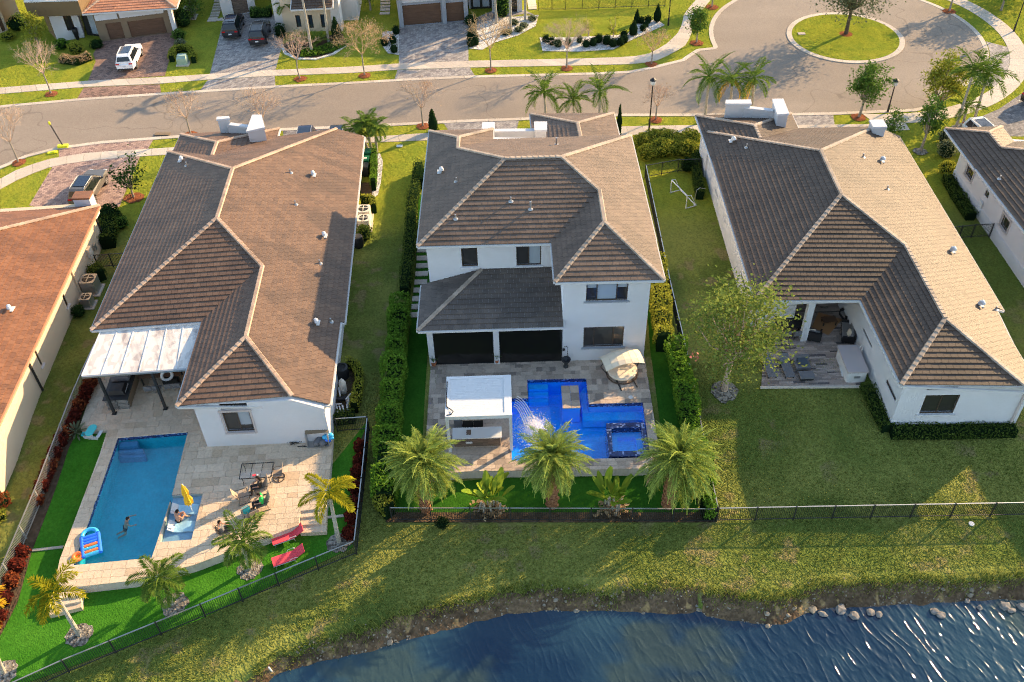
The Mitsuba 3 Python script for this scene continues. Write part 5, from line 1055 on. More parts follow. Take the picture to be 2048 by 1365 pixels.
# hedges
def hp(*px): return [on(*p) for p in px]
hedge('side_hedge', 'low narrow hedge on the left side of the two storey house', hp((840, 345), (826, 420), (820, 520), (811, 598)), .95, 1.35, 'l_hedge_dark', 240, .13)
hedge('side_hedge', 'tall thick light green hedge left of the screened patio', hp((804, 625), (796, 720), (786, 830), (778, 930), (772, 1020)), 1.5, 2.1, 'l_hedge', 520, .19, rough=.3)
hedge('side_hedge', 'bright yellow green hedge on the right side of the two storey house', hp((1312, 545), (1318, 620), (1325, 705)), 1.35, 2.0, 'l_yellow', 420, .16)
hedge('side_hedge', 'tall light green hedge along the fence right of the deep blue pool', hp((1348, 715), (1366, 800), (1384, 900), (1402, 1000)), 1.35, 2.0, 'l_hedge', 480, .19, rough=.3)
hedge('corner_hedge', 'dense bright green shrub at the right end of the lake fence', hp((1402, 1032), (1424, 1030)), 1.3, 1.7, 'l_hedge', 620, .17)
hedge('corner_hedge', 'yellow green shrub at the left end of the lake fence', hp((762, 1015), (782, 1036)), 1.0, 1.6, 'l_yellow', 420, .16)
hedge('house_hedge', 'trimmed low hedge along the side wall of the right hand house', [on(*p) for p in R6(1120, 985, 1175, 1110, 1245, 1245)], 1.1, .85, 'l_hedge_dark', 330, .13)
hedge('house_hedge', 'trimmed low hedge along the rear wall of the right hand house', [on(*p) for p in R6(1262, 1262, 1600, 1262, 1985, 1252)], 1.0, .8, 'l_hedge_dark', 300, .13)
hedge('pump_hedge', 'curved hedge around the pool pumps', [on(*p) for p in ZF(420, 430, 540, 460, 610, 570, 610, 760, 575, 950, 530, 1110)], .62, 1.05, 'l_yellow', 260, .13)
hedge('pump_hedge', 'short dark hedge behind the small fence right of the grey storage bench', [on(*p) for p in ZF(235, 1250, 400, 1240, 540, 1225)], .8, .8, 'l_hedge_dark', 260, .13)
hedge('bin_hedge', 'hedge screening the green bins', [on(*p) for p in ZM(425, 410, 425, 560, 415, 720)], .55, 1.35, 'l_hedge', 270, .12)
hedge('bin_hedge', 'short yellow hedge behind the beige air conditioner', [on(*p) for p in ZM(300, 845, 400, 850, 420, 930)], .6, 1.1, 'l_yellow', 270, .12)
bush('round_bush', 'rounded bush in front of the beige air conditioner', on(*ZM(330, 1170)[0]), .62, 1.25, 'l_hedge_dark', 1200)
bush('round_bush', 'dark round bush beside the orange roofed house', on(*R1(650, 1300)[0]), 1.05, 1.5, 'l_dark', 2000, .14)
bush('round_bush', 'loose light bush next to the dark round bush', on(*R1(710, 1330)[0]), .7, .9, 'l_green', 800, .14)
hedge('cream_wall_hedge', 'dark hedge along the cream wall behind the metal gate', [on(*p) for p in R4(640, 0, 650, 90, 640, 170)], 1.5, 1.2, 'l_hedge_dark', 260, .14)
hedge('cream_wall_hedge', 'dark hedge beside the grey air conditioner', [on(*p) for p in R4(560, 320, 600, 360)], 1.1, 1.2, 'l_hedge_dark', 320, .14)
bush('round_bush', 'small dark bush below the small air conditioner', on(*R4(468, 560)[0]), .5, .85, 'l_dark', 700)
for i, (x, y, r) in enumerate([(1770, 870, .9), (1835, 845, 1.1), (1905, 850, 1.2), (1975, 868, 1.2), (2045, 850, 1.1), (1800, 925, .9), (1880, 905, 1.1), (1950, 895, 1.1), (2025, 905, 1.0)]): bush('front_bush', f'{ORD[i]} loose yellow green bush before the goal lawn', on(*R2(x, y)[0]), r, 1.2 + .3 * rng.random(), 'l_yellow', 1500, .18, 'shrub', 'loose bushes before the goal lawn', core='l_hedge_dark')
bush('round_bush', 'dark shrub behind the white goals', on(*R3(75, 1000)[0]), .6, 1.2, 'l_dark', 900)
hedge('wall_hedge', 'dark hedge along the white wall behind the goals', [on(*p) for p in R3(120, 900, 130, 1040, 150, 1170)], .9, .9, 'l_hedge_dark', 260, .13)
for px, l, r, h, m in ((ZL(525, 290), 'grey green bush at the front corner of the lilac grey house', .85, 1.5, 'l_grey'), (ZL(520, 200), 'pale bush behind the grey green one', .7, 1.3, 'l_grey'), (ZL(535, 410), 'yellow bush along the wall of the lilac grey house', .8, 1.1, 'l_yellow')): bush('wall_bush', l, on(*px[0]), r, h, m, 1100, .16)
hedge('wall_hedge', 'long low hedge along the lilac grey house', [on(*p) for p in ZL(530, 460, 600, 590, 700, 740)], 1.1, .8, 'l_hedge_dark', 260, .13)
hedge('lot_hedge', 'dark clipped shrubs at the front left corner of the two storey house', [on(*p) for p in ZM(860, 600, 870, 700)], .9, 1.3, 'l_dark', 380, .13)
bush('column_shrub', 'upright narrow column shrub on the near verge', on(*R2(548, 775)[0]), .55, 2.3, 'l_dark', 1100, .15, cone=1)
bush('column_shrub', 'narrow cypress at the right corner of the garage roof', on(*R2(1630, 790)[0]), .32, 3.0, 'l_dark', 700, .13, cone=1)
# red leaved plants of the left beds
for i, (x, y) in enumerate([(186, 772), (176, 790), (168, 806), (160, 822), (152, 838), (144, 856), (136, 872), (126, 890), (114, 915), (104, 938), (96, 958), (88, 980), (78, 1008), (46, 1112), (36, 1140), (26, 1170), (14, 1205), (2, 1240), (-10, 1262)]):
    bush('red_leaf_plant', f'{ORD[i]} red leaved shrub from the top along the pale grey fence', on(x, y), .42 + .12 * rng.random(), .65 + .3 * rng.random(), 'l_red' if i % 3 else 'l_redorange', 240, .2, 'shrub', 'red leaved shrubs along the pale fence', core='l_red')
for i, (x, y) in enumerate([(722, 905), (720, 930), (717, 955), (712, 985), (708, 1015), (704, 1045), (699, 1075)]):
    bush('red_leaf_plant', f'{ORD[i]} dark red shrub from the top behind the yellow palm', on(x, y), .42, .8 + .3 * rng.random(), 'l_red', 300, .2, 'shrub', 'dark red shrubs behind the yellow palm', core='l_red')
for i, (x, y) in enumerate([(6, 1010), (-2, 1040)]): bush('orange_bush', f'{("orange", "yellow")[i]} flowering bush at the left edge beside the lilac shaded lawn', on(x, y), .6, .8, ('l_redorange', 'l_yellow')[i], 360, .17)
k = thing('spiky_plant', 'pale green spiky plant at the corner of the stone deck', 'plant')
b = on(*ZC(335, 1170)[0])
for i in range(34): putl('leaf', paddle(b + [0, 0, .05], i * 2.4, math.radians(80 - 65 * i / 34), .85, .11, .6), 'l_grey', k)
# clipped balls and cones in the gravel bed, plantings of the far gardens
put('gravel_bed', MB().add(*sheet(Polygon(sites(R2(1168, 222, 1320, 222, 1680, 205, 1740, 128, 1860, 118, 1900, 150, 1710, 235, 1600, 292, 1400, 305, 1185, 302))).buffer(0), dz=.04)), 'm_gravel', kind='structure')
GBL = 'clipped round shrubs in the white gravel bed'
for i, (x, y, s) in enumerate([(1205, 248, .42), (1238, 262, .42), (1275, 275, .45), (1335, 265, .4), (1402, 250, .35), (1440, 276, .42), (1481, 268, .45), (1513, 250, .48), (1560, 260, .52), (1598, 274, .45), (1637, 266, .45), (1666, 250, .4), (1660, 222, .42), (1772, 182, .35), (1763, 138, .38), (1802, 134, .4), (1790, 158, .3)]):
    bush('clipped_ball', f'{ORD[i]} clipped round shrub from the left in the white gravel bed', on(*R2(x, y)[0]), s * 1.15, s * 2.0, 'l_box' if i not in (2, 3, 4) else 'l_grey', 340, .12, 'shrub', GBL)
for x, y, s, h, l in ((1715, 208, .6, 1.7, 'nearest cone shaped shrub in the white gravel bed'), (1735, 140, .42, 1.6, 'middle cone shaped shrub in the white gravel bed'), (1855, 130, .55, 2.0, 'cone shaped shrub at the far end of the white gravel bed')): bush('cone_shrub', l, on(*R2(x, y)[0]), s, h, 'l_box', 500, .12, cone=1)
for x, y, l in ((1455, 215, 'left'), (1600, 218, 'right')):
    b = on(*R2(x, y)[0]); tree('young_tree', f'{l} thin young tree standing in the white gravel bed', b, 2.6, .6, 'l_yellow', 'b_tan', 240, .2, .2, clumps=12)
put('pebble_bed', MB().add(*sheet(Polygon(sites(ZH(790, 250, 1060, 180, 1300, 160, 1450, 150, 1420, 260, 1250, 350, 1020, 420, 900, 490, 775, 480))).buffer(0), dz=.04)), 'm_gravel', kind='structure')
put('pebble_bed', MB().add(*sheet(Polygon(sites(R2(250, 190, 345, 180, 345, 325, 280, 315, 240, 260))).buffer(0), dz=.04)), 'm_gravel', kind='structure')
for i, (x, y) in enumerate([(805, 320), (785, 388), (825, 392), (790, 455), (832, 440)]): bush('clipped_ball', f'{ORD[i]} dark ball shrub from the back right of the wide grey driveway', on(*ZH(x, y)[0]), .5, .95, 'l_box', 340, .12, 'shrub', 'ball shrubs right of the wide driveway')
for i, (x, y) in enumerate([(262, 268), (318, 308), (312, 255), (330, 200)]): bush('clipped_ball', f'{ORD[i]} dark ball shrub left of the wide grey driveway', on(*R2(x, y)[0]), .52, .95, 'l_box', 340, .12, 'shrub', 'ball shrubs left of the wide driveway')
bush('potted_shrub', 'round dark shrub at the corner of the brown garage door', on(*ZH(790, 245)[0]), .75, 1.05, 'l_dark', 900, .14)
bush('leafy_shrub', 'tall glossy shrub beside the double glass door', on(*ZH(1095, 170)[0]), .9, 3.0, 'l_green', 1100, .2)
for i, (x, y) in enumerate([(1130, 340), (1210, 240), (1300, 270), (1390, 200), (1150, 330), (1260, 310)]): bush('grass_tuft', f'{ORD[i]} low spiky tuft in the white pebble bed', on(*ZH(x, y)[0]), .5, .5, 'l_grey', 200, .22, 'plant', 'tufts in the white pebble bed')
put('plant_bed', MB().add(*sheet(Polygon(sites(ZG(900, 440, 1000, 400, 1490, 330, 1520, 440, 1400, 530, 1230, 580, 1050, 575, 930, 520))).buffer(0), dz=.04)), 'm_soil', kind='structure')
e_ = sites(ZG(895, 450, 930, 525, 1050, 578, 1230, 582, 1400, 532, 1520, 445)); put('bed_edging', MB().add(*prism(LineString(e_).buffer(.16), 0, .1)), 'm_gravel', kind='structure')
hedge('low_planting', 'low yellow green ground planting below the three narrow windows', [on(*p) for p in ZG(1080, 530, 1250, 520, 1400, 470, 1500, 420)], 1.8, .4, 'l_hedge', 320, .16)
for x, y, l in ((1080, 430, 'left'), (1250, 440, 'middle')): 
    b = on(*ZG(x, y)[0]); k = thing('fan_plant', f'{l} bright arching palm bush below the three narrow windows', 'plant')
    for i in range(18): putl('frond', frond(b + [0, 0, .15], i * 2.4, math.radians(82 - 55 * i / 18), 1.7, 1.2, .42, 16, .07), 'l_palm', k)
bush('cone_shrub', 'dark cone shaped shrub at the right corner below the three narrow windows', on(*ZG(1440, 400)[0]), .7, 2.6, 'l_dark', 900, .15, cone=1)
bush('round_bush', 'dark bush at the left corner below the three narrow windows', on(*ZG(890, 370)[0]), .7, 1.6, 'l_dark', 700, .15)
hedge('driveway_hedge', 'leafy planting at the back of the driveway with the black cars', [on(*p) for p in ZG(600, 165, 800, 160)], 1.2, 1.0, 'l_green', 320, .17)
for px, l, r, h, m in ((ZO(790, 540), 'yellow bush beside the path of the terracotta roofed house', .9, 1.1, 'l_yellow'), (ZO(640, 500), 'green bush left of the yellow path bush', .9, 1.0, 'l_hedge'), (ZO(1000, 490), 'dark bush at the foot of the garage pillar', .7, .8, 'l_dark'), (ZO(1840, 400), 'green bush at the right corner of the brown garage', .8, 1.0, 'l_green'), (ZO(1850, 470), 'pale bush below the green one at the garage corner', .6, .7, 'l_grey'), (ZO(200, 300), 'dark bush by the wall at the upper left', 1.2, 1.4, 'l_dark'), (ZO(90, 410), 'yellow green bush at the upper left driveway', .8, .8, 'l_yellow'), (ZO(1890, 270), 'leafy bush beside the air conditioner of the terracotta roofed house', 1.0, 2.2, 'l_green')): bush('garden_bush', l, on(*px[0]), r, h, m, 800, .17)
hedge('utility_hedge', 'yellow orange horseshoe hedge around the green utility box', [on(*p) for p in ZO(1765, 640, 1780, 560, 1860, 520, 1950, 530, 1990, 600, 1990, 650)], .7, .75, 'l_yellow', 330, .13)
hedge('entry_hedge', 'brown dry hedge along the path of the terracotta roofed house', [on(*p) for p in ZO(640, 640, 800, 660, 930, 610)], 1.1, .8, 'l_dry', 330, .14, core='l_dark')
for x, y, l in ((1760, 100, 'left'), (1560, 130, 'right')):
    b = on(*ZG(x, y)[0]); tree('leafy_tree', f'{l} leafy tree in the gap between the two far houses', b, 5.0, 1.4, 'l_green', n=1400, size=.26, z0=.2)
b = on(*ZO(1990, 200)[0]); tree('leafy_tree', 'leafy tree right of the terracotta roofed house', b, 4.0, 1.3, 'l_green', n=1400, size=.24, z0=.15)
for px, r, l in ((ZJ(1420, 100), 2.0, 'dark green tree at the upper right edge beyond the pavement'), (ZJ(1600, -60), 2.6, 'tree at the top right corner')): b = on(*px[0]); tree('leafy_tree', l, b, 5.5, r, 'l_green', n=2600, size=.3, z0=.2)
# taller grass along the edge of the bank, and scattered tufts that catch the low sun
def tufts(n, f, size, m, key_, up=0.):
    P_ = np.array(f(n)); P_ = np.c_[P_, gh(P_[:, 0], P_[:, 1])]; a = rng.random(len(P_)) * 6.283; L = size * (.5 + rng.random(len(P_))); w = .018 + .02 * rng.random(len(P_))
    d = np.stack([np.cos(a), np.sin(a), np.zeros(len(P_))], 1); s = np.stack([-np.sin(a), np.cos(a), np.zeros(len(P_))], 1); tip = P_ + d * (L * .55)[:, None] + np.array([0, 0, 1]) * (L * .9)[:, None]
    v = np.stack([P_ - s * w[:, None], P_ + s * w[:, None], tip], 1).reshape(-1, 3); f = np.arange(len(P_) * 3).reshape(-1, 3); t = meshkit.fbm(P_ * [.5, .5, 0], 3)
    t = np.clip(t + .3 * rng.normal(size=len(P_)), 0, 1); uv = np.repeat(np.stack([t, rng.random(len(P_))], 1), 3, axis=0)
    put(key_, (v, f), m, uv=uv, label='short mown grass on the lawns and the lake bank' if key_ == 'grass' else 'longer grass fringing the bare lake bank', cat='grass', kind='stuff')
no = unary_union([DECK_C.buffer(.1), DECK_L.buffer(.1)])
def f_lawn(n):
    x = rng.uniform(-26, 34, n); y = rng.uniform(22, 46, n); ok = (y > shore_y(x) + 1.6) & ~shapely.contains_xy(no, x, y); return np.c_[x, y][ok]
tl = Polygon(ons([(152, 868), (214, 850), (330, 980), (640, 960), (735, 842), (706, 1096), (400, 1240), (57, 1366), (-80, 1430), (-28, 1330), (36, 1205), (65, 1102), (137, 900)])).buffer(.1); no = unary_union([no, tl, Polygon(ons([(770, 380), (783, 1052), (1430, 1052), (1300, 560)])), footM.buffer(-.3), footW.buffer(-.3)])
tufts(230000, f_lawn, .085, 'l_grass', 'grass')
def f_edge(n):
    x = rng.uniform(-14, 36, n); y = shore_y(x) + .78 + 1.0 * (meshkit.fbm(np.stack([x * .5, x * 0, x * 0 + 2], -1), 4) - .5) + rng.normal(size=n) * .28; return np.c_[x, y][np.abs(x) < 99]
tufts(9000, f_edge, .26, 'l_grass', 'bank_grass')
# ---------------------------------------------------------------- houses across the street
def xy(p): return np.asarray(p, float)[:2]
def door(H, A, B, p0, p1, m='m_wood', name='garage_door', rows=5, depth=.2):
    """a panelled door set into the wall A-B; returns the cut"""
    s0, z1 = onwall(A, B, p0); s1, _ = onwall(A, B, p1); z0 = .03; A, B = xy(A), xy(B); t = (B - A) / np.linalg.norm(B - A); n = np.array([t[1], -t[0]]); ang = math.degrees(math.atan2(t[1], t[0]))
    def q(a, inn, z): c = A + t * a - n * inn; return [c[0], c[1], z]
    k = put(name, MB().add(*bar(q(s0 + .01, depth - .03, (z0 + z1) / 2), q(s1 - .01, depth - .03, (z0 + z1) / 2), .04, z1 - z0 - .01)), m, H.k)
    for r in range(rows):
        za, zb = z0 + (z1 - z0) * r / rows + .02, z0 + (z1 - z0) * (r + 1) / rows - .02; put('panel', MB().add(*bar(q(s0 + .06, depth - .065, (za + zb) / 2), q(s1 - .06, depth - .065, (za + zb) / 2), .025, zb - za)), m, k)
    return m3.Manifold.cube((float(s1 - s0), float(depth + .3), float(z1 - z0))).translate((0, -.3, 0)).rotate((0, 0, ang)).translate((*map(float, A + t * s0), float(z0)))
def hiproof(H, pts, z, s=.42, mt='m_tile_right', mr='m_ridge', most=60, ov=.5):
    """hip roof over a quadrilateral a, b (front), c, d (back)"""
    p = [np.array([*xy(q), z]) for q in pts]; c = sum(p) / 4; pls = []
    for a, b in zip(p, p[1:] + p[:1]):
        d = (b - a) / np.linalg.norm(b - a); n = np.array([-d[1], d[0], 0]); n = n if (c - a) @ n > 0 else -n; pls.append(Pl(a, b, (a + b) / 2 + n + [0, 0, s]))
    return roof(H.k, [(Polygon([q[:2] for q in p]), pls)], mt, mr, tilemost=most)
def off(a, b, d): a, b = xy(a), xy(b); t = (b - a) / np.linalg.norm(b - a); return a + np.array([-t[1], t[0]]) * d
# A: terracotta roof over a double garage
HA = House('terracotta_roof_house', 'house with terracotta tile roof, brown double garage and olive upper wall at the upper left')
A, B = site(*ZO(1035, 428)[0]), site(*ZO(1822, 330)[0]); Ab, Bb = off(A, B, 11), off(B, A, -11)
cA = [door(HA, A, B, ZO(1075, 245)[0], ZO(1290, 410)[0]), door(HA, A, B, ZO(1300, 225)[0], ZO(1725, 380)[0])]
HA.block([A, B, Bb, Ab], 0, 3.0, 'm_stone', cuts=cA)
s0, z0 = onwall(A, B, ZO(1000, 215)[0]); t = (xy(B) - xy(A)) / np.linalg.norm(xy(B) - xy(A)); n_ = np.array([t[1], -t[0], 0])
def wb(a, z, o=0): return np.array([*(xy(A) + t * a), z]) + n_ * o
Lw = np.linalg.norm(xy(B) - xy(A))
put('lintel', MB().add(*bar(wb(.15, 2.62, .06), wb(Lw * .30, 2.62, .06), .1, .62)), 'm_white', HA.k); put('lintel', MB().add(*bar(wb(Lw * .325, 2.62, .06), wb(Lw - .9, 2.62, .06), .1, .62)), 'm_white', HA.k)
put('corner_pillar', MB().add(*bar(wb(Lw - .22, 0, .1), wb(Lw - .22, 3.0, .1), .4)), 'm_white', HA.k)
eA, eB = px3(R1(480, 82), 3.2), px3(R1(1030, 46), 3.2)
hiproof(HA, [eA, eB, off(eB, eA, -10), off(eA, eB, 10)], 3.2, .40, 'm_tile_terra', 'm_ridge_warm', 150)
oa, ob = px3(ZO(300, 175), 3.05), px3(ZO(848, 160), 3.05)
HA.block([oa, ob, off(ob, oa, -8), off(oa, ob, 8)], 3.05, 4.6, 'm_olive_wall', name='upper_wall'); HA.block([off(oa, ob, 2.5), off(ob, oa, -2.5), off(ob, oa, -11), off(oa, ob, 11)], 4.58, 7.2, 'm_white', name='upper_storey')
hiproof(HA, [off(oa, ob, 2), off(ob, oa, -2), off(ob, oa, -11.5), off(oa, ob, 11.5)], 7.2, .4, 'm_tile_terra', 'm_ridge_warm', 40)
ra, rb = np.array([*off(oa, ob, .15), 4.6]), np.array([*off(ob, oa, -.15), 4.6]); k = put('balcony_rail', MB().add(*bar(ra + [0, 0, 1.0], rb + [0, 0, 1.0], .06)), 'm_metal_dark', HA.k)
for i in range(7): q = ra + (rb - ra) * i / 6; put('baluster', MB().add(*bar(q, q + [0, 0, 1.0], .05)), 'm_metal_dark', k)
put('balcony_kerb', MB().add(*bar(ra + [0, 0, .08], rb + [0, 0, .08], .3, .16)), 'm_white', HA.k)
wA_, wB_ = site(*ZO(690, 415)[0]), site(*ZO(868, 385)[0]); wl = wA_ + (wA_ - wB_) * .55
ce = [HA.opening(wl, wB_, 1.35, 2.15, 1.0, 2.9, sill=False)]
HA.block([wl, wB_, off(wB_, wl, -3), off(wl, wB_, 3)], 0, 3.04, 'm_white', name='entry_wall', cuts=ce)
dA, dB = wB_, np.array([A[0] - .05, A[1] + .6, 0]); dw = bar(np.array([*off(dA, dB, .6), 1.5]), np.array([*off(dB, dA, -.6), 1.5]), .1, 3.0); put('entry_door', MB().add(*dw), 'm_metal_dark', HA.k); put('door_glass', MB().add(*bar(np.array([*(off(dA, dB, .53) * .65 + off(dB, dA, -.53) * .35), 1.35]), np.array([*(off(dA, dB, .53) * .3 + off(dB, dA, -.53) * .7), 1.35]), .03, 2.2)), 'm_blind', HA.k)
HA.block([off(oa, ob, 3.0) , off(wl, wB_, .4), off(wl, wB_, 4), off(oa, ob, 6)], 0, 3.04, 'm_olive_wall', name='side_wall')
g = site(*ZO(800, 395)[0]); b = thing('planter_urn', 'tall black urn beside the entrance of the terracotta roofed house', 'planter'); put('pot', MB().add(*lathe([(.14, 0), (.2, .3), (.3, 1.0), (.27, 1.25), (.2, 1.3)], g + n_ * .3, 14)), 'm_black', b); put('rim', MB().add(*lathe([(.28, 1.22), (.31, 1.25), (.28, 1.28)], g + n_ * .3, 14)), 'm_black', b)
# beige neighbour at the very left
HZ = House('beige_house', 'beige house with a dark garage door in the top left corner')
A, B = site(*ZO(-120, 395)[0]), site(*ZO(85, 310)[0]); c_ = [door(HZ, A, B, ZO(-60, 120)[0], ZO(60, 300)[0])]
HZ.block([A, B, off(B, A, -3), off(B, A, -3) + [3.2, .5], off(B, A, -14) + [3.2, .5], off(A, B, 14)], 0, 6.2, 'm_cream', cuts=c_); hiproof(HZ, [xy(A) - [.5, .5], xy(B) + [3.8, 0], off(B, A, -14.5) + [3.8, .5], off(A, B, 14.5)], 6.25, .4, 'm_tile_terra', 'm_ridge_warm', 20)
# B: narrow view between the trees, garage behind the black cars
HB = House('white_garage_house', 'white house front with one dark garage door behind the two black cars')
A, B = site(*ZG(322, 165)[0]), site(*ZG(650, 118)[0]); c_ = [door(HB, A, B, ZG(385, -60)[0], ZG(580, 128)[0], 'm_brick_dark')]
HB.block([A, B, off(B, A, -12), off(A, B, 12)], 0, 3.4, 'm_white_warm', cuts=c_); hiproof(HB, [xy(A) - [.6, .6], xy(B) + [.6, -.6], off(B, A, -12.6), off(A, B, 12.6)], 3.45, .4, most=20)
Ac, Bc = off(B, A, -5), off(B, A, -5) + [6.0, .4]; HB.block([Ac, Bc, off(Bc, Ac, -8), off(Ac, Bc, 8)], 0, 6.4, 'm_white_warm', name='upper_wall'); hiproof(HB, [Ac - [.5, .5], Bc + [.5, -.5], off(Bc, Ac, -8.5), off(Ac, Bc, 8.5)], 6.45, .4, most=20)
# C: beige front with three narrow windows
HCn = House('beige_house', 'beige house with three narrow windows and a dark strip roof above them')
A, B = site(*ZG(930, 320)[0]), site(*ZG(1410, 300)[0]); c_ = [HCn.win(A, B, a[0], b[0], sill=False, glass='m_glass_blue') for a, b in ((ZG(1022, 152), ZG(1090, 265)), (ZG(1145, 148), ZG(1210, 275)), (ZG(1265, 142), ZG(1330, 270)))]
HCn.block([A, B, off(B, A, -12), off(A, B, 12)], 0, 4.0, 'm_cream', cuts=c_)
for p, w in ((ZG(900, 300), 1.0), (ZG(1445, 300), 1.0)): g = site(*p[0]); put('pier', MB().add(*box(g[0] - w / 2, g[0] + w / 2, g[1] - .25, g[1] + 1.2, 0, 6.0)), 'm_white_warm', HCn.k)
aw = [px3(ZG(985, 95), 3.3), px3(ZG(1385, 75), 3.3)]; pl = Pl(aw[0], aw[1], (aw[0] + aw[1]) / 2 + np.array([0, 2.2, .95])); ft = Polygon([aw[0][:2], aw[1][:2], aw[1][:2] + [0, 2.2], aw[0][:2] + [0, 2.2]])
roof(HCn.k, [(ft, [pl])], 'm_tile_right', 'm_ridge', tilemost=60, name='canopy_roof')
HCn.block([xy(A) + [.2, 2.5], xy(B) + [2.4, 2.5], off(B, A, -13) + [2.4, 0], off(A, B, 13)], 0, 6.6, 'm_white_warm', name='upper_wall'); hiproof(HCn, [xy(A) + [-.3, 2.0], xy(B) + [2.9, 2.0], off(B, A, -13.5) + [2.9, 0], off(A, B, 13.5)], 6.65, .4, most=20)
# D: grey garage with two brown doors
HD = House('grey_garage_house', 'white and grey house with two brown garage doors above the wide grey driveway')
A, B = site(*ZH(95, 262)[0]), site(*ZH(768, 205)[0]); c_ = [door(HD, A, B, ZH(115, 58)[0], ZH(507, 225)[0]), door(HD, A, B, ZH(540, 32)[0], ZH(727, 210)[0])]
HD.block([A, B, off(B, A, -9), off(A, B, 9)], 0, 3.3, 'm_grey_wall', cuts=c_); Lw = np.linalg.norm(xy(B) - xy(A)); t = (xy(B) - xy(A)) / Lw; n_ = np.array([t[1], -t[0], 0])
put('lintel', MB().add(*bar(np.array([*(xy(A) + t * .45), 2.95]) + n_ * .05, np.array([*(xy(B) - t * .45), 2.95]) + n_ * .05, .09, .65)), 'm_white', HD.k)
for s_ in (.0, .655, 1.0): q = np.array([*(xy(A) + t * np.clip(Lw * s_, .25, Lw - .25)), 0]) + n_ * .12; put('pillar', MB().add(*bar(q, q + [0, 0, 3.3], .42)), 'm_grey_wall', HD.k)
k = put('number_plate', MB().add(*bar(np.array([*(xy(A) + t * Lw * .655), 1.75]) + n_ * .35, np.array([*(xy(A) + t * (Lw * .655 + .01)), 1.75]) + n_ * .35, .2, .5)), 'm_white_plastic', HD.k)
hiproof(HD, [xy(A) - [.5, .5], xy(B) + [.5, -.5], off(B, A, -9.5), off(A, B, 9.5)], 3.4, .4, 'm_tile_grey', most=20)
C, D = np.array([xy(B)[0] + 2.6, xy(B)[1] + 1.9]), np.array([site(*ZH(1290, 130)[0])[0], xy(B)[1] + 1.9]); c_ = [HD.win(C, D, ZH(1185, -120)[0], ZH(1240, 118)[0], sill=False)]
HD.block([C, D, D + [0, 12], C + [0, 12]], 0, 6.4, 'm_white', cuts=c_, name='entry_wall'); HD.block([xy(B) + [0, 3.2], C + [0.02, 1.4], C + [.02, 10], xy(B) + [0, 10]], 0, 6.4, 'm_white', name='entry_recess')
ea, eb = np.array([*(xy(B) + [.25, 3.1]), 1.4]), np.array([C[0] - .1, xy(B)[1] + 3.16, 1.4]); put('entry_door', MB().add(*bar(ea, eb, .12, 2.8)), 'm_metal_dark', HD.k)
for f in (.27, .73): q = ea + (eb - ea) * f; put('door_glass', MB().add(*bar(q - [.38, .08, 0], q + [.38, -.08, 0], .03, 2.3)), 'm_blind', HD.k)
hiproof(HD, [xy(A) + [1.5, 3.5], D + [.6, -.6], D + [.6, 12.6], xy(A) + [1.5, 14.5]], 6.45, .4, 'm_tile_grey', most=20); HD.block([xy(A) + [2, 4.2], xy(B) + [.0, 4.2], xy(B) + [.0, 13], xy(A) + [2, 13.5]], 0, 6.4, 'm_white', name='upper_wall')
for i, (x, y) in enumerate([(1905, 8), (1905, 38), (1905, 70), (1903, 100), (1900, 135)]): q = site(*ZG(x, y)[0]); put('stepping_slab', MB().add(*obox(q + [0, 0, .05], (1.1, .55, .07))), 'm_concrete', label='pale slab of the path left of the grey garage house', cat='stepping stone', group='slabs left of the grey garage')
for i, (x, y) in enumerate([(280, 15), (275, 45), (268, 72), (260, 100), (250, 130), (240, 158), (225, 185), (215, 205), (285, 198), (335, 190)]): q = site(*ZG(x, y)[0]); put('stepping_slab', MB().add(*obox(q + [0, 0, .05], (1.0, .5, .07))), 'm_concrete', label='pale slab of the path left of the black cars', cat='stepping stone', group='slabs left of the black cars')
for i, (x, y) in enumerate([(1380, 10), (1382, 28), (1385, 46), (1388, 66), (1390, 88)]): q = site(*ZH(x, y)[0]); put('stepping_slab', MB().add(*obox(q + [0, 0, .05], (.95, .5, .07))), 'm_concrete', label='pale slab of the path behind the white pebble bed', cat='stepping stone', group='slabs behind the pebble bed')

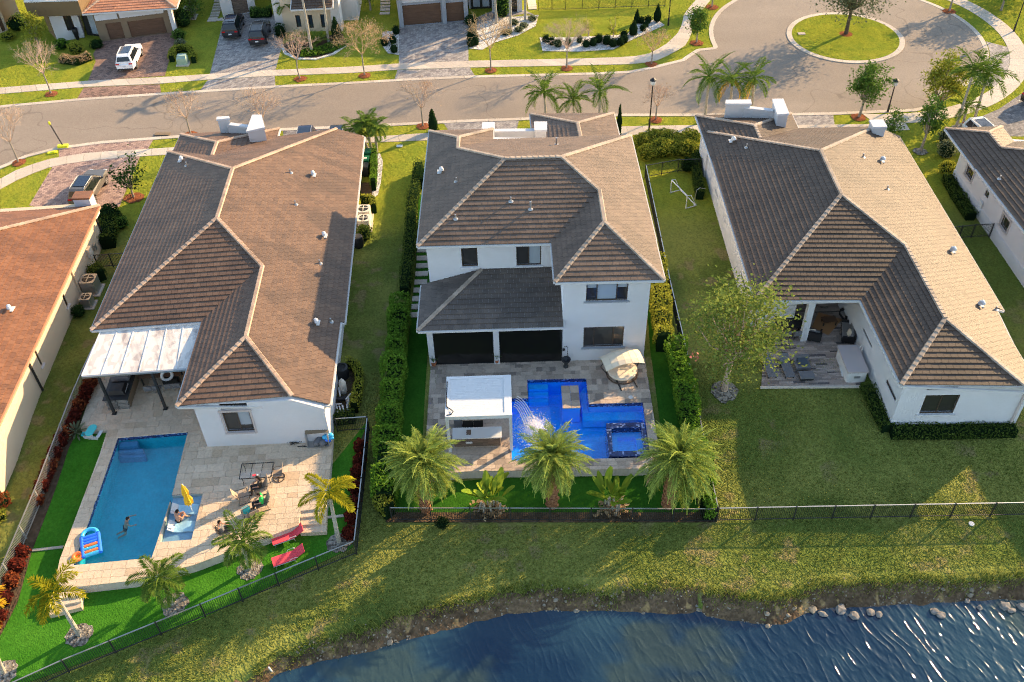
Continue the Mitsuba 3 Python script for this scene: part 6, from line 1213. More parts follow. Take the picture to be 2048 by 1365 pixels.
# ---------------------------------------------------------------- vehicles
mat('c_white', prin((.74, .74, .75), .25, 0, .5, clearcoat=.8)); mat('c_silver', prin((.13, .12, .11), .3, .35, .5, clearcoat=.8)); mat('c_black', prin((.010, .010, .014), .2, 0, .5, clearcoat=1.0)); mat('c_navy', prin((.012, .022, .06), .25, 0, .5, clearcoat=.8)); mat('m_headlight', prin((.7, .72, .75), .1, .2)); mat('m_roof_glass', prin((.012, .022, .05), .06, 0, .6))
def suv(label, pos, head, paint, Ls=1.0, pano=True, tail_bar=False):
    k = thing('parked_car', label, 'car'); R = rot(head); o = np.array([pos[0], pos[1], pos[2] if len(pos) > 2 else .02])
    def W(m): v, f = m; v = np.array(v) * [Ls, 1, 1]; return v @ R.T + o, f
    low = [(x, s * y, z) for s in (-1, 1) for x, y, z in ((-2.38, .72, .30), (-2.44, .80, .55), (-2.42, .86, .88), (-2.30, .86, 1.04), (-2.0, .96, .5), (-2.0, .96, .85), (1.9, .96, .5), (1.9, .95, .80), (1.15, .90, 1.06), (2.2, .78, .98), (2.43, .62, .86), (2.46, .70, .55), (2.38, .66, .28))]
    M = m3.Manifold.hull_points(np.array(low)); wheels = []
    for x in (-1.42, 1.45):
        for s in (-1, 1):
            c = m3.Manifold.cylinder(.34, .43, .43, 20).rotate((90, 0, 0)).translate((x, s * .82 + .17, .36)); M = M - c
    mm = M.to_mesh(); put('body', MB().add(*W((mm.vert_properties[:, :3], mm.tri_verts))), paint, k, smooth=False)
    cab = [(x, s * y, z) for s in (-1, 1) for x, y, z in ((-2.33, .80, 1.0), (1.18, .82, 1.0), (.22, .62, 1.70), (-.6, .66, 1.76), (-1.9, .63, 1.72), (-2.12, .60, 1.64), (-2.3, .78, 1.15))]
    put('cabin', MB().add(*W(hullmesh(cab))), paint, k)
    def lerp(a, b, t): return np.array(a) * (1 - t) + np.array(b) * t
    ws = np.array([(1.13, -.74, 1.06), (1.13, .74, 1.06), (.29, .58, 1.67), (.29, -.58, 1.67)]) + [.018, 0, .016]; put('windscreen', MB().add(*W((ws, np.array([[0, 1, 2], [0, 2, 3]])))), 'm_glass', k)
    rw = np.array([(-2.305, .66, 1.20), (-2.305, -.66, 1.20), (-2.135, -.55, 1.61), (-2.135, .55, 1.61)]) + [-.022, 0, .012]; put('rear_window', MB().add(*W((rw, np.array([[0, 1, 2], [0, 2, 3]])))), 'm_glass', k)
    for s in (-1, 1):
        for a, b, c_, d in ((-2.05, -1.22, -1.22, -1.80), (-1.17, -.18, -.18, -1.17), (-.13, .86, .12, -.13)):
            q = np.array([(a, s * .825, 1.08), (b, s * .83, 1.08), (c_, s * .665, 1.62), (d, s * .665, 1.62)]) + [0, s * .022, .006]; f = np.array([[0, 1, 2], [0, 2, 3]]); put('side_window', MB().add(*W((q, f if s < 0 else f[:, ::-1]))), 'm_glass', k)
        put('roof_rail', MB().add(*W(tube([(-1.85, s * .60, 1.74), (-1.7, s * .60, 1.80), (-.1, s * .60, 1.80), (.1, s * .59, 1.74)], .022, 5))), 'm_grey_metal', k)
        put('mirror', MB().add(*W(obox((.85, s * 1.0, 1.12), (.16, .18, .14)))), paint, k)
        put('tail_light', MB().add(*W(obox((-2.40, s * .66, .97), (.06, .34, .12)))), 'm_red_light', k); put('headlight', MB().add(*W(obox((2.36, s * .58, .84), (.16, .26, .10)))), 'm_headlight', k)
        put('exhaust', MB().add(*W(obox((-2.40, s * .55, .34), (.08, .22, .07)))), 'm_grey_metal', k)
    if tail_bar: put('light_bar', MB().add(*W(obox((-2.43, 0, .97), (.03, 1.0, .05)))), 'm_red_light', k)
    if pano: put('roof_window', MB().add(*W((np.array([(-1.55, -.5, 1.755), (.05, -.5, 1.735), (.05, .5, 1.735), (-1.55, .5, 1.755)]) + [0, 0, .022], np.array([[0, 1, 2], [0, 2, 3]])))), 'm_roof_glass', k)
    put('number_plate', MB().add(*W(obox((-2.445, 0, .72), (.02, .34, .14)))), 'm_white_plastic', k); put('bumper', MB().add(*W(obox((-2.38, 0, .42), (.18, 1.5, .16)))), 'm_metal_dark', k)
    for x in (-1.42, 1.45):
        for s in (-1, 1):
            c = (x, s * .82, .36); w = put('wheel', MB().add(*W((lathe([(.2, -.12), (.33, -.12), (.36, -.09), (.36, .09), (.33, .12), (.2, .12)], (0, 0, 0), 20)[0] @ rot(0, math.pi / 2).T + c, lathe([(.2, -.12), (.33, -.12), (.36, -.09), (.36, .09), (.33, .12), (.2, .12)], (0, 0, 0), 20)[1]))), 'm_rubber', k)
            rm = MB()
            for i in range(5): a = i * 2 * math.pi / 5; rm.add(*W(bar((c[0], c[1] + s * .10, c[2]), (c[0] + .24 * math.cos(a), c[1] + s * .10, c[2] + .24 * math.sin(a)), .05, .07)))
            rm.add(*W((lathe([(.205, .0), (.25, .0), (.25, .03), (.205, .03)], (0, 0, 0), 20)[0] @ rot(0, math.pi / 2).T + (c[0], c[1] + s * .10, c[2]), lathe([(.205, .0), (.25, .0), (.25, .03), (.205, .03)], (0, 0, 0), 20)[1]))); rm.add(*W((lathe([(.0, 0), (.24, 0)], (0, 0, 0), 16)[0] @ rot(0, math.pi / 2).T + (c[0], c[1] + s * .04, c[2]), lathe([(.0, 0), (.24, 0)], (0, 0, 0), 16)[1])))
            put('rim', rm, 'm_rim', w)
    return k
def suv_at(label, rear, front, paint, **k):
    """from the ground points of the right hand wheels"""
    r, f = site(*rear), site(*front); d = xy(f) - xy(r); h = math.atan2(d[1], d[0]); left = np.array([-math.sin(h), math.cos(h)]); c = (xy(r) + xy(f)) / 2 + left * .92
    return suv(label, (c[0], c[1], .02), h, paint, **k)
ZS = _z(120, 320, 12.41); ZT = _z(430, 20, 13.65)
suv_at('white car with a dark glass roof on the brown driveway', ZO(1405, 715)[0], ZO(1470, 560)[0], 'c_white')
suv_at('silver beige car on the red paver driveway behind the orange roof', ZS(905, 1075)[0], ZS(1185, 620)[0], 'c_silver')
suv_at('left black car on the grey driveway', ZT(715, 740)[0], ZT(815, 400)[0], 'c_black', pano=True)
suv_at('right black car on the grey driveway, with a red light bar', ZT(1440, 945)[0], ZT(1535, 580)[0], 'c_black', pano=False, tail_bar=True)
c = site(*R1(1775, 790)[0], 1.75); suv('dark blue car mostly hidden behind the brown tiled roof', (c[0], c[1] - .3, .02), math.radians(-88), 'c_navy')
c = site(*ZM(100, 190)[0], 1.5); suv('black car beside the palm cluster, its roof just above the brown tiled roof', (c[0] - .4, c[1] - .6, .02), math.radians(-89), 'c_black')
c = site(*ZL(815, 72)[0], 1.7); suv('white car just showing above the roof edge at the right', (c[0], c[1] - .6, .02), math.radians(-80), 'c_white')
c = site(*ZJ(1640, 920)[0], .6); suv('black car cut off by the right edge of the photo', (c[0] + 2.3, c[1] + .2, .02), math.radians(20), 'c_black')

# ---------------------------------------------------------------- street furniture
def lamp(px, top, label):
    b = on(*px); h = zabove(b, top); k = thing('street_lamp', label, 'street lamp', 'street lamps'); put('pole', MB().add(*tube([b - [0, 0, .1], b + [0, 0, .8], b + [0, 0, .85], b + [0, 0, h - .75]], [.10, .09, .06, .05], 10)), 'm_black', k)
    put('lantern', MB().add(*lathe([(.07, h - .75), (.20, h - .62), (.25, h - .28), (.23, h - .25)], b, 10)), 'm_white_plastic', k); put('cap', MB().add(*lathe([(.30, h - .27), (.28, h - .2), (.10, h - .06), (.03, h), (.0, h + .02)], b, 10)), 'm_black', k)
lamp(R2(1808, 765)[0], R2(1835, 455)[0], 'black street lamp with white lantern right of the two storey house'); lamp(R3(1250, 657)[0], R3(1303, 460)[0], 'black street lamp with white lantern above the right hand house'); lamp(R2(1920, 150)[0], R2(1945, -160)[0], 'black lamp pole on the lawn at the top, its lantern out of the photo'); lamp(ZJ(1540, 300)[0], ZJ(1640, -60)[0], 'black lamp pole at the upper right edge beyond the pavement')
b = on(*ZK(120, 290)[0]); k = thing('folding_flag', 'yellow safety flag stand at the kerb of the red driveway', 'safety flag'); put('base', MB().add(*obox(b + [0, 0, .14], (.9, .4, .22), .1)), 'm_hiviz', k); put('pole', MB().add(*tube([b + [0, 0, .2], b + [-.55, .3, 2.2]], .05, 6)), 'm_metal_dark', k); put('tip', MB().add(*obox(b + [-.58, .32, 2.3], (.14, .1, .3))), 'm_hiviz', k)
b = on(*ZK(25, 340)[0]); put('traffic_marker', MB().add(*obox(b + [0, 0, .06], (.8, .35, .1), .2)).add(*obox(b + [.1, 0, .14], (.25, .2, .12), .2)), 'm_hiviz', label='flat yellow marker on the verge left of the safety flag', cat='marker')
b = on(*ZO(1880, 660)[0]); k = thing('utility_box', 'pale green utility box inside the horseshoe hedge', 'utility box'); put('plinth', MB().add(*obox(b + [0, 0, .06], (1.3, 1.1, .12))), 'm_concrete', k); put('cabinet', MB().add(*hullmesh([(x * .5 + b[0], y * .42 + b[1], z) for x in (-1, 1) for y in (-1, 1) for z in (.12, .75)] + [(x * .42 + b[0], y * .25 + b[1] + .1, .95) for x in (-1, 1) for y in (-1, 1)])), 'm_green_box', k); put('lid', MB().add(*obox(b + [0, .1, .97], (.9, .56, .04))), 'm_green_box', k)
def ac(px, label, s=1.0, m='m_grey_metal'):
    b = on(*px); k = thing('air_conditioner', label, 'air conditioner'); r, h = .45 * s, .95 * s; put('casing', MB().add(*hullmesh([(b[0] + x * r, b[1] + y * r, b[2] + z) for x in (-1, -.8, .8, 1) for y in (-1, -.8, .8, 1) if abs(x) + abs(y) < 1.9 for z in (.08, h)])), m, k); put('pad', MB().add(*obox(b + [0, 0, .03], (r * 2.6, r * 2.6, .1))), 'm_concrete', k); put('grille', MB().add(*lathe([(r * .78, h + .005), (r * .75, h + .03), (r * .2, h + .05), (.0, h + .05)], b, 18)), 'm_metal_dark', k)
    fan = MB()
    for i in range(4): fan.add(*bar(b + [0, 0, h + .06], b + [math.cos(i * 1.57) * r * .75, math.sin(i * 1.57) * r * .75, h + .04], .06, .02))
    put('fan_guard', fan, m, k)
ac(ZN(705, 690)[0], 'large grey air conditioner beside the cream wall', 1.25); ac(ZN(675, 800)[0], 'small grey air conditioner beside the cream wall', .9); ac(ZM(330, 985)[0], 'beige air conditioner behind the rounded bush', 1.15, 'm_beige_unit'); ac(ZM(330, 1065)[0], 'second beige air conditioner nearer the rounded bush', 1.05, 'm_beige_unit'); ac(ZO(1955, 180)[0], 'grey air conditioner right of the terracotta roofed house', 1.2, 'm_grey_metal')
for p, l, m in ((ZM(360, 440), 'far green wheeled bin behind the clipped hedge', 'm_green_bin'), (ZM(345, 510), 'green wheeled bin with pale sticker behind the clipped hedge', 'm_green_bin'), (ZM(335, 575), 'nearest dark wheeled bin behind the clipped hedge', 'm_metal_dark')):
    b = on(*p[0]); k = thing('wheeled_bin', l, 'wheeled bin'); put('tub', MB().add(*hullmesh([(b[0] + x * .25, b[1] + y * .25, .08) for x in (-1, 1) for y in (-1, 1)] + [(b[0] + x * .34, b[1] + y * .36, 1.05) for x in (-1, 1) for y in (-1, 1)])), m, k); put('lid', MB().add(*hullmesh([(b[0] + x * .36, b[1] + y * .40, z) for x in (-1, 1) for y in (-1, 1) for z in (1.06, 1.10)] + [(b[0], b[1] + y * .3, 1.16) for y in (-1, 1)])), m, k)
    for s in (-1, 1): put('wheel', MB().add(*tube([b + [s * .22, .3, .11], b + [s * .30, .3, .11]], .11, 10)), 'm_rubber', k)
    if 'sticker' in l: put('sticker', MB().add(*obox(b + [.05, -.1, 1.172], (.26, .24, .006))), 'm_white_plastic', k)
b = on(*ZM(275, 1240)[0]); k = thing('barrel', 'black rain barrel standing against the white wall', 'barrel'); put('drum', MB().add(*lathe([(.34, 0), (.40, .3), (.41, .6), (.36, .95), (.34, .97)], b, 16)), 'm_black', k); put('lid', MB().add(*lathe([(.37, .95), (.34, 1.0), (0, 1.03)], b, 16)), 'm_metal_dark', k)
b = on(*ZM(655, 298)[0]); put('valve_lid', MB().add(*obox(b + [0, 0, .04], (.55, .35, .05))), 'm_white_plastic', label='pale oblong valve lid in the sunlit lawn', cat='valve lid')
b = on(*R3(745, 205)[0]); put('valve_lid', MB().add(*obox([b[0], b[1], .14], (.75, .5, .05))), 'm_concrete', label='square pale lid in the grass of the round island', cat='valve lid')
# pool pumps
k = thing('pool_pump_set', 'pool filter tank, pumps and white pipes behind the curved hedge', 'pool pump'); b = on(*ZF(350, 560)[0])
put('heater', MB().add(*lathe([(.42, 0), (.45, .5), (.45, .9), (.40, .95), (.3, .97), (.28, .88), (.1, .86), (0, .87)], b, 18)), 'm_metal_dark', k); b2 = on(*ZF(365, 800)[0]); put('filter_tank', MB().add(*lathe([(.2, 0), (.24, .2), (.24, .9), (.16, 1.12), (.05, 1.18), (.05, 1.28), (0, 1.28)], b2, 16)), 'm_beige_unit', k); b3 = on(*ZF(300, 940)[0]); put('pump', MB().add(*tube([b3 + [-.1, 0, .25], b3 + [.5, .1, .25]], .16, 12)), 'm_black', k)
for i, (x, y, x2, y2) in enumerate([(290, 760, 310, 870), (400, 930, 470, 850), (430, 1000, 440, 900), (255, 1010, 330, 1000), (300, 1040, 320, 1110), (350, 1030, 365, 1110), (410, 1020, 430, 1100), (260, 1040, 275, 1130)]): p, q = on(*ZF(x, y)[0], .3), on(*ZF(x2, y2)[0], .3); put('pipe', MB().add(*tube([p - [0, 0, .25], p + [0, 0, .2], q + [0, 0, .2], q - [0, 0, .25]], .05, 7)), 'm_white_plastic', k)
# soccer goals
def goal(q, label, m='m_white_metal'):
    k = thing('soccer_goal', label, 'soccer goal'); a, b = [on(*p) for p in q]; h = 1.25; t = (b - a) / np.linalg.norm(b - a); n = np.array([-t[1], t[0], 0]); n = n if n[0] > 0 else -n
    put('crossbar', MB().add(*tube([a + [0, 0, h], b + [0, 0, h]], .045, 7)), m, k); put('ground_bar', MB().add(*tube([a + n * .95 + [0, 0, .04], b + n * .95 + [0, 0, .04]], .045, 7)), m, k)
    for p in (a, b): put('post', MB().add(*tube([p, p + [0, 0, h]], .045, 7)), m, k); put('side_bar', MB().add(*tube([p + [0, 0, .04], p + n * .95 + [0, 0, .04]], .035, 6)), m, k); put('back_stay', MB().add(*tube([p + [0, 0, h], p + n * .35 + [0, 0, h - .03], p + n * .95 + [0, 0, .04]], .03, 6)), m, k)
ZU = _z(1310, 330, 13.65); goal((ZU(420, 770)[0], ZU(840, 1200)[0]), 'white tubular soccer goal on the shaded side lawn')
a_ = on(*ZU(1075, 960)[0]); k = thing('hoop_frame', 'small pale hoop frame between the soccer goal and the wall', 'hoop frame'); put('hoop', MB().add(*tube([a_, a_ + [.1, .05, .9], a_ + [.35, .1, 1.1], a_ + [.8, .1, 1.0]], .03, 6)), 'm_grey_metal', k); put('foot', MB().add(*obox(on(*ZU(1090, 1105)[0]) + [0, 0, .05], (.2, .2, .1))), 'm_white_plastic', k)
# ---------------------------------------------------------------- garden furniture and people
ZV, ZW, ZX, ZY = _z(460, 910, 8.03), _z(200, 980, 9.1), _z(1180, 690, 12.41), _z(580, 830, 15.17)
def TR(pos, rz):
    R = rot(rz); o = np.asarray(pos, float)
    return lambda m: (np.asarray(m[0]) @ R.T + o, m[1])
def arr(p): return np.asarray(p, float)
# --- people: bones joined into one skin
def blob(bones, n=12, sub=.028):
    H_ = []
    for a, b, ra, rb in bones: H_.append(m3.Manifold.batch_hull([m3.Manifold.sphere(float(ra), n).translate(tuple(map(float, a))), m3.Manifold.sphere(float(rb), n).translate(tuple(map(float, b)))]))
    M = m3.Manifold.batch_boolean(H_, m3.OpType.Add).refine_to_length(sub).to_mesh(); t = trimesh.Trimesh(M.vert_properties[:, :3], M.tri_verts, process=True); trimesh.smoothing.filter_taubin(t, iterations=6); return np.array(t.vertices), np.array(t.faces)
def hand(w, d, up, s):
    """five fingers and a thumb from the wrist w along d"""
    d = arr(d) / np.linalg.norm(d); up = arr(up) - d * (arr(up) @ d); up /= np.linalg.norm(up); sd = np.cross(d, up); o = arr(w); B = [(o, o + d * .085, .028, .032)]
    for i in range(4): q = o + d * .085 + sd * (i - 1.5) * .021; L = (.068, .078, .074, .056)[i]; B += [(q, q + d * L * .5, .0100, .0095), (q + d * L * .5, q + d * L * .8 - up * L * .35, .0095, .008)]
    q = o + d * .03 + sd * s * .03; B += [(q, q + d * .035 + sd * s * .035, .012, .011), (q + d * .035 + sd * s * .035, q + d * .07 + sd * s * .03, .011, .009)]
    return B
def person(label, pos, rz, J, top=None, bottom=None, hair='m_hair', long_hair=False, skin='m_skin', shoes=None):
    """J: joints in the person's own frame (x forward, z up)"""
    k = thing('person', label, 'person'); W = TR(pos, rz); J = {a: arr(b) for a, b in J.items()}; B = []
    pel, ch, nk, hd = J['pelvis'], J['chest'], J['neck'], J['head']; f = J.get('face', arr([1, 0, 0])); f = f / np.linalg.norm(f)
    B += [(pel + [0, s * .07, 0], ch * .5 + pel * .5 + [0, s * .06, 0], .12, .105) for s in (-1, 1)] + [(ch * .5 + pel * .5 + [0, s * .06, 0], ch + [0, s * .09, 0], .105, .115) for s in (-1, 1)] + [(ch + [0, 0, .08], nk, .09, .055), (nk, hd, .055, .06), (hd + [0, 0, .02], hd - f * .02 + [0, 0, .045], .088, .09), (hd, hd + f * .045 - [0, 0, .06], .075, .05), (hd + f * .085 + [0, 0, .0], hd + f * .105 - [0, 0, .02], .012, .016)]
    sd = np.cross([0, 0, 1], f); B += [(hd + sd * s * .088, hd + sd * s * .092 + [0, 0, .03], .014, .018) for s in (-1, 1)]
    for n_, s in (('l', 1), ('r', -1)):
        sh, el, wr = J['sh' + n_], J['el' + n_], J['wr' + n_]; B += [(ch + [0, s * .06, .06], sh, .08, .062), (sh, el, .052, .042), (el, wr, .042, .028)] + hand(wr, wr - el, [0, 0, 1], -s)
        hp_, kn, an = J['hp' + n_], J['kn' + n_], J['an' + n_]; B += [(hp_, kn, .088, .060), (kn, kn * .6 + an * .4, .060, .058), (kn * .6 + an * .4, an, .058, .038), (an, an + J['ft' + n_], .042, .030)]
    body = blob(B); k2 = put('body', MB().add(*W(body)), skin, k, smooth=True)
    ey = MB()
    for s in (-1, 1): ey.add(*W(lathe([(0, -.010), (.010, 0), (0, .010)], hd + f * .088 + sd * s * .034 + [0, 0, .012], 6)))
    put('eyes', ey, 'm_hair', k); put('mouth', MB().add(*W(obox(hd + f * .092 - [0, 0, .055], (.012, .045, .012), math.atan2(f[1], f[0])))), 'm_red_light', k)
    hb = [(hd - f * .025 + [0, 0, .055], hd + f * .02 + [0, 0, .085], .094, .075), (hd - f * .03 + [0, 0, .03], hd - f * .05 - [0, 0, .03], .095, .07)]
    if long_hair: hb += [(hd - f * .06, nk - f * .09 - [0, 0, .12], .085, .06)]
    put('hair', MB().add(*W(blob(hb))), hair, k, smooth=True)
    if top: put('top', MB().add(*W(blob([(a, b, ra + .016, rb + .016) for a, b, ra, rb in B[:4]] + [(ch + [0, s * .06, .06], J['sh' + n_], .096, .075) for n_, s in (('l', 1), ('r', -1))] + [(J['sh' + n_], J['sh' + n_] * .45 + J['el' + n_] * .55, .068, .062) for n_ in 'lr']))), top, k, smooth=True)
    if bottom:
        m_, full = bottom; bb = [(pel + [0, s * .07, 0], pel + [0, s * .06, .06], .136, .12) for s in (-1, 1)]
        for n_ in 'lr':
            bb += [(J['hp' + n_], J['kn' + n_] if full else J['hp' + n_] * .8 + J['kn' + n_] * .2, .104, .076 if full else .1)]
            if full: bb += [(J['kn' + n_], J['an' + n_] + (J['kn' + n_] - J['an' + n_]) * .12, .075, .055)]
        put('trousers' if full else 'swim_trunks', MB().add(*W(blob(bb))), m_, k, smooth=True)
    if shoes: put('shoes', MB().add(*W(blob([(J['an' + n_] - [0, 0, .02], J['an' + n_] + J['ft' + n_] * 1.05, .052, .04) for n_ in 'lr']))), shoes, k, smooth=True)
    return k
SIT = dict(pelvis=(0, 0, .54), chest=(-.09, 0, .92), neck=(-.06, 0, 1.12), head=(-.02, 0, 1.27), shl=(-.08, .20, 1.03), shr=(-.08, -.20, 1.03), ell=(.06, .27, .78), elr=(.06, -.27, .78), wrl=(.28, .17, .70), wrr=(.28, -.17, .70), hpl=(.03, .10, .54), hpr=(.03, -.10, .54), knl=(.46, .13, .54), knr=(.46, -.13, .54), anl=(.54, .13, .08), anr=(.54, -.13, .08), ftl=(.15, .02, -.04), ftr=(.15, -.02, -.04))
def sling_chair(label, pos, rz, group='sling chairs on the pool deck', swivel=False, lounge=False):
    k = thing('garden_chair', label, 'chair', group); W = TR(pos, rz); m = 'm_metal_dark' if not swivel else 'm_bronze'
    if lounge: put('seat', MB().add(*W(obox((.05, 0, .42), (.6, .56, .03), 0, 0, .10))), 'm_sling', k); put('backrest', MB().add(*W(obox((-.42, 0, .78), (.03, .54, .80), 0, 0, -.42))), 'm_sling', k)
    else: put('seat', MB().add(*W(obox((.02, 0, .43), (.52, .54, .03), 0, 0, .05))), 'm_sling', k); put('backrest', MB().add(*W(obox((-.32, 0, .76), (.03, .52, .68), 0, 0, -.22))), 'm_sling', k)
    for s in (-1, 1):
        put('arm', MB().add(*W(tube([(-.40, s * .30, .72), (-.1, s * .31, .68), (.28, s * .31, .66), (.33, s * .31, .60), (.30, s * .30, .42)], .02, 6))), m, k)
        if swivel: continue
        put('leg', MB().add(*W(tube([(.30, s * .29, .43), (.34, s * .29, .02), (-.42, s * .29, .02), (-.26, s * .29, .43)], .02, 6))), m, k)
    if swivel: put('base_ring', MB().add(*W(tube([(.36 * math.cos(a), .36 * math.sin(a), .03) for a in np.linspace(0, 6.283, 20)], .025, 6))).add(*W(tube([(0, 0, .03), (0, 0, .42)], .04, 8))).add(*W(bar((-.36, 0, .04), (.36, 0, .04), .04))).add(*W(bar((0, -.36, .04), (0, .36, .04), .04))), m, k)
    return k
def gz(p, z=0.0): return site(*p[0], z)
# table with a glass top, drawn up on the stone deck
tc = [gz(ZV(190, 150), .72), gz(ZV(710, 120), .72), gz(ZV(650, 360), .72), gz(ZV(150, 390), .72)]
k = thing('glass_table', 'long glass topped garden table on the sunlit stone deck', 'table'); fr = MB()
for a, b in zip(tc, tc[1:] + tc[:1]): put('rim', MB().add(*bar(a, b, .045, .04)), 'm_metal_dark', k)
put('glass_top', MB().add(np.array([t + [0, 0, .005] for t in tc]), np.array([[0, 2, 1], [0, 3, 2]])), 'm_pane', k); c_ = sum(tc) / 4
for a in tc: q = a * .88 + c_ * .12; put('leg', MB().add(*tube([q * [1, 1, 0] + [0, 0, .02], q * .96 + c_ * .04 - [0, 0, .3], q - [0, 0, .03]], .022, 6)), 'm_metal_dark', k)
for f in (.33, .66): put('crossbar', MB().add(*bar(tc[0] * (1 - f) + tc[1] * f - [0, 0, .03], tc[3] * (1 - f) + tc[2] * f - [0, 0, .03], .03)), 'm_metal_dark', k)
g = gz(ZV(390, 335), .745); k = thing('toys', 'small pink toy lying on the glass table', 'toy'); put('piece', MB().add(*obox(g + [0, 0, .035], (.22, .12, .06), .4)), 'm_pink', k); put('piece', MB().add(*obox(g + [.2, .02, .03], (.1, .1, .05), .9)), 'm_white_plastic', k)
sling_chair('brown swivel chair on a ring base at the right end of the glass table', gz(ZV(790, 370)), math.radians(185), swivel=True)
p = gz(ZV(500, 590)); sling_chair('sling chair with the person in black nearest the glass table', p, math.radians(195), lounge=True)
person('person in black clothes sitting in a chair below the glass table', p, math.radians(195), SIT, 'm_black', ('m_black', True), 'm_hair', True, shoes='m_rubber')
p = gz(ZV(530, 850)); sling_chair('sling chair with the person in the green shirt', p, math.radians(200), lounge=True)
person('person in a bright green shirt and black trousers sitting in a chair', p, math.radians(200), {**SIT, 'head': (.04, 0, 1.22), 'neck': (0, 0, 1.1)}, 'm_green_shirt' if 'm_green_shirt' in scene else plastic('m_green_shirt', (.03, .55, .10), .9), ('m_black', True), 'm_hair', shoes='m_rubber')
sling_chair('empty sling chair facing the two seated people', gz(ZV(235, 730)), math.radians(25), lounge=True)
sling_chair('empty brown chair partly hidden by palm fronds', gz(ZV(400, 1020)), math.radians(120), swivel=True)
g = gz(ZV(270, 960)); k = thing('towel_seat', 'chair with a blue towel hung over its back, above the palm', 'chair'); W = TR(g, 2.2); put('seat', MB().add(*W(obox((0, 0, .42), (.5, .5, .04)))), 'm_sling', k); put('backrest', MB().add(*W(obox((-.28, 0, .72), (.04, .5, .6), 0, 0, -.15))), 'm_sling', k); put('towel', MB().add(*W(hullmesh([(x, y, z) for x in (-.34, -.2) for y in (-.2, .22) for z in (.55, .98)] + [(-.42, .0, .5)]))), 'm_teal_cloth', k)
for sx in (-1, 1):
    for sy in (-1, 1): put('leg', MB().add(*W(tube([(sx * .22, sy * .22, 0), (sx * .2, sy * .2, .42)], .02, 6))), 'm_metal_dark', k)
p = gz(ZB(545, 1045)); sling_chair('sling chair half hidden by the green palm left of the pink loungers', p, math.radians(20))
person('person sitting with one arm raised, half hidden by the green palm', p, math.radians(20), {**SIT, 'elr': (-.16, -.38, 1.22), 'wrr': (-.12, -.36, 1.48)}, 'm_grey_cloth', ('m_black', True), 'm_hair', shoes='m_rubber')
# people in the pool
sw = gz(ZW(510, 560), -.10)
LIE = dict(pelvis=(-.30, 0, -.52), chest=(-.12, 0, -.16), neck=(-.02, 0, .03), head=(.04, 0, .15), shl=(-.1, .2, -.06), shr=(-.1, -.2, -.06), ell=(.1, .38, -.10), elr=(.08, -.38, -.12), wrl=(.32, .34, -.10), wrr=(.28, -.38, -.12), hpl=(-.32, .1, -.55), hpr=(-.32, -.1, -.55), knl=(-.5, .12, -.92), knr=(-.42, -.14, -.95), anl=(-.85, .12, -1.0), anr=(-.8, -.14, -1.05), ftl=(-.1, 0, -.06), ftr=(-.1, 0, -.06))
person('swimmer with dark hair in the middle of the light blue pool', sw, math.radians(20), LIE, None, ('m_black', False))
sl = gz(ZW(1430, 590), -.28); SITG = {**SIT, 'pelvis': (0, 0, .14), 'chest': (.06, 0, .52), 'neck': (.12, 0, .72), 'head': (.17, 0, .86), 'shl': (.08, .2, .64), 'shr': (.08, -.2, .64), 'ell': (.2, .28, .42), 'elr': (.2, -.28, .42), 'wrl': (.42, .12, .42), 'wrr': (.42, -.12, .42), 'hpl': (.02, .1, .13), 'hpr': (.02, -.1, .13), 'knl': (.42, .14, .38), 'knr': (.42, -.14, .38), 'anl': (.62, .13, .06), 'anr': (.62, -.13, .06)}
person('person in dark swim trunks sitting on the shallow sun ledge, seen from behind', sl, math.radians(45), SITG, None, ('m_black', False))
# loungers standing in the shallow water, closed umbrella, floats
plastic('m_ledge_lounger', (.62, .62, .66), .4)
for px, l in (((ZW(1560, 380)), 'upper white in-pool lounger on the sun ledge'), (ZW(1500, 690), 'lower white in-pool lounger on the sun ledge')):
    g = gz(px, -.26); k = thing('pool_lounger', l, 'lounger', 'loungers on the sun ledge'); W = TR(g, .06)
    prof = [(-.72, .42), (-.42, .16), (-.1, .07), (.25, .14), (.6, .10), (.76, .03)]; v = np.array([(x, y, z + d) for y in (-.36, .36) for d in (0, -.10) for x, z in prof]); n = len(prof); i = np.arange(n - 1)
    f = np.vstack([np.c_[i, i + 1, i + 1 + 2 * n, i + 2 * n], np.c_[i + n, i + 3 * n, i + 1 + 3 * n, i + 1 + n], np.c_[i, i + n, i + n + 1, i + 1], np.c_[i + 2 * n, i + 2 * n + 1, i + 3 * n + 1, i + 3 * n]]); put('shell', MB().add(*W((v, np.vstack([f[:, [0, 1, 2]], f[:, [0, 2, 3]]])))), 'm_ledge_lounger', k, smooth=40)
    put('headrest', MB().add(*W(obox((-.60, 0, .36), (.28, .5, .09), 0, 0, .55))), 'm_white_plastic', k)
g = gz(ZW(1690, 420), -.28); t = gz(ZW(1545, 20), 2.0); t = np.array([g[0] + .05, g[1] + .05, 2.35])
k = thing('closed_umbrella', 'closed yellow umbrella standing in the sun ledge', 'umbrella'); put('pole', MB().add(*tube([g, t], .025, 8)), 'm_white_metal', k); an = np.linspace(0, 2 * np.pi, 17)[:-1]; prof = [(.03, 2.28), (.10, 2.05), (.17, 1.6), (.13, 1.25), (.22, .85), (.20, .62), (.05, .75)]
v = np.array([(r * (1 + .28 * (-1) ** j) * math.cos(a), r * (1 + .28 * (-1) ** j) * math.sin(a), z) for r, z in prof for j, a in enumerate(an)]) + [g[0] + .02, g[1] + .02, 0]; f = lathe([(1, z) for r, z in prof], (0, 0, 0), 16)[1]; put('canopy', MB().add(v, f), 'm_yellow', k); put('finial', MB().add(*lathe([(.03, 2.28), (.03, 2.36), (0, 2.38)], (g[0] + .02, g[1] + .02, 0), 8)), 'm_yellow', k)
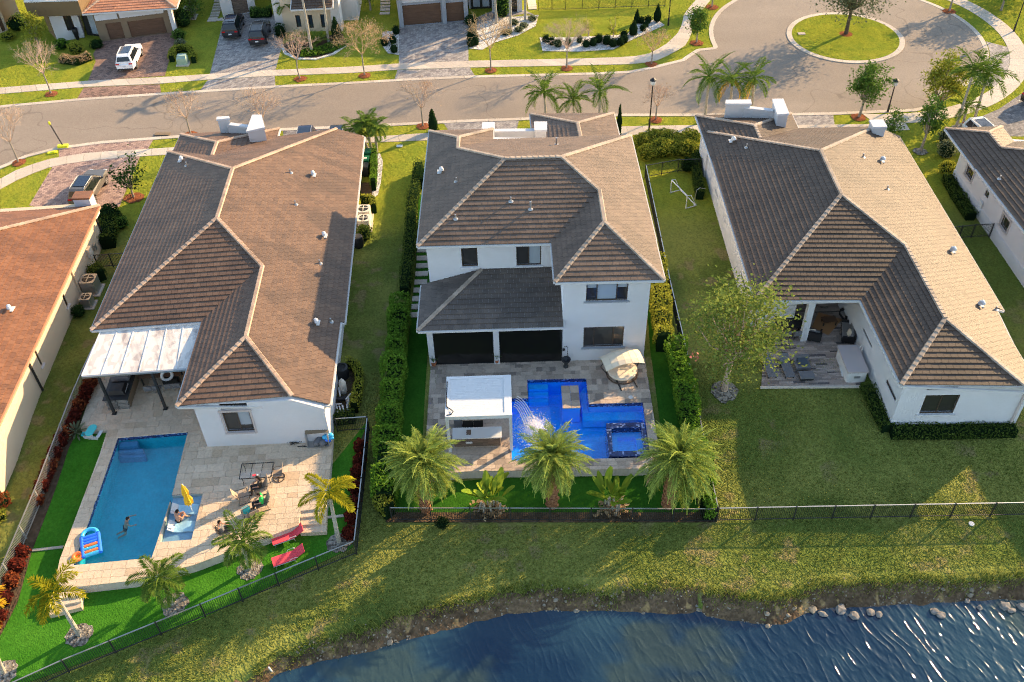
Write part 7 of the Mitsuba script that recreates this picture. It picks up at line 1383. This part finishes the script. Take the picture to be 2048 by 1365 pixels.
g = gz(ZA(795, 190), -.06); k = thing('pool_float', 'blue and orange inflatable lounge float at the pool corner', 'pool float'); W = TR(g, math.radians(112))
for i, (x, m) in enumerate(((-.62, 'm_float_cyan'), (-.42, 'm_float_orange'), (-.2, 'm_float_cyan'), (.02, 'm_float_orange'), (.24, 'm_float_blue'), (.46, 'm_float_blue'), (.68, 'm_float_blue'))): put('tube', MB().add(*W(tube([(x, -.38, .10), (x, -.36, .12), (x, .36, .12), (x, .38, .10)], [.06, .115, .115, .06], 10))), m, k, smooth=40)
for s in (-1, 1): put('side_tube', MB().add(*W(tube([(-.7, s * .46, .12), (.75, s * .46, .12)], .12, 10))), 'm_float_blue', k, smooth=40)
put('head_loop', MB().add(*W(tube([(.78 + .0 + .42 * math.sin(a), .42 * math.cos(a), .14) for a in np.linspace(0, math.pi, 14)], .12, 10))), 'm_float_cyan', k, smooth=40)
g = gz(ZA(678, 285), -.06); k = thing('pool_float', 'small orange float ring beside the blue one', 'pool float'); put('ring', MB().add(*tube([g + [.24 * math.cos(a), .24 * math.sin(a), .1] for a in np.linspace(0, 6.2832, 20)], .11, 10, False)), 'm_float_orange', k, smooth=40); put('centre', MB().add(*lathe([(.2, .06), (.0, .10)], g, 12)), 'm_yellow', k)
# under the patio cover: kitchen, dining chairs
k = thing('outdoor_kitchen', 'stone outdoor kitchen with a black grill under the patio cover', 'outdoor kitchen'); a, b = gz(ZC(800, 900)), gz(ZC(900, 640)); g = gz(ZC(800, 860)); W = TR((g[0] + .25, g[1] + 1.3, 0), 0.05)
for i in range(5):
    for j in range(2): put('stone', MB().add(*W(obox((-.35 + j * .72 + (i % 2) * .05, -1.28 + .02 * (i % 2), .09 + i * .17), (.66, .16, .15)))), 'm_rock_grey', k)
put('base', MB().add(*W(box(-.72, .74, -1.2, 2.0, 0, .84))), 'm_stone', k); put('counter', MB().add(*W(box(-.8, .82, -1.36, 2.06, .86, .92))), 'm_metal_dark', k); put('grill', MB().add(*W(hullmesh([(x, y, .93) for x in (-.5, .55) for y in (-.95, .05)] + [(x, y, 1.22) for x in (-.42, .42) for y in (-.85, -.1)]))), 'm_black', k); put('handle', MB().add(*W(bar((.6, -.85, 1.05), (.6, -.05, 1.05), .04))), 'm_grey_metal', k); put('covered_box', MB().add(*W(hullmesh([(x, y, z) for x in (-.6, .55) for y in (.35, 1.9) for z in (.93, 1.25)] + [(0, 1.1, 1.33)]))), 'm_grey_cloth', k)
k = thing('dining_table', 'dark dining table in the shade under the patio cover', 'table'); g = gz(ZC(1400, 560)); W = TR((g[0], g[1] + .5, 0), .06); put('top', MB().add(*W(box(-1.5, 1.3, -.5, .5, .70, .75))), 'm_wood', k)
for x in (-1.3, 1.1):
    for y in (-.4, .4): put('leg', MB().add(*W(box(x - .04, x + .04, y - .04, y + .04, 0, .7))), 'm_metal_dark', k)
for i, (x, y) in enumerate(((1240, 700), (1345, 690), (1490, 670), (1590, 660))):
    g = gz(ZC(x, y)); k = thing('dining_chair', f'{("first", "second", "third", "fourth")[i]} grey sled chair from the left under the patio cover', 'chair', 'sled chairs under the patio cover'); W = TR((g[0], g[1] + .25, 0), math.pi / 2 + .06); put('seat', MB().add(*W(box(-.22, .24, -.24, .24, .43, .47))), 'm_grey_cloth', k); put('backrest', MB().add(*W(obox((-.26, 0, .72), (.04, .46, .36), 0, 0, -.12))), 'm_grey_cloth', k)
    for s in (-1, 1): put('sled_leg', MB().add(*W(tube([(-.28, s * .24, .9), (-.2, s * .24, .45), (.2, s * .24, .44), (.02, s * .24, .02), (-.02, s * .24, .02), (-.22, s * .24, .44)], .018, 5))), 'm_grey_metal', k)
g = gz(ZC(1450, 440), 1.0); k = thing('ring_float', 'white ring shaped float leaning in the shade under the patio cover', 'pool float'); put('ring', MB().add(*tube([g + [.32 * math.cos(a), .1 * math.cos(a) + .12 * math.sin(a), .30 * math.sin(a)] for a in np.linspace(0, 6.2832, 18)], .10, 9, False)), 'm_white_plastic', k, smooth=40); put('stand', MB().add(*box(g[0] - .5, g[0] + .5, g[1] + .05, g[1] + .5, 0, g[2] - .4)), 'm_metal_dark', k)
# turquoise children's table
k = thing('picnic_table', "turquoise and white children's picnic table on the turf corner", 'picnic table'); g = on(*ZC(540, 1190)[0]); W = TR(g, math.radians(80)); an = np.linspace(0, 2 * np.pi, 25)[:-1]
put('top', MB().add(*W(prism(LineString([(-.22, 0), (.22, 0)]).buffer(.27), .50, .55, True))), 'm_teal_plastic', k)
for s in (-1, 1): put('bench', MB().add(*W(prism(LineString([(-.25, s * .52), (.25, s * .52)]).buffer(.11), .26, .30, True))), 'm_white_plastic' if s < 0 else 'm_teal_plastic', k); put('leg_frame', MB().add(*W(hullmesh([(s * .33, y, .26) for y in (-.55, .55)] + [(s * .27, y, .26) for y in (-.55, .55)] + [(s * .33, y, .0) for y in (-.45, .45)] + [(s * .27, y, 0) for y in (-.45, .45)]))), 'm_white_plastic', k); put('table_leg', MB().add(*W(box(s * .3 - .04, s * .3 + .04, -.2, .2, .25, .5))), 'm_white_plastic', k)
# pink loungers
for px, h, l in ((ZB(1255, 1080), math.radians(22), 'upper pink lounger with raised back, against the deck wall'), (ZB(1265, 1310), math.radians(22), 'lower pink lounger near the fence')):
    g = on(*px[0]); k = thing('sun_lounger', l, 'lounger', 'pink loungers on the turf'); W = TR(g, h); put('seat', MB().add(*W(obox((-.38, 0, .34), (1.25, .62, .05)))), 'm_pink', k); put('backrest', MB().add(*W(obox((.55, 0, .52), (.70, .62, .05), 0, 0, -.52))), 'm_pink', k)
    for s in (-1, 1):
        put('rail', MB().add(*W(tube([(-1.0, s * .33, .31), (.25, s * .33, .31)], .022, 6))), 'm_grey_metal', k); put('arm', MB().add(*W(tube([(-.1, s * .34, .32), (.0, s * .35, .5), (.3, s * .35, .52), (.4, s * .34, .45)], .018, 5))), 'm_white_metal', k)
        for x in (-.85, .2): put('leg', MB().add(*W(tube([(x, s * .32, .31), (x + (.06 if x > 0 else -.06), s * .33, 0)], .02, 5))), 'm_grey_metal', k)
# storage bench with toys
a, b = gz(ZY(540, 1050)), gz(ZY(1200, 990)); k = thing('storage_bench', 'open dark storage bench full of grey bags and a blue toy against the white wall', 'storage bench'); d = b - a; h = math.atan2(d[1], d[0]); L = np.linalg.norm(d); W = TR(a, h)
put('floor', MB().add(*W(box(0, L, .05, .85, .04, .10))), 'm_grey_metal', k); put('back', MB().add(*W(box(0, L, .82, .88, .05, 1.05))), 'm_metal_dark', k); put('lid', MB().add(*W(obox((L / 2, .62, 1.12), (L + .05, .6, .05), 0, .28))), 'm_stone', k)
for x in (0, L): put('side_panel', MB().add(*W(box(x - .03, x + .03, .06, .86, .03, 1.0))), 'm_grey_metal', k)
k = thing('bags', 'grey bags lying in the open storage bench', 'bag'); put('bag', MB().add(*W(blob([((.55, .2, .28), (.75, .45, .3), .2, .22)]))), 'm_grey_cloth', k); put('bag', MB().add(*W(blob([((.95, .15, .3), (1.15, .4, .3), .22, .2)]))), 'm_grey_cloth', k)
k = thing('toys', 'light blue inflatable toy on top of the grey bags', 'toy'); put('piece', MB().add(*W(blob([((1.1, .4, .55), (1.5, .45, .6), .16, .18), ((1.3, .3, .5), (1.6, .3, .5), .12, .1)]))), 'm_float_cyan', k, smooth=True); put('piece', MB().add(*W(blob([((1.2, .25, .42), (1.4, .2, .4), .1, .1)]))), 'm_float_blue', k, smooth=True)
g = gz(ZY(290, 860)); rg = np.random.default_rng(3); hs = MB()
for i in range(5): q = np.cumsum(rg.normal(size=(9, 3)) * [.14, .10, .0], axis=0) + g + [0, 0, .05 + i * .03]; hs.add(*tube(q, .028, 5))
put('garden_hose', hs, 'm_black', label='tangled black hose on the deck left of the storage bench', cat='hose'); k = thing('pool_ladder', 'thin tubular frame leaning beside the storage bench', 'frame'); q = gz(ZY(340, 760)); put('tube', MB().add(*tube([q, q + [.1, .1, .8], q + [.2, .12, .95], q + [.35, .1, .3]], .03, 6)), 'm_grey_metal', k)
# centre garden: round swing bed, plants, statue
g = gz(ZX(800, 800)); k = thing('hanging_daybed', 'round cream daybed with a curved cream canopy on a dark frame', 'daybed'); W = TR((g[0], g[1] + .25, 0), math.radians(14))
put('base_ring', MB().add(*W(tube([(1.05 * math.cos(a), .95 * math.sin(a), .14 + .10 * math.sin(a)) for a in np.linspace(0, 6.2832, 28)], .045, 6, False))), 'm_wood', k)
for s in (-1, 1): put('foot', MB().add(*W(tube([(s * .55, -1.45, .04), (s * .55, .9, .04)], .045, 6))), 'm_metal_dark', k)
put('mattress', MB().add(*W(lathe([(0, .2), (.8, .22), (.98, .34), (1.0, .46), (.9, .52), (0, .54)], (0, 0, 0), 28))), 'm_canvas', k, smooth=50); put('cushion', MB().add(*W(blob([((-.6, .3, .62), (-.25, .55, .66), .17, .17)]))), 'm_canvas', k, smooth=True); put('cushion', MB().add(*W(blob([((.1, .55, .66), (.5, .4, .64), .17, .17)]))), 'm_canvas', k, smooth=True)
pr = [(x, 1.66 - .32 * (x / 1.35) ** 2) for x in np.linspace(-1.35, 1.35, 7)]
for i in range(6):
    (xa, za), (xb, zb) = pr[i], pr[i + 1]; rows_ = [(-.55, -.16), (-.25, -.03), (.1, .0), (.5, -.02), (.80, -.12)]
    v = np.array([(x, y, z + dz + o) for o in (0, -.03) for x, z in ((xa + .008, za), (xb - .008, zb)) for y, dz in rows_]); n = 5; j = np.arange(4); f = np.vstack([np.c_[j, j + n, j + n + 1, j + 1], np.c_[j + 2 * n, j + 2 * n + 1, j + 3 * n + 1, j + 3 * n], [[0, 2 * n, 3 * n, n], [4, 4 + n, 4 + 3 * n, 4 + 2 * n]], np.c_[j, j + 1, j + 1 + 2 * n, j + 2 * n], np.c_[j + n, j + 3 * n, j + 1 + 3 * n, j + 1 + n]])
    put('canopy_panel', MB().add(*W((v, np.vstack([f[:, [0, 1, 2]], f[:, [0, 2, 3]]])))), 'm_canvas', k)
for s in (-1, 1): put('canopy_frame', MB().add(*W(tube([(s * 1.0, .1, .2), (s * 1.42, .3, .8), (s * 1.33, .1, 1.34)], .035, 6))), 'm_metal_dark', k)
for px, l in ((ZE(100, 185), 'left potted snake plant at the patio column'), (ZE(553, 165), 'middle potted snake plant at the patio column')):
    g = gz(px); k = thing('potted_plant', l, 'potted plant', 'potted plants at the patio columns'); put('pot', MB().add(*lathe([(.12, 0), (.19, .28), (.2, .32), (.16, .31), (0, .28)], g, 12)), 'm_terracotta', k)
    for i in range(13): putl('leaf', paddle(g + [0, 0, .28], i * 2.4, math.radians(86 - 14 * (i % 3)), .65, .09, .25), 'l_green', k)
g = gz(ZE(1048, 195)); k = thing('bird_bath', 'dark garden urn with a hanging lantern hook against the white wall', 'ornament'); put('bowl', MB().add(*lathe([(.16, 0), (.18, .1), (.10, .2), (.14, .4), (.30, .62), (.32, .72), (.26, .70), (0, .5)], g, 14)), 'm_metal_dark', k); put('hook', MB().add(*tube([g + [.12, .2, 0], g + [.12, .2, 1.6], g + [.05, .2, 1.72], g + [-.12, .2, 1.68], g + [-.15, .2, 1.55]], .022, 6)), 'm_black', k); put('lantern', MB().add(*lathe([(.02, 1.55), (.09, 1.48), (.09, 1.36), (.03, 1.3)], g + [-.15, .2, 0], 8)), 'm_black', k)
for px, l in ((ZE(1513, 413), 'round white lid in the paved deck right of the pool'), (ZX(1010, 1300), None)):
    if l: g = gz(px); put('skimmer_lid', MB().add(*lathe([(.16, .005), (.15, .02), (0, .022)], g, 16)), 'm_white_plastic', label=l, cat='skimmer lid')
# water jets from the pergola edge into the pool and their splash
k = thing('water_jet', 'white arching water jets splashing from the pergola into the deep blue pool', 'fountain'); scene['m_spray'] = {'type': 'principledthin', 'base_color': rgb(.88, .88, .92), 'roughness': .3, 'diff_trans': 1.0, 'spec_trans': 0.0, 'eta': 1.33}
for i in range(6):
    a, b = site(*ZE(672 + i * 5, 475 - i * 14)[0], 2.2), gz(ZE(762 + i * 15, 640 - i * 8), -.1); t = np.linspace(0, 1, 9)[:, None]; q = a + (b - a) * t; q[:, 2] = a[2] + (b[2] - a[2]) * t[:, 0] + .55 * np.sin(t[:, 0] * math.pi) * (1 - t[:, 0] * .5); put('stream', MB().add(*tube(q, np.linspace(.022, .045, 9), 5)), 'm_spray', k)
    if i == 0: pass
dr_ = MB(); c = gz(ZE(820, 640), 0)
pts = c + np.abs(rng.normal(size=(1700, 3))) * [0, 0, .35] + rng.normal(size=(1700, 3)) * [.32, .32, 0]; L_ = leaves(pts, .09, up=0); putl('splash', L_, 'm_spray', k, kind='stuff')
fo = gz(ZE(810, 650), -.085); pts = fo + rng.normal(size=(1400, 3)) * [.6, .6, .004]; putl('foam', leaves(pts, .10, up=6), 'm_spray', k, kind='stuff')
# right patio: plank pavers, loungers, spa with cover, lounge furniture
PR = Polygon([site(*p)[:2] for p in R6(510, 972, 1090, 968, 1100, 700)] + [(vC[0] - .01, yi - .25), (nib + .02, yi - .25), (nib + .02, yb + 1.4), (xl + .02, yb + 1.4), (xl + .02, yb - .1)] + [tuple(site(*R6(530, 700)[0])[:2])]).buffer(0)
deck('patio_paving', PR, 'm_plank', 'm_concrete', 0.0, .95, .17, top=.03, z0=-.5, most=300)
put('patio_kerb', MB().add(*bar(site(*R6(505, 980)[0], 0) + [0, 0, -.02], site(*R6(1092, 975)[0], 0) + [0, 0, -.02], .16, .12)), 'm_concrete', kind='structure')
for px, h, l, m in ((ZD(1080, 930), 1.62, 'middle grey lounger on the plank patio', 'm_grey_cloth'), (ZD(905, 930), 1.62, 'left grey lounger beside the garden tree', 'm_grey_cloth')):
    g = gz(px, .03); k = thing('sun_lounger', l, 'lounger', 'grey loungers on the plank patio'); W = TR(g, h); put('bed', MB().add(*W(obox((0, 0, .26), (1.5, .62, .06)))), m, k); put('backrest', MB().add(*W(obox((.95, 0, .42), (.6, .62, .06), 0, 0, -.5))), m, k)
    for x in (-.6, .6):
        for s in (-1, 1): put('leg', MB().add(*W(box(x - .03, x + .03, s * .27 - .03, s * .27 + .03, 0, .23))), 'm_metal_dark', k)
g = gz(ZD(1230, 890), .03); k = thing('lounge_chair', 'low grey lounge chair with a dark blue cushion on the plank patio', 'chair'); W = TR(g, 1.6); put('seat', MB().add(*W(box(-.35, .35, -.48, .48, .12, .36))), 'm_grey_cloth', k); put('backrest', MB().add(*W(obox((.42, 0, .5), (.16, .96, .5), 0, 0, .2))), 'm_grey_cloth', k); put('cushion', MB().add(*W(obox((.12, 0, .46), (.5, .6, .16), 0, 0, -.3))), 'm_cushion_blue' if 'm_cushion_blue' in scene else plastic('m_cushion_blue', (.05, .065, .085), .9), k)
g = gz(ZD(1275, 1010), .03); k = thing('footstool', 'grey upholstered footstool near the edge of the plank patio', 'footstool'); put('pad', MB().add(*obox(g + [0, .1, .34], (.95, .62, .14))), 'm_grey_cloth', k); put('base', MB().add(*obox(g + [0, .1, .16], (.85, .52, .2))), 'm_metal_dark', k)
g = gz(ZD(1740, 960), .03); k = thing('swim_spa', 'long white spa tub with a grey beige cover beside the wall', 'spa tub'); a, b = gz(ZD(1805, 1030), .03), gz(ZD(1730, 760), .03); x0_, x1_ = vA[0] - 1.75, vA[0] - .45; y0_, y1_ = a[1] - .05, a[1] + 2.5
put('tub', MB().add(*prism(sbox(x0_, y0_, x1_, y1_).buffer(-.15).buffer(.15, quad_segs=2), .03, .85)), 'm_white_plastic', k); put('cover', MB().add(*prism(sbox(x0_, y0_ + .05, x1_, y1_).buffer(.04), .852, .97, True)), 'm_tub_cover', k); put('control_panel', MB().add(*obox(((x0_ + x1_) / 2, y0_ - .012, .5), (.42, .02, .2))), 'm_grey_metal', k); put('cover_handle', MB().add(*tube([(x1_ + .06, y1_ - .6, .9), (x1_ + .12, y1_ - .6, 1.25), (x1_ + .12, y1_ - .3, 1.25), (x1_ + .06, y1_ - .3, .9)], .025, 6)), 'm_white_metal', k)
q = [gz(p, .03) for p in (ZD(1600, 825), ZD(1675, 820), ZD(1735, 975), ZD(1640, 975))]; k = thing('framed_mat', 'dark panel with a white frame lying beside the spa tub', 'panel'); put('panel', MB().add(*prism(Polygon([p[:2] for p in q]), .035, .10)), 'm_cushion', k)
for a, b in zip(q, q[1:] + q[:1]): put('frame', MB().add(*bar(a + [0, 0, .06], b + [0, 0, .06], .08, .12)), 'm_white_plastic', k)
def sofa(px, h, label, w=1.7, m='m_cushion'):
    g = gz(px, .03); k = thing('outdoor_sofa', label, 'sofa'); W = TR(g, h); put('base', MB().add(*W(box(-.42, .42, -w / 2, w / 2, .08, .30))), 'm_black', k); put('seat_cushion', MB().add(*W(box(-.30, .42, -w / 2 + .14, w / 2 - .14, .302, .44))), m, k); put('backrest', MB().add(*W(box(-.44, -.30, -w / 2, w / 2, .30, .82))), 'm_black', k); put('back_cushion', MB().add(*W(obox((-.2, 0, .62), (.16, w - .32, .36), 0, 0, -.15))), m, k)
    for s in (-1, 1): put('armrest', MB().add(*W(box(-.30, .42, s * w / 2 - (.13 if s > 0 else 0), s * w / 2 + (.13 if s < 0 else 0), .30, .60))), 'm_black', k)
    put('throw_pillow', MB().add(*W(obox((-.02, w * .22, .60), (.12, .42, .40), .2, 0, -.3))), 'm_canvas', k)
sofa(ZD(1690, 560), math.radians(165), 'dark sofa with pale pillows against the right wall of the covered patio', 1.9); sofa(ZD(1350, 590), math.radians(70), 'dark armchair beside the white patio column', .95); sofa(ZD(1690, 390), math.radians(190), 'dark armchair with a pale pillow at the back of the covered patio', .95)
rc = [gz(p, .04) for p in (ZD(1330, 480), ZD(1500, 560), ZD(1640, 400), ZD(1400, 330))]; k = put('rug', MB().add(*prism(Polygon([p[:2] for p in rc]), .03, .055)), 'm_rug', label='orange brown rug on the covered patio floor', cat='rug')
g = gz(ZD(1500, 440), .06); k = thing('coffee_table', 'low dark coffee table on the orange brown rug', 'table'); put('top', MB().add(*obox(g + [0, 0, .38], (1.0, .6, .05), .1)), 'm_wood', k)
for sx in (-.42, .42):
    for sy in (-.24, .24): put('leg', MB().add(*box(g[0] + sx - .03, g[0] + sx + .03, g[1] + sy - .03, g[1] + sy + .03, .055, .41 + 0)), 'm_metal_dark', k)
g = gz(ZD(1090, 500), .03); k = thing('dining_table', 'dark dining table behind the garden tree on the covered patio', 'table'); put('top', MB().add(*prism(sbox(g[0] - .9, g[1] - .55, g[0] + .75, g[1] + .6).buffer(.1), .70, .76, True)), 'm_metal_dark', k)
for sx in (-.7, .6):
    for sy in (-.4, .45): put('leg', MB().add(*box(g[0] + sx - .04, g[0] + sx + .04, g[1] + sy - .04, g[1] + sy + .04, .03, .70)), 'm_black', k)
for i, (dx, dy, h, l) in enumerate(((1.05, .1, math.pi, 'right end'), (-.4, -.95, 1.57, 'near left'), (.35, -.95, 1.57, 'near right'))):
    k = thing('dining_chair', f'grey chair at the {l} of the dark dining table behind the garden tree', 'chair'); W = TR((g[0] + dx, g[1] + dy, .03), h); put('seat', MB().add(*W(box(-.24, .24, -.25, .25, .40, .47))), 'm_cushion', k); put('backrest', MB().add(*W(obox((-.27, 0, .68), (.05, .5, .45), 0, 0, -.1))), 'm_grey_cloth', k)
    for sx in (-.2, .2):
        for sy in (-.21, .21): put('leg', MB().add(*W(box(sx - .02, sx + .02, sy - .02, sy + .02, 0, .40))), 'm_black', k)
# stones along the shore, standpipe
rg = np.random.default_rng(11)
def rock(p, s, m):
    v = trimesh.creation.icosphere(subdivisions=1).vertices; f = trimesh.creation.icosphere(subdivisions=1).faces; n = meshkit.noise(v * 1.7 + rg.random(3) * 50)[:, None]; v = v * (.65 + .7 * n) * np.array([s * (.8 + .6 * rg.random()), s * (.8 + .5 * rg.random()), s * .62]); return v @ rot(rg.random() * 6).T + p, f
big = [(2, 'shore rock', x, y, s) for x, y, s in [(1525, 945, .55), (1560, 965, .45), (1055, 970, .42), (1200, 965, .38), (1150, 950, .34), (975, 935, .5), (1790, 925, .35), (1935, 915, .55), (1975, 940, .4), (1715, 885, .35), (2040, 920, .5), (870, 960, .4), (810, 930, .45), (130, 905, .3)]]
rk_ = np.argsort(np.argsort([b_[2] for b_ in big]))
for i, (_, nm, x, y, s) in enumerate(big):
    p = site(*B3(x, y)[0], WATER + .05); put('shore_rock', MB().add(*rock(p, s * .50, 'm_rock_grey')), 'm_rock_grey' if i != 12 else 'm_rock', label=f'{ORD[i]} pale rock in the shallow water, counted along the bank' if False else f'pale shallow water rock, number {ORD[rk_[i]]} from the left along the bank', cat='rock', group='rocks in the shallow water')
for i in range(34):
    x = rg.uniform(-9, 34); d = rg.uniform(-.35, .55); p = np.array([x, shore_y(x) + d, 0]); p[2] = gh(p[0], p[1]) + .05; put('bank_stone', MB().add(*rock(p, rg.uniform(.06, .17), 'm_rock')), 'm_rock', label='small stone at the water line of the bare lake bank', cat='stone', group='small stones along the bank')
peb = MB()
for i in range(1500):
    x = rg.uniform(-12, 36); y = shore_y(x) + rg.normal() * .4 + .15; p = np.array([x, y, float(gh(x, y)) + .03]); v = np.array([[1, 0, 0], [-1, 0, 0], [0, 1, 0], [0, -1, 0], [0, 0, .8], [0, 0, -.8]], float) * rg.uniform(.03, .085) * (.7 + .6 * rg.random((6, 1))); peb.add(v + p, np.array([[0, 2, 4], [2, 1, 4], [1, 3, 4], [3, 0, 4], [2, 0, 5], [1, 2, 5], [3, 1, 5], [0, 3, 5]]))
put('shore_pebbles', peb, 'm_rock', label='scattered pebbles on the bare lake bank', cat='pebbles', kind='stuff')
q = on(*B1(1600, 1300)[0]); k = thing('drain_pipe', 'thin white pipe standing out of the bank at the left end of the lake', 'pipe'); put('tube', MB().add(*tube([q + [0, 0, -.3], q + [-.15, 0, .5]], .05, 7)), 'm_white_plastic', k); put('collar', MB().add(*tube([q + [-.01, 0, -.05], q + [-.03, 0, .05]], .08, 8)), 'm_grey_metal', k)
g = on(*B2(600, 440)[0]); bush('dark_shrub', 'small black shrub outside the lake fence on the bank', g, .42, .5, 'l_box', 300, .13)
g = on(*B3(1740, 435)[0]); put('sprinkler_lid', MB().add(*lathe([(.16, 0), (.16, .06), (0, .07)], g, 12)), 'm_white_plastic', label='pale round lid in the grass outside the lawn fence', cat='valve lid')
